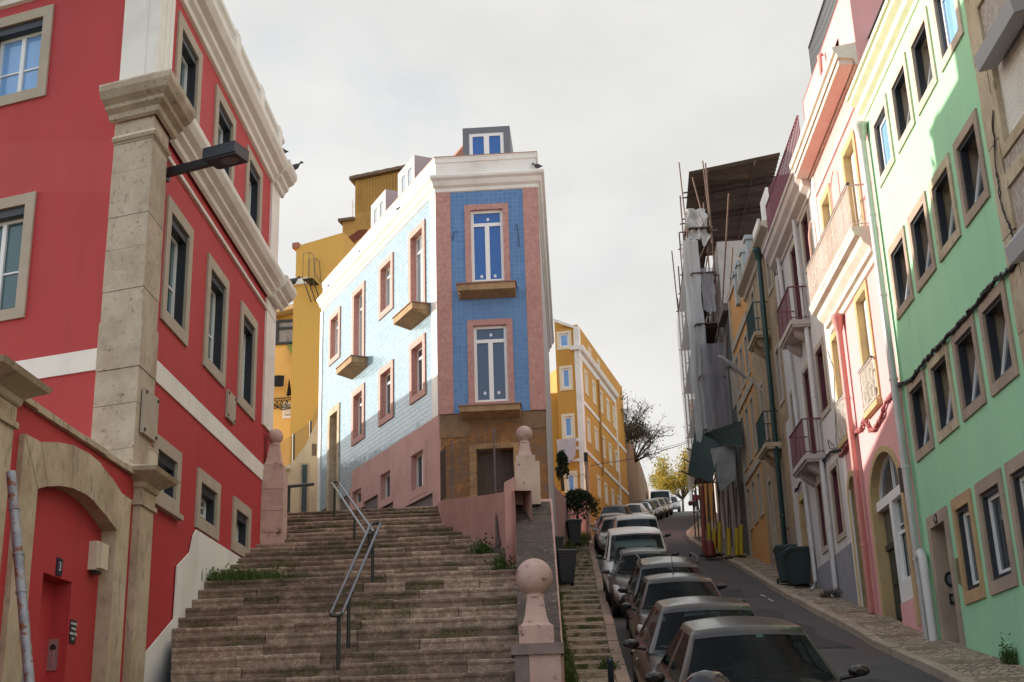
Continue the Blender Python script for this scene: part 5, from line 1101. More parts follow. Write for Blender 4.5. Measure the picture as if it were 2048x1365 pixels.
while y < 60:      # low stone edges across the steep pavement
    z = gz(y)+.12; mb.hexa([(rk(y)+.2,y,z-.1),(wallx(y),y+.15,z-.1),(wallx(y),y+.3,z-.1),(rk(y)+.2,y+.15,z-.1),(rk(y)+.2,y,z+.045),(wallx(y),y+.15,z+.06),(wallx(y),y+.3,z+.06),(rk(y)+.2,y+.15,z+.05)]); y += 2.1 if y < 36 else 1.1
struct('right_pavement_edges', mb, M['kerb'])
# stepped left pavement
mb = MB(); y = 14.; r = random.Random(3)
def lpx(y): return interp(y, [0,16,20,24,30,37,54,66,72], [.45,.53,.60,.66,.76,1.02,1.95,3.0,3.9])
while y < 66:
    L = 1.28+r.uniform(-.14,.14); y2 = y+L; z = gz(y)+.15; z2 = gz(y2)+.15-.085; sk = r.uniform(-.06,.06)
    a, b2, c, d2 = lpx(y), lk(y)-.2, lk(y2)-.2, lpx(y2); e = r.uniform(-.012,.012)
    mb.hexa([(a,y,z-.3),(b2,y+sk,z-.3),(b2,y+.13+sk,z-.3),(a,y+.13,z-.3),(a,y,z+e),(b2,y+sk,z-e),(b2,y+.13+sk,z-e),(a,y+.13,z+e)], 1)
    mb.grid([[V3((a+(b2-a)*f, y+.13+sk*f, z-.008+.008*noise.noise(V3((f*4,y,0))))) for f in (0,.5,1)], [V3((d2+(c-d2)*f, y2+sk*f*.3, z2)) for f in (0,.5,1)]], 0, smooth=False)
    y = y2
struct('stepped_pavement', mb, [M['cobble'], mat('step_nose_stone', (.42,.32,.22), .9, (.16,.13,.07), 6, .4, .6, bump=.4, col3=(.06,.075,.02), sc3=2.2, lo3=.52, hi3=.62)])
for i, (yy, h, lv) in enumerate(((19.3,.25,120),(20.3,.22,90),(21.4,.3,160),(22.6,.25,120),(24.6,.3,170),(26.5,.35,160),(28.5,.35,200),(31,.4,200),(33.5,.35,160))):
    tuft((lpx(yy)+.09, yy, gz(yy)+.13), .13, .4, h, 120, 40+i, 'green weeds growing along the wall beside the stepped pavement', leaves=lv, name='weed', cat='weed', slope=.17, group='weeds along the stepped pavement')
tuft((lk(20.8)-.3, 20.8, gz(20.8)+.13), .2, .15, .2, 90, 61, 'small weed on the left kerb beside the lower steps of the pavement', leaves=120, name='weed', cat='weed')
tuft((7.35,19.8,gz(19.8)+.14), .12, .2, .3, 120, 62, 'green weed at the foot of the green house', leaves=160, name='weed', cat='weed')
tuft((7.7,32.0,gz(32)+.14), .3, .6, .22, 260, 63, 'dry weeds at the foot of the white house grey plinth', m='leafb', name='weed', cat='weed', leaves=60)
# ---------------------------------------------------------------- wheelie bins, left
wheelie('charcoal wheelie bin nearest on the stepped pavement beside the dark wall', V3((1.36,37.6,gz(37.6)+.14)), M['binblk'], .2, .95)
wheelie('charcoal wheelie bin half hidden behind the corner of the pink wall', V3((1.22,43.5,gz(43.5)+.16)), M['binblk'], .1, 1.)
wheelie('charcoal wheelie bin furthest up, below the drooping shrub', V3((2.45,55.5,gz(55.5)+.16)), M['binblk'], .1, 1.05)
# ---------------------------------------------------------------- FAR LEFT SIDE OF THE STREET
t = T('shade_terrace', 'added long block unseen behind the blue house, shading the street beyond', 'building', FS.pt(24, gz(54)))
FS2 = Fac(xy(FS.pt(14.02,0)), 1.2, 1)
mb = MB(); wall(mb, FS2, 0, 9, 3, 21.5); close(t, mb, FS2, 0, 9, 3, 21.5, 2.6); t.part('wall', mb, M['plaster'])  # mass added out of view to shade the houses up the street
# yellow street house
FF = Fac(xy(aty(1165, 850, 72)), 14.7, 1); FL = Fac(xy(aty(1165, 850, 72)), 104.7, 1)
t = T('ochre_street_house', 'tall ochre corner house with white trim up the left side of the street', 'building', FF.pt(4, gz(74)))
hF = []; wt = mat('pale_window_trim', (.72,.62,.45), .8)
fw_ = dict(sw=.16, recess=.1, mull=0, fw=.1, proud=.03)
for i, (z0, z1) in enumerate(((20.68,22.2),(17.72,19.2),(14.8,16.2))):
    for s0 in (1.25,3.55,5.8,8.0,10.2): 
        if i == 2 and s0 < 2: continue
        hF.append(window(t, FF, (s0,s0+.95,z0,z1), wt, M['pvc'], M['curtain'], **fw_))
for s0 in (2.9,5.6): hF.append(window(t, FF, (s0,s0+.8,23.3,24.15), wt, M['pvc'], M['curtain'], **fw_))
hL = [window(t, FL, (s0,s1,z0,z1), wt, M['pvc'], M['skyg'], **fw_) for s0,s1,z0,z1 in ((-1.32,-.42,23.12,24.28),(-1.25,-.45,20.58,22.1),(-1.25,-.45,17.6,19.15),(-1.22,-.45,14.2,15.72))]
mb = MB(); wall(mb, FF, 0, 14.5, 10, 24.6, hF); wall(mb, FL, -1.42, 0, 10, 24.6, hL); wall(mb, FL, -9, -1.42, 10, 20.6, o=-.35)
mb.add([FL.pt(-1.42,10,0), FL.pt(-1.42,24.9,0), FL.pt(-1.42,24.9,-6), FL.pt(-1.42,10,-6)]); mb.add([FL.pt(-1.42,24.6,0), FL.pt(0,24.3,0), FL.pt(-1.42,25.0,0)])
body(mb, [xy(FF.pt(14.5,0)), xy(FF.pt(14.5,0,-8)), xy(FL.pt(-1.42,0,-6))], 10, 24.6, roof=False); t.part('wall', mb, M['ochre'])
mb = MB()
mb.fbox(FF, .0, .62, 10, 23.2, -.02, .04); mb.fbox(FL, -.28, .04, 10, 24.5, -.02, .04); mb.fbox(FF, -.0, .5, 23.3, 24.55, -.02, .03)
profile(mb, FF, -.1, 11.4, [(0,22.55),(.05,22.6),(.06,22.9),(.22,22.98),(.28,23.15),(.3,23.25),(0,23.3)]); mb.fbox(FL, -.5, .08, 23.0, 23.25, -.02, .2)
for z in (19.95, 17.0): mb.fbox(FF, .62, 14.5, z-.12, z+.1, -.02, .04)
mb.fbox(FF, 11.2, 11.5, 10, 22.6, -.02, .04)
for z in (17.55,17.05,16.35): mb.fbox(FL, -.9, -.28, z-.1, z+.08, -.02, .04)
mb.prism([FL.pt(-1.45,24.95,.02), FL.pt(-.2,24.35,.02), FL.pt(-.2,24.5,.02), FL.pt(-1.45,25.12,.02)], FL.n*.1)
t.part('white_trim', mb, M['white'])
mb = MB(); mb.tube([FF.pt(5.25,16.5,.1), FF.pt(5.25,22.6,.1)], .07, 6); t.part('drainpipe', mb, mat('ochre_pipe', (.40,.21,.045), .6))
# washing hung below a window
mb = MB(); rows = []
for i in range(9):
    f = i/8; rows.append([FL.pt(-1.5+1.15*g-(.1*f if g > .5 else -.05*f), 17.55-f*(1.0+.5*math.sin(g*3.1))+.0, .32+.06*math.sin(g*9+f*3)) for g in [k/8 for k in range(9)]])
mb.grid(rows); solo('hanging_sheet', mb, mat('lilac_sheet', (.50,.46,.50), .9), 'pale lilac sheet hung out below a window of the ochre street house', 'sheet')
mb = MB(); mb.tube([FL.pt(-1.55,17.57,.32), FL.pt(-.2,17.57,.32)], .015, 5); solo('clothes_line', mb, M['pipe'], 'clothes line bar under the third window of the ochre street house', 'clothes line')
# low walls, poles and shrubs before the ochre house
t = T('low_wall', 'stained low pink wall below the drooping shrub on the left pavement', 'wall', (1.4,50,gz(50)))
mb = MB(); P = [(1.05,44.2),(1.5,49.5),(2.35,58),(3.35,66),(3.95,70.5)]
mb.grid([[V3((x,y,gz(y)-.3)) for x, y in P], [V3((x,y,gz(y)+(2.9 if y < 56 else 2.1))) for x, y in P], [V3((x-.35,y,gz(y)+(2.9 if y < 56 else 2.1))) for x, y in P], [V3((x-.35,y,gz(y)-.3)) for x, y in P]], smooth=False); t.part('wall', mb, M['pinkwall'])
for u, vt, y, lab in ((1172,925,64,'wooden pole with cables in front of the ochre street house'),):
    b = aty(u+6, 1060, y); b.z = gz(y)+.1; tp = aty(u, vt, y); t = T('utility_pole', lab, 'pole', b); mb = MB(); mb.tube([b, tp], .13, 8); t.part('pole', mb, mat('pale_pole', (.36,.26,.20), .85)); mb = MB(); mb.box(tp.x-.1,tp.x+.1,tp.y-.1,tp.y+.1,tp.z-.2,tp.z+.5); t.part('bracket', mb, M['iron'])
cable('cable', 'thin overhead cable crossing the street from the pole to the scaffolding', [aty(1180,932,64), aty(1285,914,66), aty(1380,885,68), aty(1400,877,60)], .018, M['iron'], 1)
cable('cable', 'second overhead cable above the first, rising toward the scaffolding', [aty(1246,925,76), aty(1300,905,72), aty(1390,878,58)], .012, M['iron'], 1, seed=3)
cable('cable', 'loose cable sagging from the pole to the ochre house window', [aty(1172,938,64), aty(1150,952,64), aty(1128,948,66)], .012, M['iron'], 1, sag=.2, seed=5)
# old retaining wall beyond
FW = Fac(xy(FF.pt(14.5,0,.05)), 9, 1)
t = T('retaining_wall', 'tall stained old retaining wall beyond the ochre street house', 'wall', FW.pt(10, gz(95)))
mb = MB(); q = [(0,21.3),(6,22.0),(12,22.5),(18,22.6),(24,22.5)]
for a, b in zip(q, q[1:]): mb.prism([FW.pt(a[0],8,0), FW.pt(b[0],8,0), FW.pt(b[0],b[1],0), FW.pt(a[0],a[1],0)], FW.n*-.8)
t.part('wall', mb, mat('stained_old_wall', (.34,.24,.15), .95, (.19,.13,.09), .7, .4, .65, bump=.5, st=(1,1,.12), col3=(.46,.38,.28), sc3=2.2, lo3=.6, hi3=.7, st3=(1,1,.3), fine=.3, fsc=3))
mb = MB(); mb.prism([FW.pt(24.01,8,0), FW.pt(26,8,0), FW.pt(26,22.3,0), FW.pt(24.01,22.4,0)], FW.n*-.8); t.part('end_pier', mb, M['orange'])
# ---------------------------------------------------------------- CARS
def paint(name, c, rough=.3, metal=.1): return mat(name, c, rough, metal=metal, coat=.22, spec=.35)
PB = paint('dark_bronze_paint', (.014,.011,.011)); PP = paint('dark_plum_paint', (.018,.011,.011)); PG = paint('dark_grey_paint', (.016,.016,.017)); PM = paint('mid_grey_paint', (.05,.05,.05)); PW = paint('white_paint_car', (.62,.60,.58), .3, 0); PS = paint('silver_paint', (.32,.32,.32)); PT = paint('beige_paint', (.30,.24,.16)); PR = paint('red_brown_paint', (.16,.06,.04))
G_dark = glass('dark_windscreen', (.010,.018,.02), .02, .22); G_clear = clear_glass('clear_windscreen', (.50,.60,.60), .70)
M['lens'] = mat('headlamp_lens', (.45,.45,.44), .06, spec=.9); M['amber'] = mat('amber_lens', (.6,.18,.02), .2); M['seat'] = mat('car_seat_cloth', (.022,.022,.024), .9); M['dash'] = mat('dashboard', (.014,.014,.016), .7)
M['hdr'] = mat('screen_sticker', (.42,.55,.60), .6)
KINDS = dict(
 hatch=dict(L=4.05,W=1.74,H=1.46,hood=.86,belt=.92,cowl=.70,roof0=.02,roof1=-1.45,rear=-1.90,tw=.56),
 saloon=dict(L=4.35,W=1.74,H=1.44,hood=.84,belt=.91,cowl=.72,roof0=.05,roof1=-1.15,rear=-1.75,tw=.55),
 wagon=dict(L=4.45,W=1.76,H=1.52,hood=.88,belt=.94,cowl=.82,roof0=.1,roof1=-1.85,rear=-2.15,tw=.57),
 mpv=dict(L=4.25,W=1.80,H=1.64,hood=.95,belt=1.02,cowl=.88,roof0=.12,roof1=-1.75,rear=-2.05,tw=.60),
 van=dict(L=4.3,W=1.80,H=1.84,hood=1.02,belt=1.10,cowl=.92,roof0=.32,roof1=-2.0,rear=-2.12,tw=.66),
 bigvan=dict(L=5.0,W=1.9,H=2.05,hood=1.05,belt=1.15,cowl=1.5,roof0=.85,roof1=-2.4,rear=-2.5,tw=.74))
def car(label, kind, x, y, paint_m, yaw=None, rails=False, antenna=False, interior=False, sticker=None, group='cars parked along the left kerb', dx=0):
    k = KINDS[kind]; L, W, H = k['L'], k['W'], k['H']; hw = W/2
    slope = math.atan((gz(y+1.5)-gz(y-1.5))/3.0)
    if yaw is None: yaw = math.atan2(lk(y+2)-lk(y-2), 4.0)
    p = V3((x, y, gz(y)+.02))
    # local: +Y = car's forward = down the hill, toward the viewer
    f = V3((-math.sin(yaw)*math.cos(slope), -math.cos(yaw)*math.cos(slope), -math.sin(slope))); r_ = f.cross(V3((0,0,1))).normalized(); u = r_.cross(f)
    X = lambda a, b, c: p + r_*a + f*b + u*c
    t = T('van' if 'van' in kind else 'parked_car', label, 'van' if 'van' in kind else 'car', p, group)
    # body shell: stations from tail to nose
    belt, hood = k['belt'], k['hood']; yr, yc = k['rear'], k['cowl']; hl = L/2
    st = [(-hl,.80,.50,belt*.80),(-hl+.06,.90,.36,belt*.95),(yr-.02 if yr > -hl+.12 else -hl+.14,.97,.27,belt),(-hl*.62,1,.24,belt),(0,1,.24,belt),(yc-.25,1,.24,belt),(yc,1,.24,hood+.03),(yc+(hl-yc)*.45,.985,.24,hood),(hl-.30,.94,.25,hood-.08),(hl-.10,.86,.30,hood-.20),(hl-.01,.74,.40,hood-.34)]
    st.sort(key=lambda q: q[0]); rows = []
    for b, wf, z0, zt in st:
        w = hw*wf; cr = .045
        half = [(0,z0),(w*.86,z0),(w*.96,z0+.12),(w,z0+(zt-z0)*.42),(w*.985,z0+(zt-z0)*.74),(w*.93,zt-.035),(w*.84,zt),(w*.5,zt+cr*.7),(0,zt+cr)]
        full = half + [(-a, c) for a, c in half[-2:0:-1]]
        rows.append([X(a, b, c) for a, c in full])
    mb = MB(); mb.grid(rows, closed=True); mb.add(rows[0]); mb.add(rows[-1][::-1]); body_o = t.part('body', mb, paint_m, weld=True)
    # cabin: loops from belt to roof edge
    yw0, yw1, y1, y0 = yc, k['roof0'], k['roof1'], yr; wb, wr = hw*.90, k['tw']*W/1.74
    def loop(fz):
        z = belt-.02+(H-.07-(belt-.02))*fz; e = fz**.92
        w = wb+(wr-wb)*e; ft = yw0+(yw1-yw0)*fz; rr = y0+(y1-y0)*(fz**1.6)
        zf = z + ((hood+.02-belt) if fz == 0 else 0)
        pts = []
        for i in range(9):
            g = -1+2*i/8; pts.append((w*.93*g, ft+.13*(1-g*g)-.02, z))                       # windscreen, 0..8
        pts.append((w*.985, ft-.10, z))                                                       # pillar, 9
        n = 8
        for i in range(n+1): pts.append((w, ft-.16+(rr+.20-(ft-.16))*i/n, z))                 # side, 10..18
        pts.append((w*.97, rr+.08, z))
        for i in range(7):
            g = 1-2*i/6; pts.append((w*.90*g, rr-.05*(1-g*g), z))                              # rear
        pts.append((-w*.97, rr+.08, z))
        for i in range(n+1): pts.append((-w, rr+.20+(ft-.16-(rr+.20))*i/n, z))
        pts.append((-w*.985, ft-.10, z))
        return [(a, b, c+.05*fz*(1-(a/w)**2)) for a, b, c in pts]
    FZ = (0,.06,.35,.65,.90,1.0); lp = [loop(a) for a in FZ]; N = len(lp[0])
    iw = set(range(0,8)); sideR = set(range(10,18)); rear = set(range(20,26)); sideL = set(range(28,36))
    pan = kind in ('van','bigvan')
    shell, ws, sg, sg2, rg = MB(), MB(), MB(), MB(), MB()
    for a in range(len(FZ)-1):
        for i in range(N):
            j = (i+1) % N; q = [X(*lp[a][i]), X(*lp[a][j]), X(*lp[a+1][j]), X(*lp[a+1][i])]
            mid = 1 <= a <= 3
            if i in iw and a <= 3: ws.add(q, smooth=True)
            elif (i in sideR or i in sideL) and mid and (i not in (14, 31, 32, 13)[:2] and not (pan and (13 <= i <= 17 or 28 <= i <= 32))): (sg if i in sideR else sg2).add(q, smooth=True)
            elif i in rear and mid: rg.add(q, smooth=True)
            else: shell.add(q, 0, smooth=True)
    prev = lp[-1]
    cxm = sum(q[0] for q in prev)/N; cym = (yw1+y1)/2
    for f2, z2 in ((.93,.028),(.8,.048),(.55,.062),(.2,.07),(0.0,.07)):
        nx = [(q[0]*f2, cym+(q[1]-cym)*(f2 if f2 < .9 else .96), max(q[2], H-.07)+(H-q[2])*(1-f2**2)+.0) for q in lp[-1]]
        for i in range(N):
            j = (i+1) % N; shell.add([X(*prev[i]), X(*prev[j]), X(*nx[j]), X(*nx[i])], 0, smooth=True)
        prev = nx
    t.part('cabin', shell, paint_m, weld=True)
    gl = G_clear if interior else G_dark
    w_o = t.part('windscreen', ws, gl, weld=True); t.part('side_window', sg, gl if interior else G_dark, weld=True); t.part('side_window', sg2, gl if interior else G_dark, weld=True); t.part('rear_window', rg, gl if interior else G_dark, weld=True)
    # black windscreen border, wipers
    bm_, bm2 = MB(), MB()
    L0, L1, L4 = lp[0], lp[1], lp[4]
    off = f*.004+u*.004
    for i in range(8):
        a0, a1 = V3(lp[0][i]), V3(lp[0][i+1]); b0, b1 = V3(lp[2][i]), V3(lp[2][i+1]); g = .2
        bm_.add([X(*a0)+off, X(*a1)+off, X(*(a1.lerp(b1,g)))+off, X(*(a0.lerp(b0,g)))+off])
        c0_, c1_ = V3(lp[4][i]), V3(lp[4][i+1]); d0, d1 = V3(lp[3][i]), V3(lp[3][i+1]); g2 = .22
        bm2.add([X(*(c0_.lerp(d0,g2)))+off, X(*(c1_.lerp(d1,g2)))+off, X(*c1_)+off, X(*c0_)+off])
    t.part('screen_border', bm_, M['plasticdk'], w_o); t.part('screen_border', bm2, M['plasticdk'], w_o)
    # wheels
    for sx in (-1, 1):
        for b in (hl-.80, -hl+.78):
            R_ = .31 if pan or kind == 'mpv' else .295
            mb = MB(); c = (sx*(hw-.10), b, R_)
            rows = [[X(sx*(hw-.20)+sx*o, b+rr*math.cos(q*math.pi/10), R_+rr*math.sin(q*math.pi/10)) for q in range(20)] for o, rr in ((0,R_*.6),(0,R_*.96),(.03,R_),(.17,R_),(.195,R_*.95),(.195,R_*.66))]
            mb.grid(rows, closed=True); mb.add(rows[0]); wh = t.part('wheel', mb, M['rubber'])
            q2 = MB(); rows = [[X(sx*(hw-.20)+sx*o, b+rr*math.cos(q*math.pi/10), R_+rr*math.sin(q*math.pi/10)) for q in range(20)] for o, rr in ((.190,R_*.66),(.17,R_*.6),(.18,R_*.2),(.185,0.001))]
            q2.grid(rows, closed=True); t.part('rim', q2, M['steel'], wh)
            q3 = MB(); rows = [[X(sx*(hw+.004-(.0 if rr < R_*1.2 else .0)), b+rr*math.cos(q*math.pi/12), R_+.01+rr*math.sin(q*math.pi/12)) for q in range(13)] for rr in (R_*.98, R_*1.16)]
            q3.grid(rows); t.part('wheel_arch', q3, M['plasticdk'], wh)
    # mirrors, handles
    for sx in (-1, 1):
        mb = MB(); cx, cy, cz = sx*(hw+.10), yc-.32, belt+.07; n = 8; rows = []
        for o, s in ((-.085,.45),(-.05,.9),(0,1.),(.05,.92),(.09,.45)): rows.append([X(cx+.105*s*math.cos(q*math.pi/6), cy+o*.7, cz+(.062 if math.sin(q*math.pi/6) > 0 else .05)*s*math.sin(q*math.pi/6)) for q in range(12)])
        mb.grid(rows, closed=True); mb.add(rows[0]); mb.add(rows[-1]); mb.tube([X(sx*(hw-.08),cy,cz-.06), X(cx,cy,cz-.03)], .025, 6); t.part('wing_mirror', mb, M['plasticdk'] if pan or kind == 'mpv' else paint_m)
        for b in (-.05, -.95 if not pan else -.9):
            mb = MB(); mb.tube([X(sx*(hw*1.003), b-.1, belt-.16), X(sx*(hw*1.02), b-.05, belt-.155), X(sx*(hw*1.003), b+.08, belt-.16)], .016, 5); t.part('door_handle', mb, M['chrome'] if kind == 'saloon' else M['plasticdk'])
        # headlamps
        mb = MB(); rows = []
        zb = hood-.18
        for b, s0, s1, za, zb2 in ((hl-.52,.88,.97,zb+.02,zb+.09),(hl-.34,.72,.955,zb-.10,zb+.085),(hl-.18,.56,.91,zb-.19,zb+.0),(hl-.07,.50,.82,zb-.24,zb-.10)):
            rows.append([X(sx*hw*(s0+(s1-s0)*g), b+.012+.02*math.sin(g*3.1), za+(zb2-za)*(h_)) for g, h_ in ((0,0),(.0,1),(.5,1.02),(1.0,.9),(1.02,.1),(.5,-.05))])
        mb.grid(rows, closed=True); mb.add(rows[0]); mb.add(rows[-1]); t.part('headlight', mb, M['lens'])
    mb = MB(); z = hood-.40; mb.hexa([X(a,b,c) for a,b,c in ((-.42,hl-.02,z-.1),(.42,hl-.02,z-.1),(.42,hl+.008,z-.1),(-.42,hl+.008,z-.1),(-.5,hl-.08,z+.10),(.5,hl-.08,z+.10),(.5,hl-.035,z+.10),(-.5,hl-.035,z+.10))]); t.part('grille', mb, M['plasticdk'])
    mb = MB(); mb.hexa([X(a,b,c) for a,b,c in ((-.26,hl,.38),(.26,hl,.38),(.26,hl+.02,.38),(-.26,hl+.02,.38),(-.26,hl,.49),(.26,hl,.49),(.26,hl+.02,.49),(-.26,hl+.02,.49))]); t.part('number_plate', mb, M['pvc'])
    # wipers
    for a, b in ((-.55,.05),(.05,.6)):
        mb = MB(); mb.tube([X(a,yc+.12,hood+.045), X((a+b)/2+.1,yc+.02,hood+.10), X(b+.05,yc-.03,hood+.13)], .012, 5); t.part('wiper', mb, M['plasticdk'])
    if rails:
        for sx in (-1, 1):
            mb = MB(); xx = sx*(wr+.005); mb.tube([X(xx,yw1-.10,H-.05),X(xx,yw1-.2,H+.025),X(xx,yw1-.32,H+.045),X(xx,y1+.3,H+.05),X(xx,y1+.18,H+.03),X(xx,y1+.1,H-.04)], .022, 8); t.part('roof_rail', mb, M['iron'])
    if antenna:
        mb = MB(); b0 = X(antenna if not isinstance(antenna, bool) else .0, yw1-.12, H+.0); mb.tube([b0, b0+(u*.9-f*.35).normalized()*.42], [.012,.004], 5); t.part('antenna', mb, M['iron'])
    if sticker:
        mb = MB()
        for q in range(sticker):
            a0, b0, c1 = V3(lp[2][0]), V3(lp[2][1]), V3(lp[1][0]); d1 = V3(lp[1][1]); g = .1+q*.28
            P = lambda s, g: X(*(a0.lerp(b0,s).lerp(c1.lerp(d1,s), g)))+off*1.6
            mb.add([P(.35,g), P(.85,g), P(.85,g+.2), P(.35,g+.2)])
        t.part('screen_sticker', mb, M['hdr'], w_o)
    if interior:
        mb = MB(); mb.hexa([X(a,b,c) for a,b,c in ((-wb+.06,yc-.45,.55),(wb-.06,yc-.45,.55),(wb-.06,yc-.02,.55),(-wb+.06,yc-.02,.55),(-wb+.06,yc-.42,belt+.06),(wb-.06,yc-.42,belt+.06),(wb-.1,yc-.0,hood+.03),(-wb+.1,yc-.0,hood+.03))]); t.part('dashboard', mb, M['dash'])
        for sx in (-.36, .36):
            mb = MB()
            rows = [[X(sx+w*math.cos(q*math.pi/6), b+d*math.sin(q*math.pi/6), c) for q in range(12)] for w, d, b, c in ((.22,.10,-.25,.5),(.25,.10,-.32,.8),(.24,.09,-.40,1.05),(.19,.07,-.44,1.14),(.10,.04,-.445,1.17),(.11,.05,-.45,1.19),(.14,.055,-.46,1.25),(.11,.05,-.47,1.33),(.03,.02,-.47,1.35))]
            mb.grid(rows, closed=True); mb.add(rows[0]); mb.add(rows[-1]); t.part('front_seat', mb, M['seat'])
        mb = MB(); rows = [[X(a, b, c+.04*math.cos(a*5)) for a in [-.62+1.24*q/12 for q in range(13)]] for b, c in ((-1.1,.5),(-1.2,.9),(-1.28,1.12),(-1.34,1.10),(-1.34,.5))]; mb.grid(rows); t.part('rear_seat', mb, M['seat'])
        mb = MB(); sc = X(.36, yc-.58, belt+.10); a1, a2 = r_, (u*.85-f*.5).normalized()
        mb.tube([sc+(a1*math.cos(q*math.pi/12)+a2*math.sin(q*math.pi/12))*.19 for q in range(25)], .017, 6); mb.tube([sc-a1*.19, sc, sc+a1*.19], .025, 6); mb.tube([sc, sc-a2*.18], .025, 6); t.part('steering_wheel', mb, M['dash'])
        mb = MB(); c_ = V3((0, yw1+.10, H-.20)); mb.hexa([X(c_.x+a, c_.y+b, c_.z+c) for a,b,c in ((-.11,-.02,-.03),(.11,-.02,-.03),(.11,.02,-.03),(-.11,.02,-.03),(-.12,-.02,.035),(.12,-.02,.035),(.12,.02,.035),(-.12,.02,.035))]); mb.tube([X(0,c_.y,c_.z), X(0,c_.y,H-.1)], .012, 5); t.part('rear_mirror', mb, M['dash'])
        mb = MB(); mb.hexa([X(a,b,c) for a,b,c in ((-wb+.05,-1.7,.35),(wb-.05,-1.7,.35),(wb-.05,yc-.1,.35),(-wb+.05,yc-.1,.35),(-wb+.05,-1.7,.42),(wb-.05,-1.7,.42),(wb-.05,yc-.1,.42),(-wb+.05,yc-.1,.42))]); t.part('floor_pan', mb, M['dash'])
    return t
# place each car by where the top edge of its windscreen stands in the photograph
def put(label, kind, u, v, m, yy=None, **kw):
    k = KINDS[kind]; d = ray(u, v)
    if yy: return car(label, kind, d.x/d.y*yy, yy, m, **kw)
    y = 58. if v < 1012 else (50. if v < 1020 else (20. if kind == 'van' or v < 1110 else 11.))
    while y < 140:
        # roof front edge height above road
        if d.z/d.y*y < gz(y)+k['H']-.03: break
        y += .02
    x = d.x/d.y*y; yc_ = y + k['roof0']; return car(label, kind, x + (lk(yc_)-lk(y)), yc_, m, **kw)
put('dark bronze car nearest the camera with its seats and steering wheel visible', 'saloon', 1490, 1257, PB, interior=True)
put('dark plum car second in the row, with a smooth pale sheen on its roof', 'saloon', 1408, 1211, PP, sticker=1, interior=True)
put('dark grey hatchback third in the row, with a short aerial and a bright headlamp', 'hatch', 1357, 1158, PG, antenna=.1, sticker=2, interior=True)
put('dark estate car with two raised roof rails', 'wagon', 1337, 1129, PG, rails=True, interior=True)
put('mid grey car half hidden between the roof railed car and the white van', 'hatch', 1287, 1105, PM, sticker=2, interior=True)
put('white panel van with an aerial on its roof, nearer of the two', 'van', 1270, 1065, PW, antenna=.0, sticker=1, interior=True)
put('white van with only its roof showing behind the nearer white van', 'van', 1272, 1037, PW)
put('light grey car peeking out on the left behind the two white vans', 'hatch', 1234, 1038, PS, antenna=.0)
put('small pale car just behind the grey one left of the white vans', 'hatch', 1226, 1031, PS)
put('grey estate with a broad dark windscreen and a black mirror', 'wagon', 1229, 1017, PM, yy=70)
put('pale silver car with a white bonnet behind the grey estate', 'hatch', 1263, 1011, PW, yy=76.5)
put('dark car up the bend, directly after the pale silver car', 'saloon', 1278, 1008, PG, yy=82)
put('black car up the bend, second after the pale silver car', 'hatch', 1288, 1004, PB, yy=87)
put('small silver car up the bend, below the tall white van', 'hatch', 1300, 1002, PS, yy=92)
put('beige car up the bend, nearest in front of the tall white van', 'hatch', 1312, 1001, PT, yy=97)
put('red brown car tucked beside the tall white van', 'hatch', 1321, 1000, PR, yy=102)
put('tall white delivery van at the top of the street', 'bigvan', 1321, 991, PW, yy=108)
put('last small pale car beyond the tall white van', 'hatch', 1340, 998, PS, yy=115)
# scooter top case and helmet-like hump at the bottom edge of the picture
b = aty(1412, 1352, 10.2); g0 = gz(10.2); b = V3((b.x, 10.2, g0))
zt = aty(1412, 1342, 10.2).z
t = T('scooter', 'parked dark scooter whose rounded top case with a red reflector shows at the bottom edge', 'scooter', b)
mb = MB(); rows = [[V3((b.x+w*math.cos(q*math.pi/10), b.y+d*math.sin(q*math.pi/10), zt-.34+z)) for q in range(20)] for w, d, z in ((.16,.15,0),(.20,.18,.05),(.205,.185,.16),(.18,.165,.26),(.11,.10,.325),(.01,.01,.345))]
mb.grid(rows, closed=True); mb.add(rows[0]); t.part('top_case', mb, mat('dark_gloss_plastic', (.02,.018,.022), .15))
mb = MB(); rows = [[V3((b.x+.207*math.cos(a), b.y+.187*math.sin(a), zt-.34+z)) for a in [-1.9+1.6*q/8 for q in range(9)]] for z in (.10,.20)]; mb.grid(rows); t.part('reflector', mb, mat('red_reflector', (.55,.012,.015), .15))
mb = MB(); hz = g0
mb.tube([V3((b.x,b.y+.1,zt-.36)), V3((b.x,b.y+.25,zt-.42)), V3((b.x,b.y+.75,zt-.42)), V3((b.x,b.y+.95,zt-.7)), V3((b.x,b.y+1.2,zt-.75)), V3((b.x,b.y+1.35,zt-.3))], [.12,.16,.15,.12,.08,.06], 10); mb.tube([V3((b.x-.33,b.y+1.3,zt-.15)), V3((b.x,b.y+1.35,zt-.2)), V3((b.x+.33,b.y+1.3,zt-.15))], .02, 6); t.part('frame', mb, mat('dark_gloss_plastic', (.02,.018,.022), .15))
for yy in (.15, 1.4):
    mb = MB(); mb.tube([V3((b.x+.19*0+ (.0), b.y+yy+.2*math.cos(q*math.pi/10), gz(b.y+yy)+.27+.2*math.sin(q*math.pi/10))) for q in range(21)], .065, 8); t.part('wheel', mb, M['rubber'])
p = aty(1228, 1352, 19.2); p.x = lk(19.2)-.3; mb = MB(); z0 = gz(19.2)+.1; zt2 = aty(1228,1357,19.2).z
mb.lathe((p.x,19.2,z0), [(0,0),(.045,0),(.045,max(.3,zt2-z0)),(.05,max(.3,zt2-z0)+.005),(.05,max(.3,zt2-z0)+.05),(0,max(.3,zt2-z0)+.07)], 12); solo('short_bollard', mb, mat('navy_bollard', (.02,.04,.06), .4), 'short dark blue bollard at the bottom edge on the stepped pavement', 'bollard', (p.x,19.2,z0))
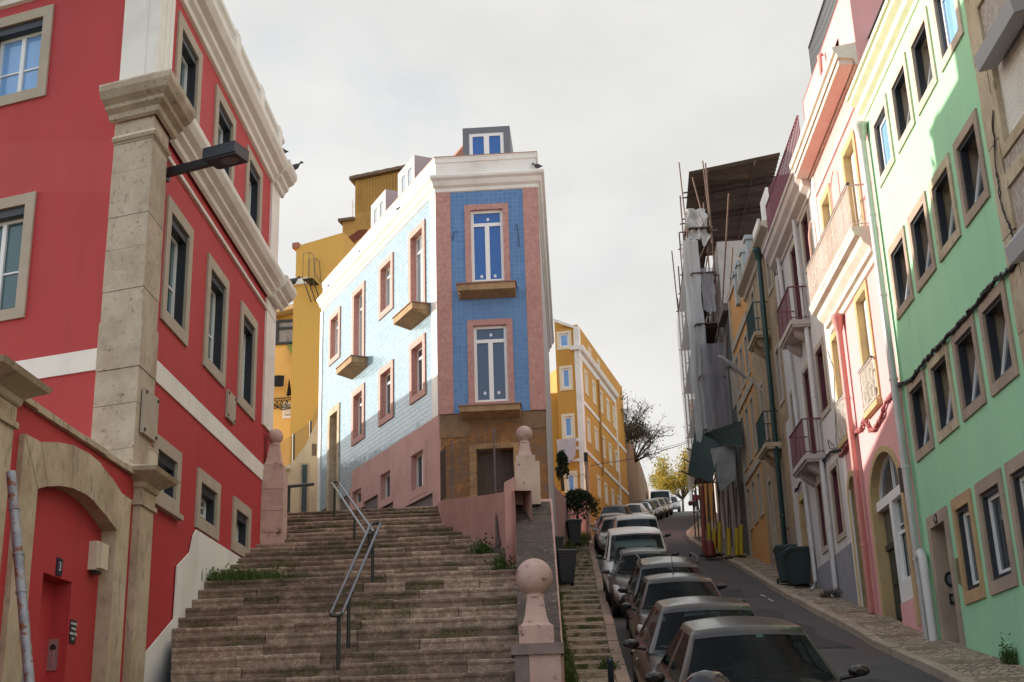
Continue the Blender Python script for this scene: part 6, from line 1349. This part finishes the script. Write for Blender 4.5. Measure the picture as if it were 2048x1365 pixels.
# ---------------------------------------------------------------- BUILDINGS BEHIND THE STAIRS
FY = Fac(xy(aty(640,700,48)), 103, 1)
t = T('yellow_tower_house', 'tall plain yellow house behind the far end of the blue house', 'building', FY.pt(-1, 7.5))
a0 = FY.sz(582,800)[0]; a1 = FY.sz(592,520)[0]; zA = FY.sz(600,492)[1]; zM = FY.sz(600,562)[1]; e1 = FY.sz(687,478)[0]
mb = MB(); wall(mb, FY, a0, e1+2, 5, zM); wall(mb, FY, a1, e1, zM, zA); mb.add([FY.pt(a1,zA,0), FY.pt(e1,zA,0), FY.pt(e1,zA+.35,0)])
FYs = Fac(xy(FY.pt(a0,0)), 13, -1); mb.add([FY.pt(a0,5,0), FY.pt(a0,zM,0), FY.pt(a0,zM,-9), FY.pt(a0,5,-9)]); mb.add([FY.pt(a1,zM,0), FY.pt(a1,zA,0), FY.pt(a1,zA,-9), FY.pt(a1,zM,-9)]); mb.add([FY.pt(a0,zM,0), FY.pt(a1,zM,0), FY.pt(a1,zM,-9), FY.pt(a0,zM,-9)])
mb.add([FY.pt(e1,zM,0), FY.pt(e1,zA+.35,0), FY.pt(e1,zA+.35,-9), FY.pt(e1,zM,-9)]); mb.add([FY.pt(a1,zA,0), FY.pt(e1,zA+.35,0), FY.pt(e1,zA+.35,-9), FY.pt(a1,zA,-9)])
t.part('wall', mb, M['yellow'])
mb = MB(); mb.fbox(FY, a0-.12, FY.sz(620,565)[0], zM-.18, zM+.06, -.3, .12); mb.fbox(FY, a0-.14, a0-.02, zM-.3, zM+.1, -6, .1); t.part('white_cornice', mb, M['white'])
mb = MB(); mb.fbox(FY, a1-.15, a1+.12, zA-.1, zA+.14, -6, .08); t.part('eaves', mb, M['roof'])
q0 = FY.sz(620,572); q1 = FY.sz(640,572)
mb = MB(); zb = FY.sz(625,570)[1]; zt = FY.sz(625,520)[1]; sa, sb = FY.sz(620,560)[0], FY.sz(638,560)[0]
mb.fbox(FY, sa, sb, zb-.03, zb, 0, .75)
for o in (.1,.75):
    mb.tube([FY.pt(sa,zb,o), FY.pt(sa,zt,o), FY.pt(sb-.1,zt,o), FY.pt(sb+.05,zt-.15,o), FY.pt(sb+.1,zb+.2,o), FY.pt(sb+.5,zb-.6,.1)], .014, 5); mb.tube([FY.pt(sb-.15,zb,o), FY.pt(sb-.15,zt,o)], .012, 5)
for s in (sa,(sa+sb)/2,sb): mb.tube([FY.pt(s,zb,.7), FY.pt(s+.08,zb-.75,.02)], .022, 5)
t.part('iron_landing', mb, M['iron'])
# rusty tall house behind
FU2 = Fac(xy(aty(780,420,57)), 103, 1)
t = T('rusty_yellow_house', 'tall streaked brownish yellow house rising behind the blue house dormers', 'building', FU2.pt(0, 12))
b0, b1 = FU2.sz(710,420)[0], FU2.sz(860,400)[0]; zT = FU2.sz(712,362)[1]; zT2 = FU2.sz(852,340)[1]; zS = FU2.sz(686,444)[1]; c0s = FU2.sz(685,470)[0]
mb = MB(); wall(mb, FU2, c0s, b1+1, 8, zS); wall(mb, FU2, b0, b1, zS, zT); mb.add([FU2.pt(b0,zT,0), FU2.pt(b1,zT,0), FU2.pt(b1,max(zT2,zT+.3),0)])
for s, z0, z1 in ((c0s,8,zS),(b0,zS,zT),(b1,zS,zT)): mb.add([FU2.pt(s,z0,0), FU2.pt(s,z1,0), FU2.pt(s,z1,-8), FU2.pt(s,z0,-8)])
mb.add([FU2.pt(c0s,zS,0), FU2.pt(b0,zS,0), FU2.pt(b0,zS,-8), FU2.pt(c0s,zS,-8)])
t.part('wall', mb, M['corr'])
mb = MB(); 
for i in range(8):
    f, g = i/8, (i+1)/8; s0, s1 = b0-.25+(b1-b0+.25)*f, b0-.25+(b1-b0+.25)*g; z = zT+.02+(max(zT2,zT+.3)-zT)*f
    mb.hexa([FU2.pt(s0,z,-6),FU2.pt(s1,z+.05,-6),FU2.pt(s1,z+.05,.22),FU2.pt(s0,z,.22),FU2.pt(s0,z+.2,-6),FU2.pt(s1,z+.28,-6),FU2.pt(s1,z+.24,.18),FU2.pt(s0,z+.18,.18)])
mb.fbox(FU2, c0s-.2, b0, zS, zS+.14, -5, .15); t.part('roof_edge', mb, mat('dark_roof_edge', (.12,.085,.06), .9, (.2,.12,.07), 4))
mb = MB()
for i in range(26): s = b0+.1+(b1-b0)*i/26; mb.fbox(FU2, s, s+.05, FU2.sz(712,410)[1]-.4, zT, 0, .03)
t.part('corrugation', mb, M['corr'])
mb = MB(); r = random.Random(5); u, v = 690, 487
for k in range(14):
    f = k/13; uu = 690+f*34; vv = 488-f*20+r.uniform(-2,2); a = FU2.pt(*FU2.sz(uu,vv), .012); w = r.uniform(.12,.32)
    mb.prism([a+FU2.d*(w*math.cos(j*1.05)*1.4)+V3((0,0,w*.6*math.sin(j*1.05))) for j in range(6)], FU2.n*(.004+.0011*k))
t.part('rust_patch', mb, mat('rust_brown', (.16,.045,.025), .9))
mb = MB(); p = FU2.pt(FU2.sz(697,440)[0], zS+.1, -.5); mb.tube([p, p+V3((0,0,1.3))], .02, 5); mb.tube([p+V3((0,0,1.0)), p+V3((1.1,0,1.15))], .012, 4); mb.tube([p+V3((0,0,.9)), p+V3((1.1,0,.6))], .012, 4)
for k in range(5): mb.tube([p+V3((.2+k*.18,-.2,1.03)), p+V3((.2+k*.18,.2,1.05))], .008, 4)
solo('tv_aerial', mb, M['pipe'], 'thin television aerial on the step of the rusty yellow house roof', 'aerial')
# small yellow house with glazed veranda
FH = Fac(xy(aty(560,700,51)), 97, 1)
t = T('yellow_veranda_house', 'small yellow house with a dark framed glazed veranda at the top of the stairs', 'building', FH.pt(0, 9))
h0, h1 = FH.sz(536,700)[0]-3, FH.sz(592,700)[0]; zv0 = FH.sz(560,690)[1]; zv1 = FH.sz(588,640)[1]
sh = FH.rect(565,838,586,805); 
hh = [window(t, FH, (sh[0],sh[1]+.3,sh[2],sh[3]), M['pvc'], M['pvc'], M['gl'], sw=.07, recess=.05, mull=0, shut=.85)]
mb = MB(); wall(mb, FH, h0, h1+3, 6, zv0, hh); wall(mb, FH, h0, h1+3, zv0, zv1+.6, o=-.25); mb.add([FH.pt(h0,6,0),FH.pt(h0,zv1,0),FH.pt(h0,zv1,-8),FH.pt(h0,6,-8)]); t.part('wall', mb, mat('warm_yellow_render', (.80,.52,.17), .8, (.72,.45,.14), .6))
mb = MB(); wall(mb, FH, h0, h1+2, zv0, zv1, o=.02); v = t.part('veranda_pane', mb, mat('veranda_glass', (.28,.27,.27), .15, (.12,.12,.13), 3, st=(3,3,.3)))
mb = MB()
for s in [h0+.02+k*((h1-h0)/5.) for k in range(9)]: mb.fbox(FH, s-.05, s+.05, zv0, zv1, .02, .09)
for z in (zv0+.04, zv0+(zv1-zv0)*.66, zv1-.04): mb.fbox(FH, h0, h1+2, z-.05, z+.05, .02, .085)
t.part('veranda_frame', mb, mat('navy_frame', (.025,.035,.045), .5))
zr0, zr1 = FH.sz(548,645)[1], FH.sz(588,630)[1]
mb = MB(); mb.hexa([FH.pt(h0,zr0-.3,-5),FH.pt(h1+2,zr1+.5,-5),FH.pt(h1+2,zr1+.5,.4),FH.pt(h0,zr0-.3,.4),FH.pt(h0,zr0-.1,-5),FH.pt(h1+2,zr1+.7,-5),FH.pt(h1+2,zr1+.7,.4),FH.pt(h0,zr0-.1,.4)]); t.part('roof', mb, mat('cream_fascia', (.62,.48,.30), .8))
def cloth(lab, u0, v0, u1, v1, m, o, seed, taper=0.):
    s0, s1, z0, z1 = FH.rect(u0,v0,u1,v1,o); mb = MB(); rows = []
    for i in range(7):
        f = i/6; rows.append([FH.pt(s0+(s1-s0)*(g+(.5-g)*taper*(1-f)), z1-(z1-z0)*f, o+.05*math.sin(g*11+f*2+seed)) for g in [k/8 for k in range(9)]])
    mb.grid(rows); solo('hanging_washing', mb, m, lab, 'washing')
cloth('dark blanket hung on the line below the veranda', 534, 753, 568, 773, mat('navy_cloth', (.012,.015,.025), .9), .5, 1)
cloth('black garment hanging from a hook beside the yellow tower house', 573, 760, 583, 792, mat('black_cloth', (.012,.012,.013), .9), .4, 4, .8)
mb = MB(); s0, s1, z0, z1 = FH.rect(536,812,585,796,.0)
mb.tube([FH.pt(s0-.3,z1,.05), FH.pt(s1,z1,.05)], .02, 5)
for k in range(5):
    c = s0+(s1-s0)*(k+.5)/5; mb.tube([FH.pt(c+.22*math.cos(a*.5)*(1-a/30), z1-.24-.2*math.sin(a*.5)*(1-a/40), .06) for a in range(16)], .016, 4)
mb.tube([FH.pt(s0,z1-.05,.06), FH.pt(s0+(s1-s0)*.6,z1-.5,.06), FH.pt(s1,z1-.45,.06)], .02, 5); solo('iron_bracket', mb, M['iron'], 'black scrolled iron bracket under the washing on the small yellow house', 'bracket')
mb = MB(); s0, s1, z0, z1 = FH.rect(573,702,590,690,.0); mb.prism([FH.pt(s0,z1,.02), FH.pt(s1+.3,z1,.02), FH.pt(s1+.5,z0-.5,.9), FH.pt(s0+.6,z0-.6,.9)], V3((0,0,.04))); solo('window_awning', mb, mat('green_awning', (.22,.27,.06), .8), 'small green awning under the veranda beside the yellow tower house', 'awning')
# cream wall with door, and the chain link fence on it
FK = Fac(xy(aty(600,960,45.6)), 93, 1)
t = T('cream_wall', 'cream plastered wall with a narrow dark door at the top of the stairs', 'wall', FK.pt(0, 7.4))
top_ = [FK.sz(u, v) for u, v in ((545,945),(560,938),(585,925),(610,893),(640,828),(660,800))]
dr = FK.rect(602,1030,616,930); wn = FK.rect(624,912,633,888)
mb = MB()
for (s0, z0), (s1, z1) in zip(top_, top_[1:]): mb.prism([FK.pt(s0,5,0), FK.pt(s1,5,0), FK.pt(s1,z1,0), FK.pt(s0,z0,0)], FK.n*-.4)
mb.prism([FK.pt(top_[0][0]-4,5,0), FK.pt(top_[0][0],5,0), FK.pt(*top_[0],0), FK.pt(top_[0][0]-4,top_[0][1]-.2,0)], FK.n*-.4); t.part('wall', mb, M['cream'])
mb = MB(); mb.fbox(FK, dr[0]-.06, dr[1]+.06, dr[2]-1, dr[3]+.06, 0, .03); d = t.part('door_frame', mb, M['stoneold'])
mb = MB(); mb.fbox(FK, dr[0]+.02, dr[1]-.02, dr[2]-1, dr[3], .03, .05); t.part('door', mb, mat('teal_door', (.03,.055,.06), .5), d)
mb = MB(); mb.fbox(FK, wn[0], wn[1], wn[2], wn[3], -.0, .012); 
for k in range(3): mb.fbox(FK, wn[0]+(wn[1]-wn[0])*(k+.8)/4, wn[0]+(wn[1]-wn[0])*(k+1)/4, wn[2], wn[3], .012, .03, 1)
t.part('vent_window', mb, [M['wood'], M['cream']])
s, z = FK.sz(559, 940); mb = MB(); mb.tube([FK.pt(s,5,.1), FK.pt(s,z-.1,.1), FK.pt(s+.12,z,.1), FK.pt(s+.4,z+.02,.1)], .07, 8); t.part('drainpipe', mb, M['cream'])
t = T('chain_link_fence', 'chain link fence on dark posts above the cream wall', 'fence', FK.pt(top_[2][0], top_[2][1], -.2))
P_ = []
for u, vb, vt in ((549,945,888),(585,925,866),(619,893,840),(655,805,760)):
    b, tp = FK.pt(*FK.sz(u, vb), -.2), FK.pt(*FK.sz(u, vt), -.2); P_.append((b, tp)); mb = MB(); mb.tube([b-V3((0,0,.2)), tp], .045, 6); t.part('post', mb, M['dark'])
mb = MB()
for (b, tp), (b2, tp2) in zip(P_, P_[1:]): mb.add([b, b2, tp2, tp])
t.part('mesh_panel', mb, netm('chain_link', (.20,.17,.13), .32))
# added blocks unseen behind the red house, shaped to keep sun off lower walls
t = T('shade_block', 'added block unseen behind the red house, shading the lower walls opposite', 'building', (-13, 30, 4))
mb = MB(); prof = [(25.0,3),(25.0,13.4),(27.5,12.9),(30.6,11.9),(31,10.6),(36.4,9.5),(36.4,3)]
mb.prism([(-11, y, z) for y, z in prof], (-5,0,0)); t.part('wall', mb, M['cream'])
t = T('shade_block', 'added block further back, unseen, shading the lower wall of the blue house', 'building', (-14, 40, 6))
mb = MB(); mb.prism([(-10, y, z) for y, z in ((36.8,4),(36.8,11.9),(41,11.6),(45,11.0),(50,10.8),(50,4))], (-6,0,0)); t.part('wall', mb, M['cream'])
# ---------------------------------------------------------------- TREES
def tree(name, label, base, h, cr, cc, nl, ls, lm, seed, cat='tree', trunk_r=.14, limbs=9, group=None, twigs=0, flat=1.):
    r = random.Random(seed); base = V3(base); t = T(name, label, cat, base, group); mb = MB(); cen = base+V3(cc)
    ends = []
    fork = base + (cen-base)*.45
    mb.tube([base-V3((0,0,.2)), base.lerp(fork,.5)+V3((r.uniform(-.1,.1),0,0)), fork], [trunk_r, trunk_r*.8, trunk_r*.65], 8)
    for i in range(limbs):
        a = i*2.4+r.uniform(-.4,.4); e = cen+V3((cr[0]*.75*math.cos(a), cr[1]*.75*math.sin(a), cr[2]*r.uniform(-.5,.85)))
        m_ = fork.lerp(e,.5)+V3((r.uniform(-.2,.2),r.uniform(-.2,.2),.25)); mb.tube([fork, m_, e], [trunk_r*.5, trunk_r*.3, trunk_r*.08], 6); ends.append((m_, e))
        for k in range(3+twigs):
            s = m_.lerp(e, r.uniform(0,.9)); q = s+V3((r.gauss(0,.3)*cr[0], r.gauss(0,.3)*cr[1], r.uniform(-.1,.4)*cr[2])); mb.tube([s, s.lerp(q,.5)+V3((0,0,.08)), q], [trunk_r*.2, trunk_r*.12, .006], 4); ends.append((s, q))
            if twigs:
                for w in range(4):
                    s2 = s.lerp(q, r.uniform(.2,1)); q2 = s2+V3((r.gauss(0,.16)*cr[0], r.gauss(0,.16)*cr[1], r.uniform(-.05,.25)*cr[2])); mb.tube([s2, q2], [.014,.004], 3, cap=False)
    t.part('trunk', mb, mat('grey_bark', (.085,.065,.05), .95, (.05,.04,.03), 6, bump=.4))
    if nl:
        mb = MB(); cl = [e for e in ends]
        for i in range(nl):
            s, e = r.choice(cl); p = s.lerp(e, r.uniform(.35,1.1)); p += V3((r.gauss(0,.13)*cr[0], r.gauss(0,.13)*cr[1], r.gauss(0,.13)*cr[2])); leaf(mb, p, ls*r.uniform(.6,1.3), r)
        t.part('crown', mb, lm)
    return t
yb = 136; b = aty(1366, 1008, yb); b.z = gz(yb)-.1
cxy = aty(1358, 950, yb)
cxy = aty(1362, 950, yb)
tree('autumn_tree', 'autumn tree with golden leaves glowing at the top of the street', b, 7, (3.3,2.6,2.6), tuple(V3((cxy.x-b.x, 0, cxy.z-b.z))), 5600, .25, M['leafy'], 4, trunk_r=.17, limbs=13)
b2 = aty(1335, 975, 140); b2.z = gz(140)
tree('autumn_tree', 'smaller yellow green tree left of the golden autumn tree', b2, 5, (2.2,2,1.9), (0,0,aty(1322,955,140).z-b2.z), 2600, .18, leafmat('yellow_green_leaves', (.20,.22,.03), (.34,.26,.05), .5), 8, trunk_r=.1, limbs=8)
for i, (u, v, yy, cr, nl, lab) in enumerate(((1262,845,86,(1.7,1.5,2.3),700,'bare brown tree leaning over the top of the retaining wall, nearest the ochre house'),(1283,885,94,(2.0,1.6,2.3),700,'tangled bare tree over the lower end of the retaining wall'))):
    c = aty(u, v, yy); b = V3((c.x-1.2, yy+1.2, c.z-2.6)); tree('bare_tree', lab, b, 5, cr, tuple(c-b), nl, .14, M['leafb'], 20+i, trunk_r=.13, limbs=16, twigs=5)
c = aty(1258, 868, 88); b = V3((c.x-.6, 89, c.z-1.2)); tree('evergreen_bush', 'dark green bush on top of the retaining wall below the bare trees', b, 2, (1.5,1.0,1.1), tuple(c-b), 1800, .16, M['leafd'], 31, cat='bush', trunk_r=.06, limbs=9)
# drooping shrub and creepers on the left pavement
def droop(name, lab, top, w, h, n, seed, lm, cat='shrub'):
    r = random.Random(seed); top = V3(top); t = T(name, lab, cat, top-V3((0,0,h))); mb = MB(); lf = MB()
    mb.tube([top-V3((0,0,h)), top-V3((.05,0,h*.5)), top], [.07,.06,.05], 6)
    for i in range(n):
        a = r.uniform(0,6.28); d = V3((math.cos(a),math.sin(a)*.6,0)); L = r.uniform(.5,1)*w; pts = [top+d*(L*f)+V3((0,0,.5*f*w-.95*f*f*h*r.uniform(.5,.9))) for f in (0,.25,.5,.75,1)]
        mb.tube(pts, [.012,.01,.008,.006,.003], 3, cap=False)
        for k in range(44):
            f = r.uniform(.1,1); j = min(3, int(f*4)); p = pts[j].lerp(pts[j+1], f*4-j); leaf(lf, p+V3((r.gauss(0,.05),r.gauss(0,.05),r.gauss(0,.05))), r.uniform(.06,.15), r, -1.6)
    t.part('stems', mb, M['leafb']); t.part('foliage', lf, lm); return t
b = aty(1155, 985, 57); droop('drooping_shrub', 'dark feathery shrub drooping over the low pink wall on the left', b, 1.15, 2.2, 110, 3, M['leafd'])
b = aty(1123, 905, 48); droop('hanging_creeper', 'green creeper hanging under the lowest balcony at the corner of the blue house', b, .30, 1.5, 22, 6, M['leafd'], 'creeper')
for i, (u, v, y) in enumerate(((1118,1060,46),(1150,1055,57),(1165,1052,60),(1135,1062,52))):
    d = ray(u, v); tuft((d.x/d.y*y, y, gz(y)+.1), .6, 1.0, .6, 260, 70+i, ('thick grass at the foot of the low wall, by the bins','tall grass under the drooping shrub','grass at the foot of the utility pole','grass strip along the low wall between the bins')[i], leaves=120, slope=.2)
tuft((lk(124)-.4, 124, gz(124)+.02), 2.2, 3, .25, 500, 90, 'green verge at the crest of the street behind the last cars', slope=.1)
# ---------------------------------------------------------------- PERSON
d = ray(1394, 1027); yb = 98.; bp_ = V3((d.x/d.y*yb, yb, 0)); bp_.z = max(d.z/d.y*yb, gz(yb)+.1); 
def person(lab, p, hgt, yaw):
    k = hgt/1.7; A = Matrix.Rotation(yaw, 4, 'Z'); t = T('person', lab, 'person', p); X = lambda a, b, c: V3(p)+(A@(V3((a,b,c))*k))
    def ring(cx, cy, z, w, d, n=12): return [X(cx+w*math.cos(q*2*math.pi/n), cy+d*math.sin(q*2*math.pi/n), z) for q in range(n)]
    me = bpy.data.meshes.new('body'); J = {'pel':(0,0,.95),'wst':(0,.01,1.08),'chs':(0,.01,1.30),'nck':(0,.02,1.45),'hd0':(0,.04,1.53),'hd1':(0,.05,1.64),'lh':(-.09,0,.90),'lk':(-.11,.10,.50),'la':(-.11,.06,.08),'lt':(-.11,.20,.04),'rh':(.09,0,.90),'rkn':(.10,-.04,.50),'ra':(.10,-.20,.10),'rt':(.10,-.08,.04),'ls':(-.18,.0,1.38),'le':(-.24,-.03,1.12),'lw':(-.22,.10,.90),'lf':(-.22,.14,.82),'rs':(.18,0,1.38),'re':(.24,.02,1.12),'rw':(.20,.16,.98),'rf':(.18,.22,.93)}
    rad = dict(pel=(.15,.11),wst=(.13,.10),chs=(.155,.11),nck=(.055,.055),hd0=(.075,.085),hd1=(.085,.095),lh=(.085,.09),lk=(.06,.06),la=(.042,.045),lt=(.04,.03),rh=(.085,.09),rkn=(.06,.06),ra=(.042,.045),rt=(.04,.03),ls=(.06,.06),le=(.045,.045),lw=(.03,.03),lf=(.035,.02),rs=(.06,.06),re=(.045,.045),rw=(.03,.03),rf=(.035,.02))
    E_ = [('pel','wst'),('wst','chs'),('chs','nck'),('nck','hd0'),('hd0','hd1'),('pel','lh'),('lh','lk'),('lk','la'),('la','lt'),('pel','rh'),('rh','rkn'),('rkn','ra'),('ra','rt'),('chs','ls'),('ls','le'),('le','lw'),('lw','lf'),('chs','rs'),('rs','re'),('re','rw'),('rw','rf')]
    ks = list(J); me.from_pydata([X(*J[q])-V3(p) for q in ks], [(ks.index(a), ks.index(b)) for a, b in E_], []); o = bpy.data.objects.new('body', me); C.objects.link(o); o.parent = t.e
    md = o.modifiers.new('skin', 'SKIN'); sv = me.skin_vertices[0].data
    for i, q in enumerate(ks): sv[i].radius = tuple(z*k for z in rad[q])
    sv[ks.index('pel')].use_root = True; ss = o.modifiers.new('sub', 'SUBSURF'); ss.levels = ss.render_levels = 2
    me.materials.append(mat('skin_tone', (.42,.25,.18), .6))
    mb = MB(); mb.grid([ring(0,0,.90,.19,.15), ring(0,.01,1.08,.17,.14), ring(0,.01,1.30,.195,.145), ring(0,.01,1.42,.16,.11), ring(0,.02,1.47,.075,.075)], closed=True)
    for q in ('l','r'): mb.tube([X(*J[q+'s']), X(*J[q+'e']), X(*J[q+'w'])], [.078*k,.062*k,.05*k], 8)
    t.part('jacket', mb, mat('pink_jacket', (.55,.13,.22), .8))
    mb = MB(); mb.grid([ring(0,0,.98,.165,.135), ring(0,0,.86,.185,.15)], closed=True); mb.tube([X(*J['lh']), X(*J['lk']), X(*J['la'])], [.105*k,.08*k,.065*k], 8); mb.tube([X(*J['rh']), X(*J['rkn']), X(*J['ra'])], [.105*k,.08*k,.065*k], 8); t.part('trousers', mb, mat('grey_trousers', (.10,.11,.14), .8))
    mb = MB(); mb.ell(X(0,.035,1.66), .105*k, .115*k, .10*k, 8); mb.tube([X(0,-.03,1.66), X(0,-.06,1.50), X(0,-.05,1.38)], [.09*k,.085*k,.05*k], 8); t.part('hair', mb, mat('dark_hair', (.02,.014,.01), .6))
    return t
person('person in a pink top walking up the pavement near the top of the street', bp_, 1.75, .3)
mb = MB(); q = bp_+V3((-.45,-.1,.85)); mb.lathe(q+V3((0,0,-.25)), [(0,0),(.17,.02),(.2,.2),(.14,.34),(.03,.36)], 10); mb.tube([q+V3((-.1,0,.1)), q+V3((0,0,.32)), q+V3((.1,0,.1))], .015, 5); solo('shopping_bag', mb, mat('maroon_bag', (.16,.04,.05), .8), 'maroon bag carried by the person in the pink top', 'bag')
# ---------------------------------------------------------------- light, sky, camera
SUN_AZ, SUN_EL = R(-70), R(11.0)
sd = V3((math.sin(SUN_AZ)*math.cos(SUN_EL), math.cos(SUN_AZ)*math.cos(SUN_EL), math.sin(SUN_EL)))
l = bpy.data.lights.new('sun', 'SUN'); l.energy = 3.1; l.angle = R(.5); l.color = (1., .91, .80)
lo = bpy.data.objects.new('sun', l); C.objects.link(lo); lo.rotation_euler = (-sd).to_track_quat('-Z', 'Y').to_euler(); lo.location = (0,0,60)
w = bpy.data.worlds.new('World'); bpy.context.scene.world = w; w.use_nodes = True
n = w.node_tree.nodes; k = w.node_tree.links; bg = n['Background']
sk = n.new('ShaderNodeTexSky'); sk.sky_type = 'NISHITA'; sk.sun_disc = False; sk.sun_elevation = SUN_EL; sk.sun_rotation = SUN_AZ; sk.air_density = 1.; sk.dust_density = 1.5; sk.ozone_density = 1.5
tc = n.new('ShaderNodeTexCoord'); mp = n.new('ShaderNodeMapping'); mp.inputs['Scale'].default_value = (1,1,1.6); mp.inputs['Location'].default_value = (.3,.1,0); k.new(tc.outputs['Generated'], mp.inputs['Vector'])
nz = n.new('ShaderNodeTexNoise'); nz.inputs['Scale'].default_value = 2.6; nz.inputs['Detail'].default_value = 9; nz.inputs['Roughness'].default_value = .55; nz.inputs['Distortion'].default_value = .3; k.new(mp.outputs['Vector'], nz.inputs['Vector'])
# thicker cloud towards the street's far end, clearer to the left
dp = n.new('ShaderNodeVectorMath'); dp.operation = 'DOT_PRODUCT'; dp.inputs[1].default_value = V3((.75,.5,.25)).normalized(); k.new(tc.outputs['Generated'], dp.inputs[0])
ad = n.new('ShaderNodeMath'); ad.operation = 'MULTIPLY_ADD'; ad.inputs[1].default_value = .7; k.new(dp.outputs['Value'], ad.inputs[0]); k.new(nz.outputs['Fac'], ad.inputs[2])
mr = n.new('ShaderNodeMapRange'); mr.interpolation_type = 'SMOOTHSTEP'; mr.inputs['From Min'].default_value = .52; mr.inputs['From Max'].default_value = .92; mr.inputs['To Min'].default_value = .36; k.new(ad.outputs[0], mr.inputs['Value'])
cl = n.new('ShaderNodeMix'); cl.data_type = 'RGBA'; k.new(mr.outputs['Result'], cl.inputs['Factor']); k.new(sk.outputs['Color'], cl.inputs[6]); bk = n.new('ShaderNodeVectorMath'); bk.operation = 'DOT_PRODUCT'; bk.inputs[1].default_value = V3((-.1,-1,.45)).normalized(); k.new(tc.outputs['Generated'], bk.inputs[0])
b2 = n.new('ShaderNodeMapRange'); b2.interpolation_type = 'SMOOTHSTEP'; b2.inputs['From Min'].default_value = -.35; b2.inputs['From Max'].default_value = .75; b2.inputs['To Min'].default_value = 1.; b2.inputs['To Max'].default_value = 2.1; k.new(bk.outputs['Value'], b2.inputs['Value'])
# sky out of view behind the viewer made brighter as added fill
n2 = n.new('ShaderNodeTexNoise'); n2.inputs['Scale'].default_value = 5; n2.inputs['Detail'].default_value = 6; k.new(mp.outputs['Vector'], n2.inputs['Vector'])
b3 = n.new('ShaderNodeMapRange'); b3.inputs['From Min'].default_value = .3; b3.inputs['From Max'].default_value = .7; b3.inputs['To Min'].default_value = .88; b3.inputs['To Max'].default_value = 1.05; k.new(n2.outputs['Fac'], b3.inputs['Value'])
b4 = n.new('ShaderNodeMath'); b4.operation = 'MULTIPLY'; k.new(b2.outputs['Result'], b4.inputs[0]); k.new(b3.outputs['Result'], b4.inputs[1])
sc_ = n.new('ShaderNodeVectorMath'); sc_.operation = 'SCALE'; sc_.inputs[0].default_value = (CLOUD*1.0, CLOUD*.99, CLOUD*.955); k.new(b4.outputs[0], sc_.inputs['Scale']); k.new(sc_.outputs[0], cl.inputs[7])
k.new(cl.outputs[2], bg.inputs['Color']); bg.inputs['Strength'].default_value = .15
cam = bpy.data.cameras.new('camera'); co = bpy.data.objects.new('camera', cam); C.objects.link(co)
cam.sensor_width = 36; cam.lens = FPX/2048*36; cam.clip_end = 3000; cam.clip_start = .1
co.matrix_world = Matrix((_rt, _up, -_fw)).transposed().to_4x4()
S = bpy.context.scene; S.camera = co
S.view_settings.view_transform = 'Standard'; S.view_settings.look = 'None'; S.view_settings.gamma = 1; S.view_settings.exposure = EXPO
S.render.resolution_x = 1024; S.render.resolution_y = 682
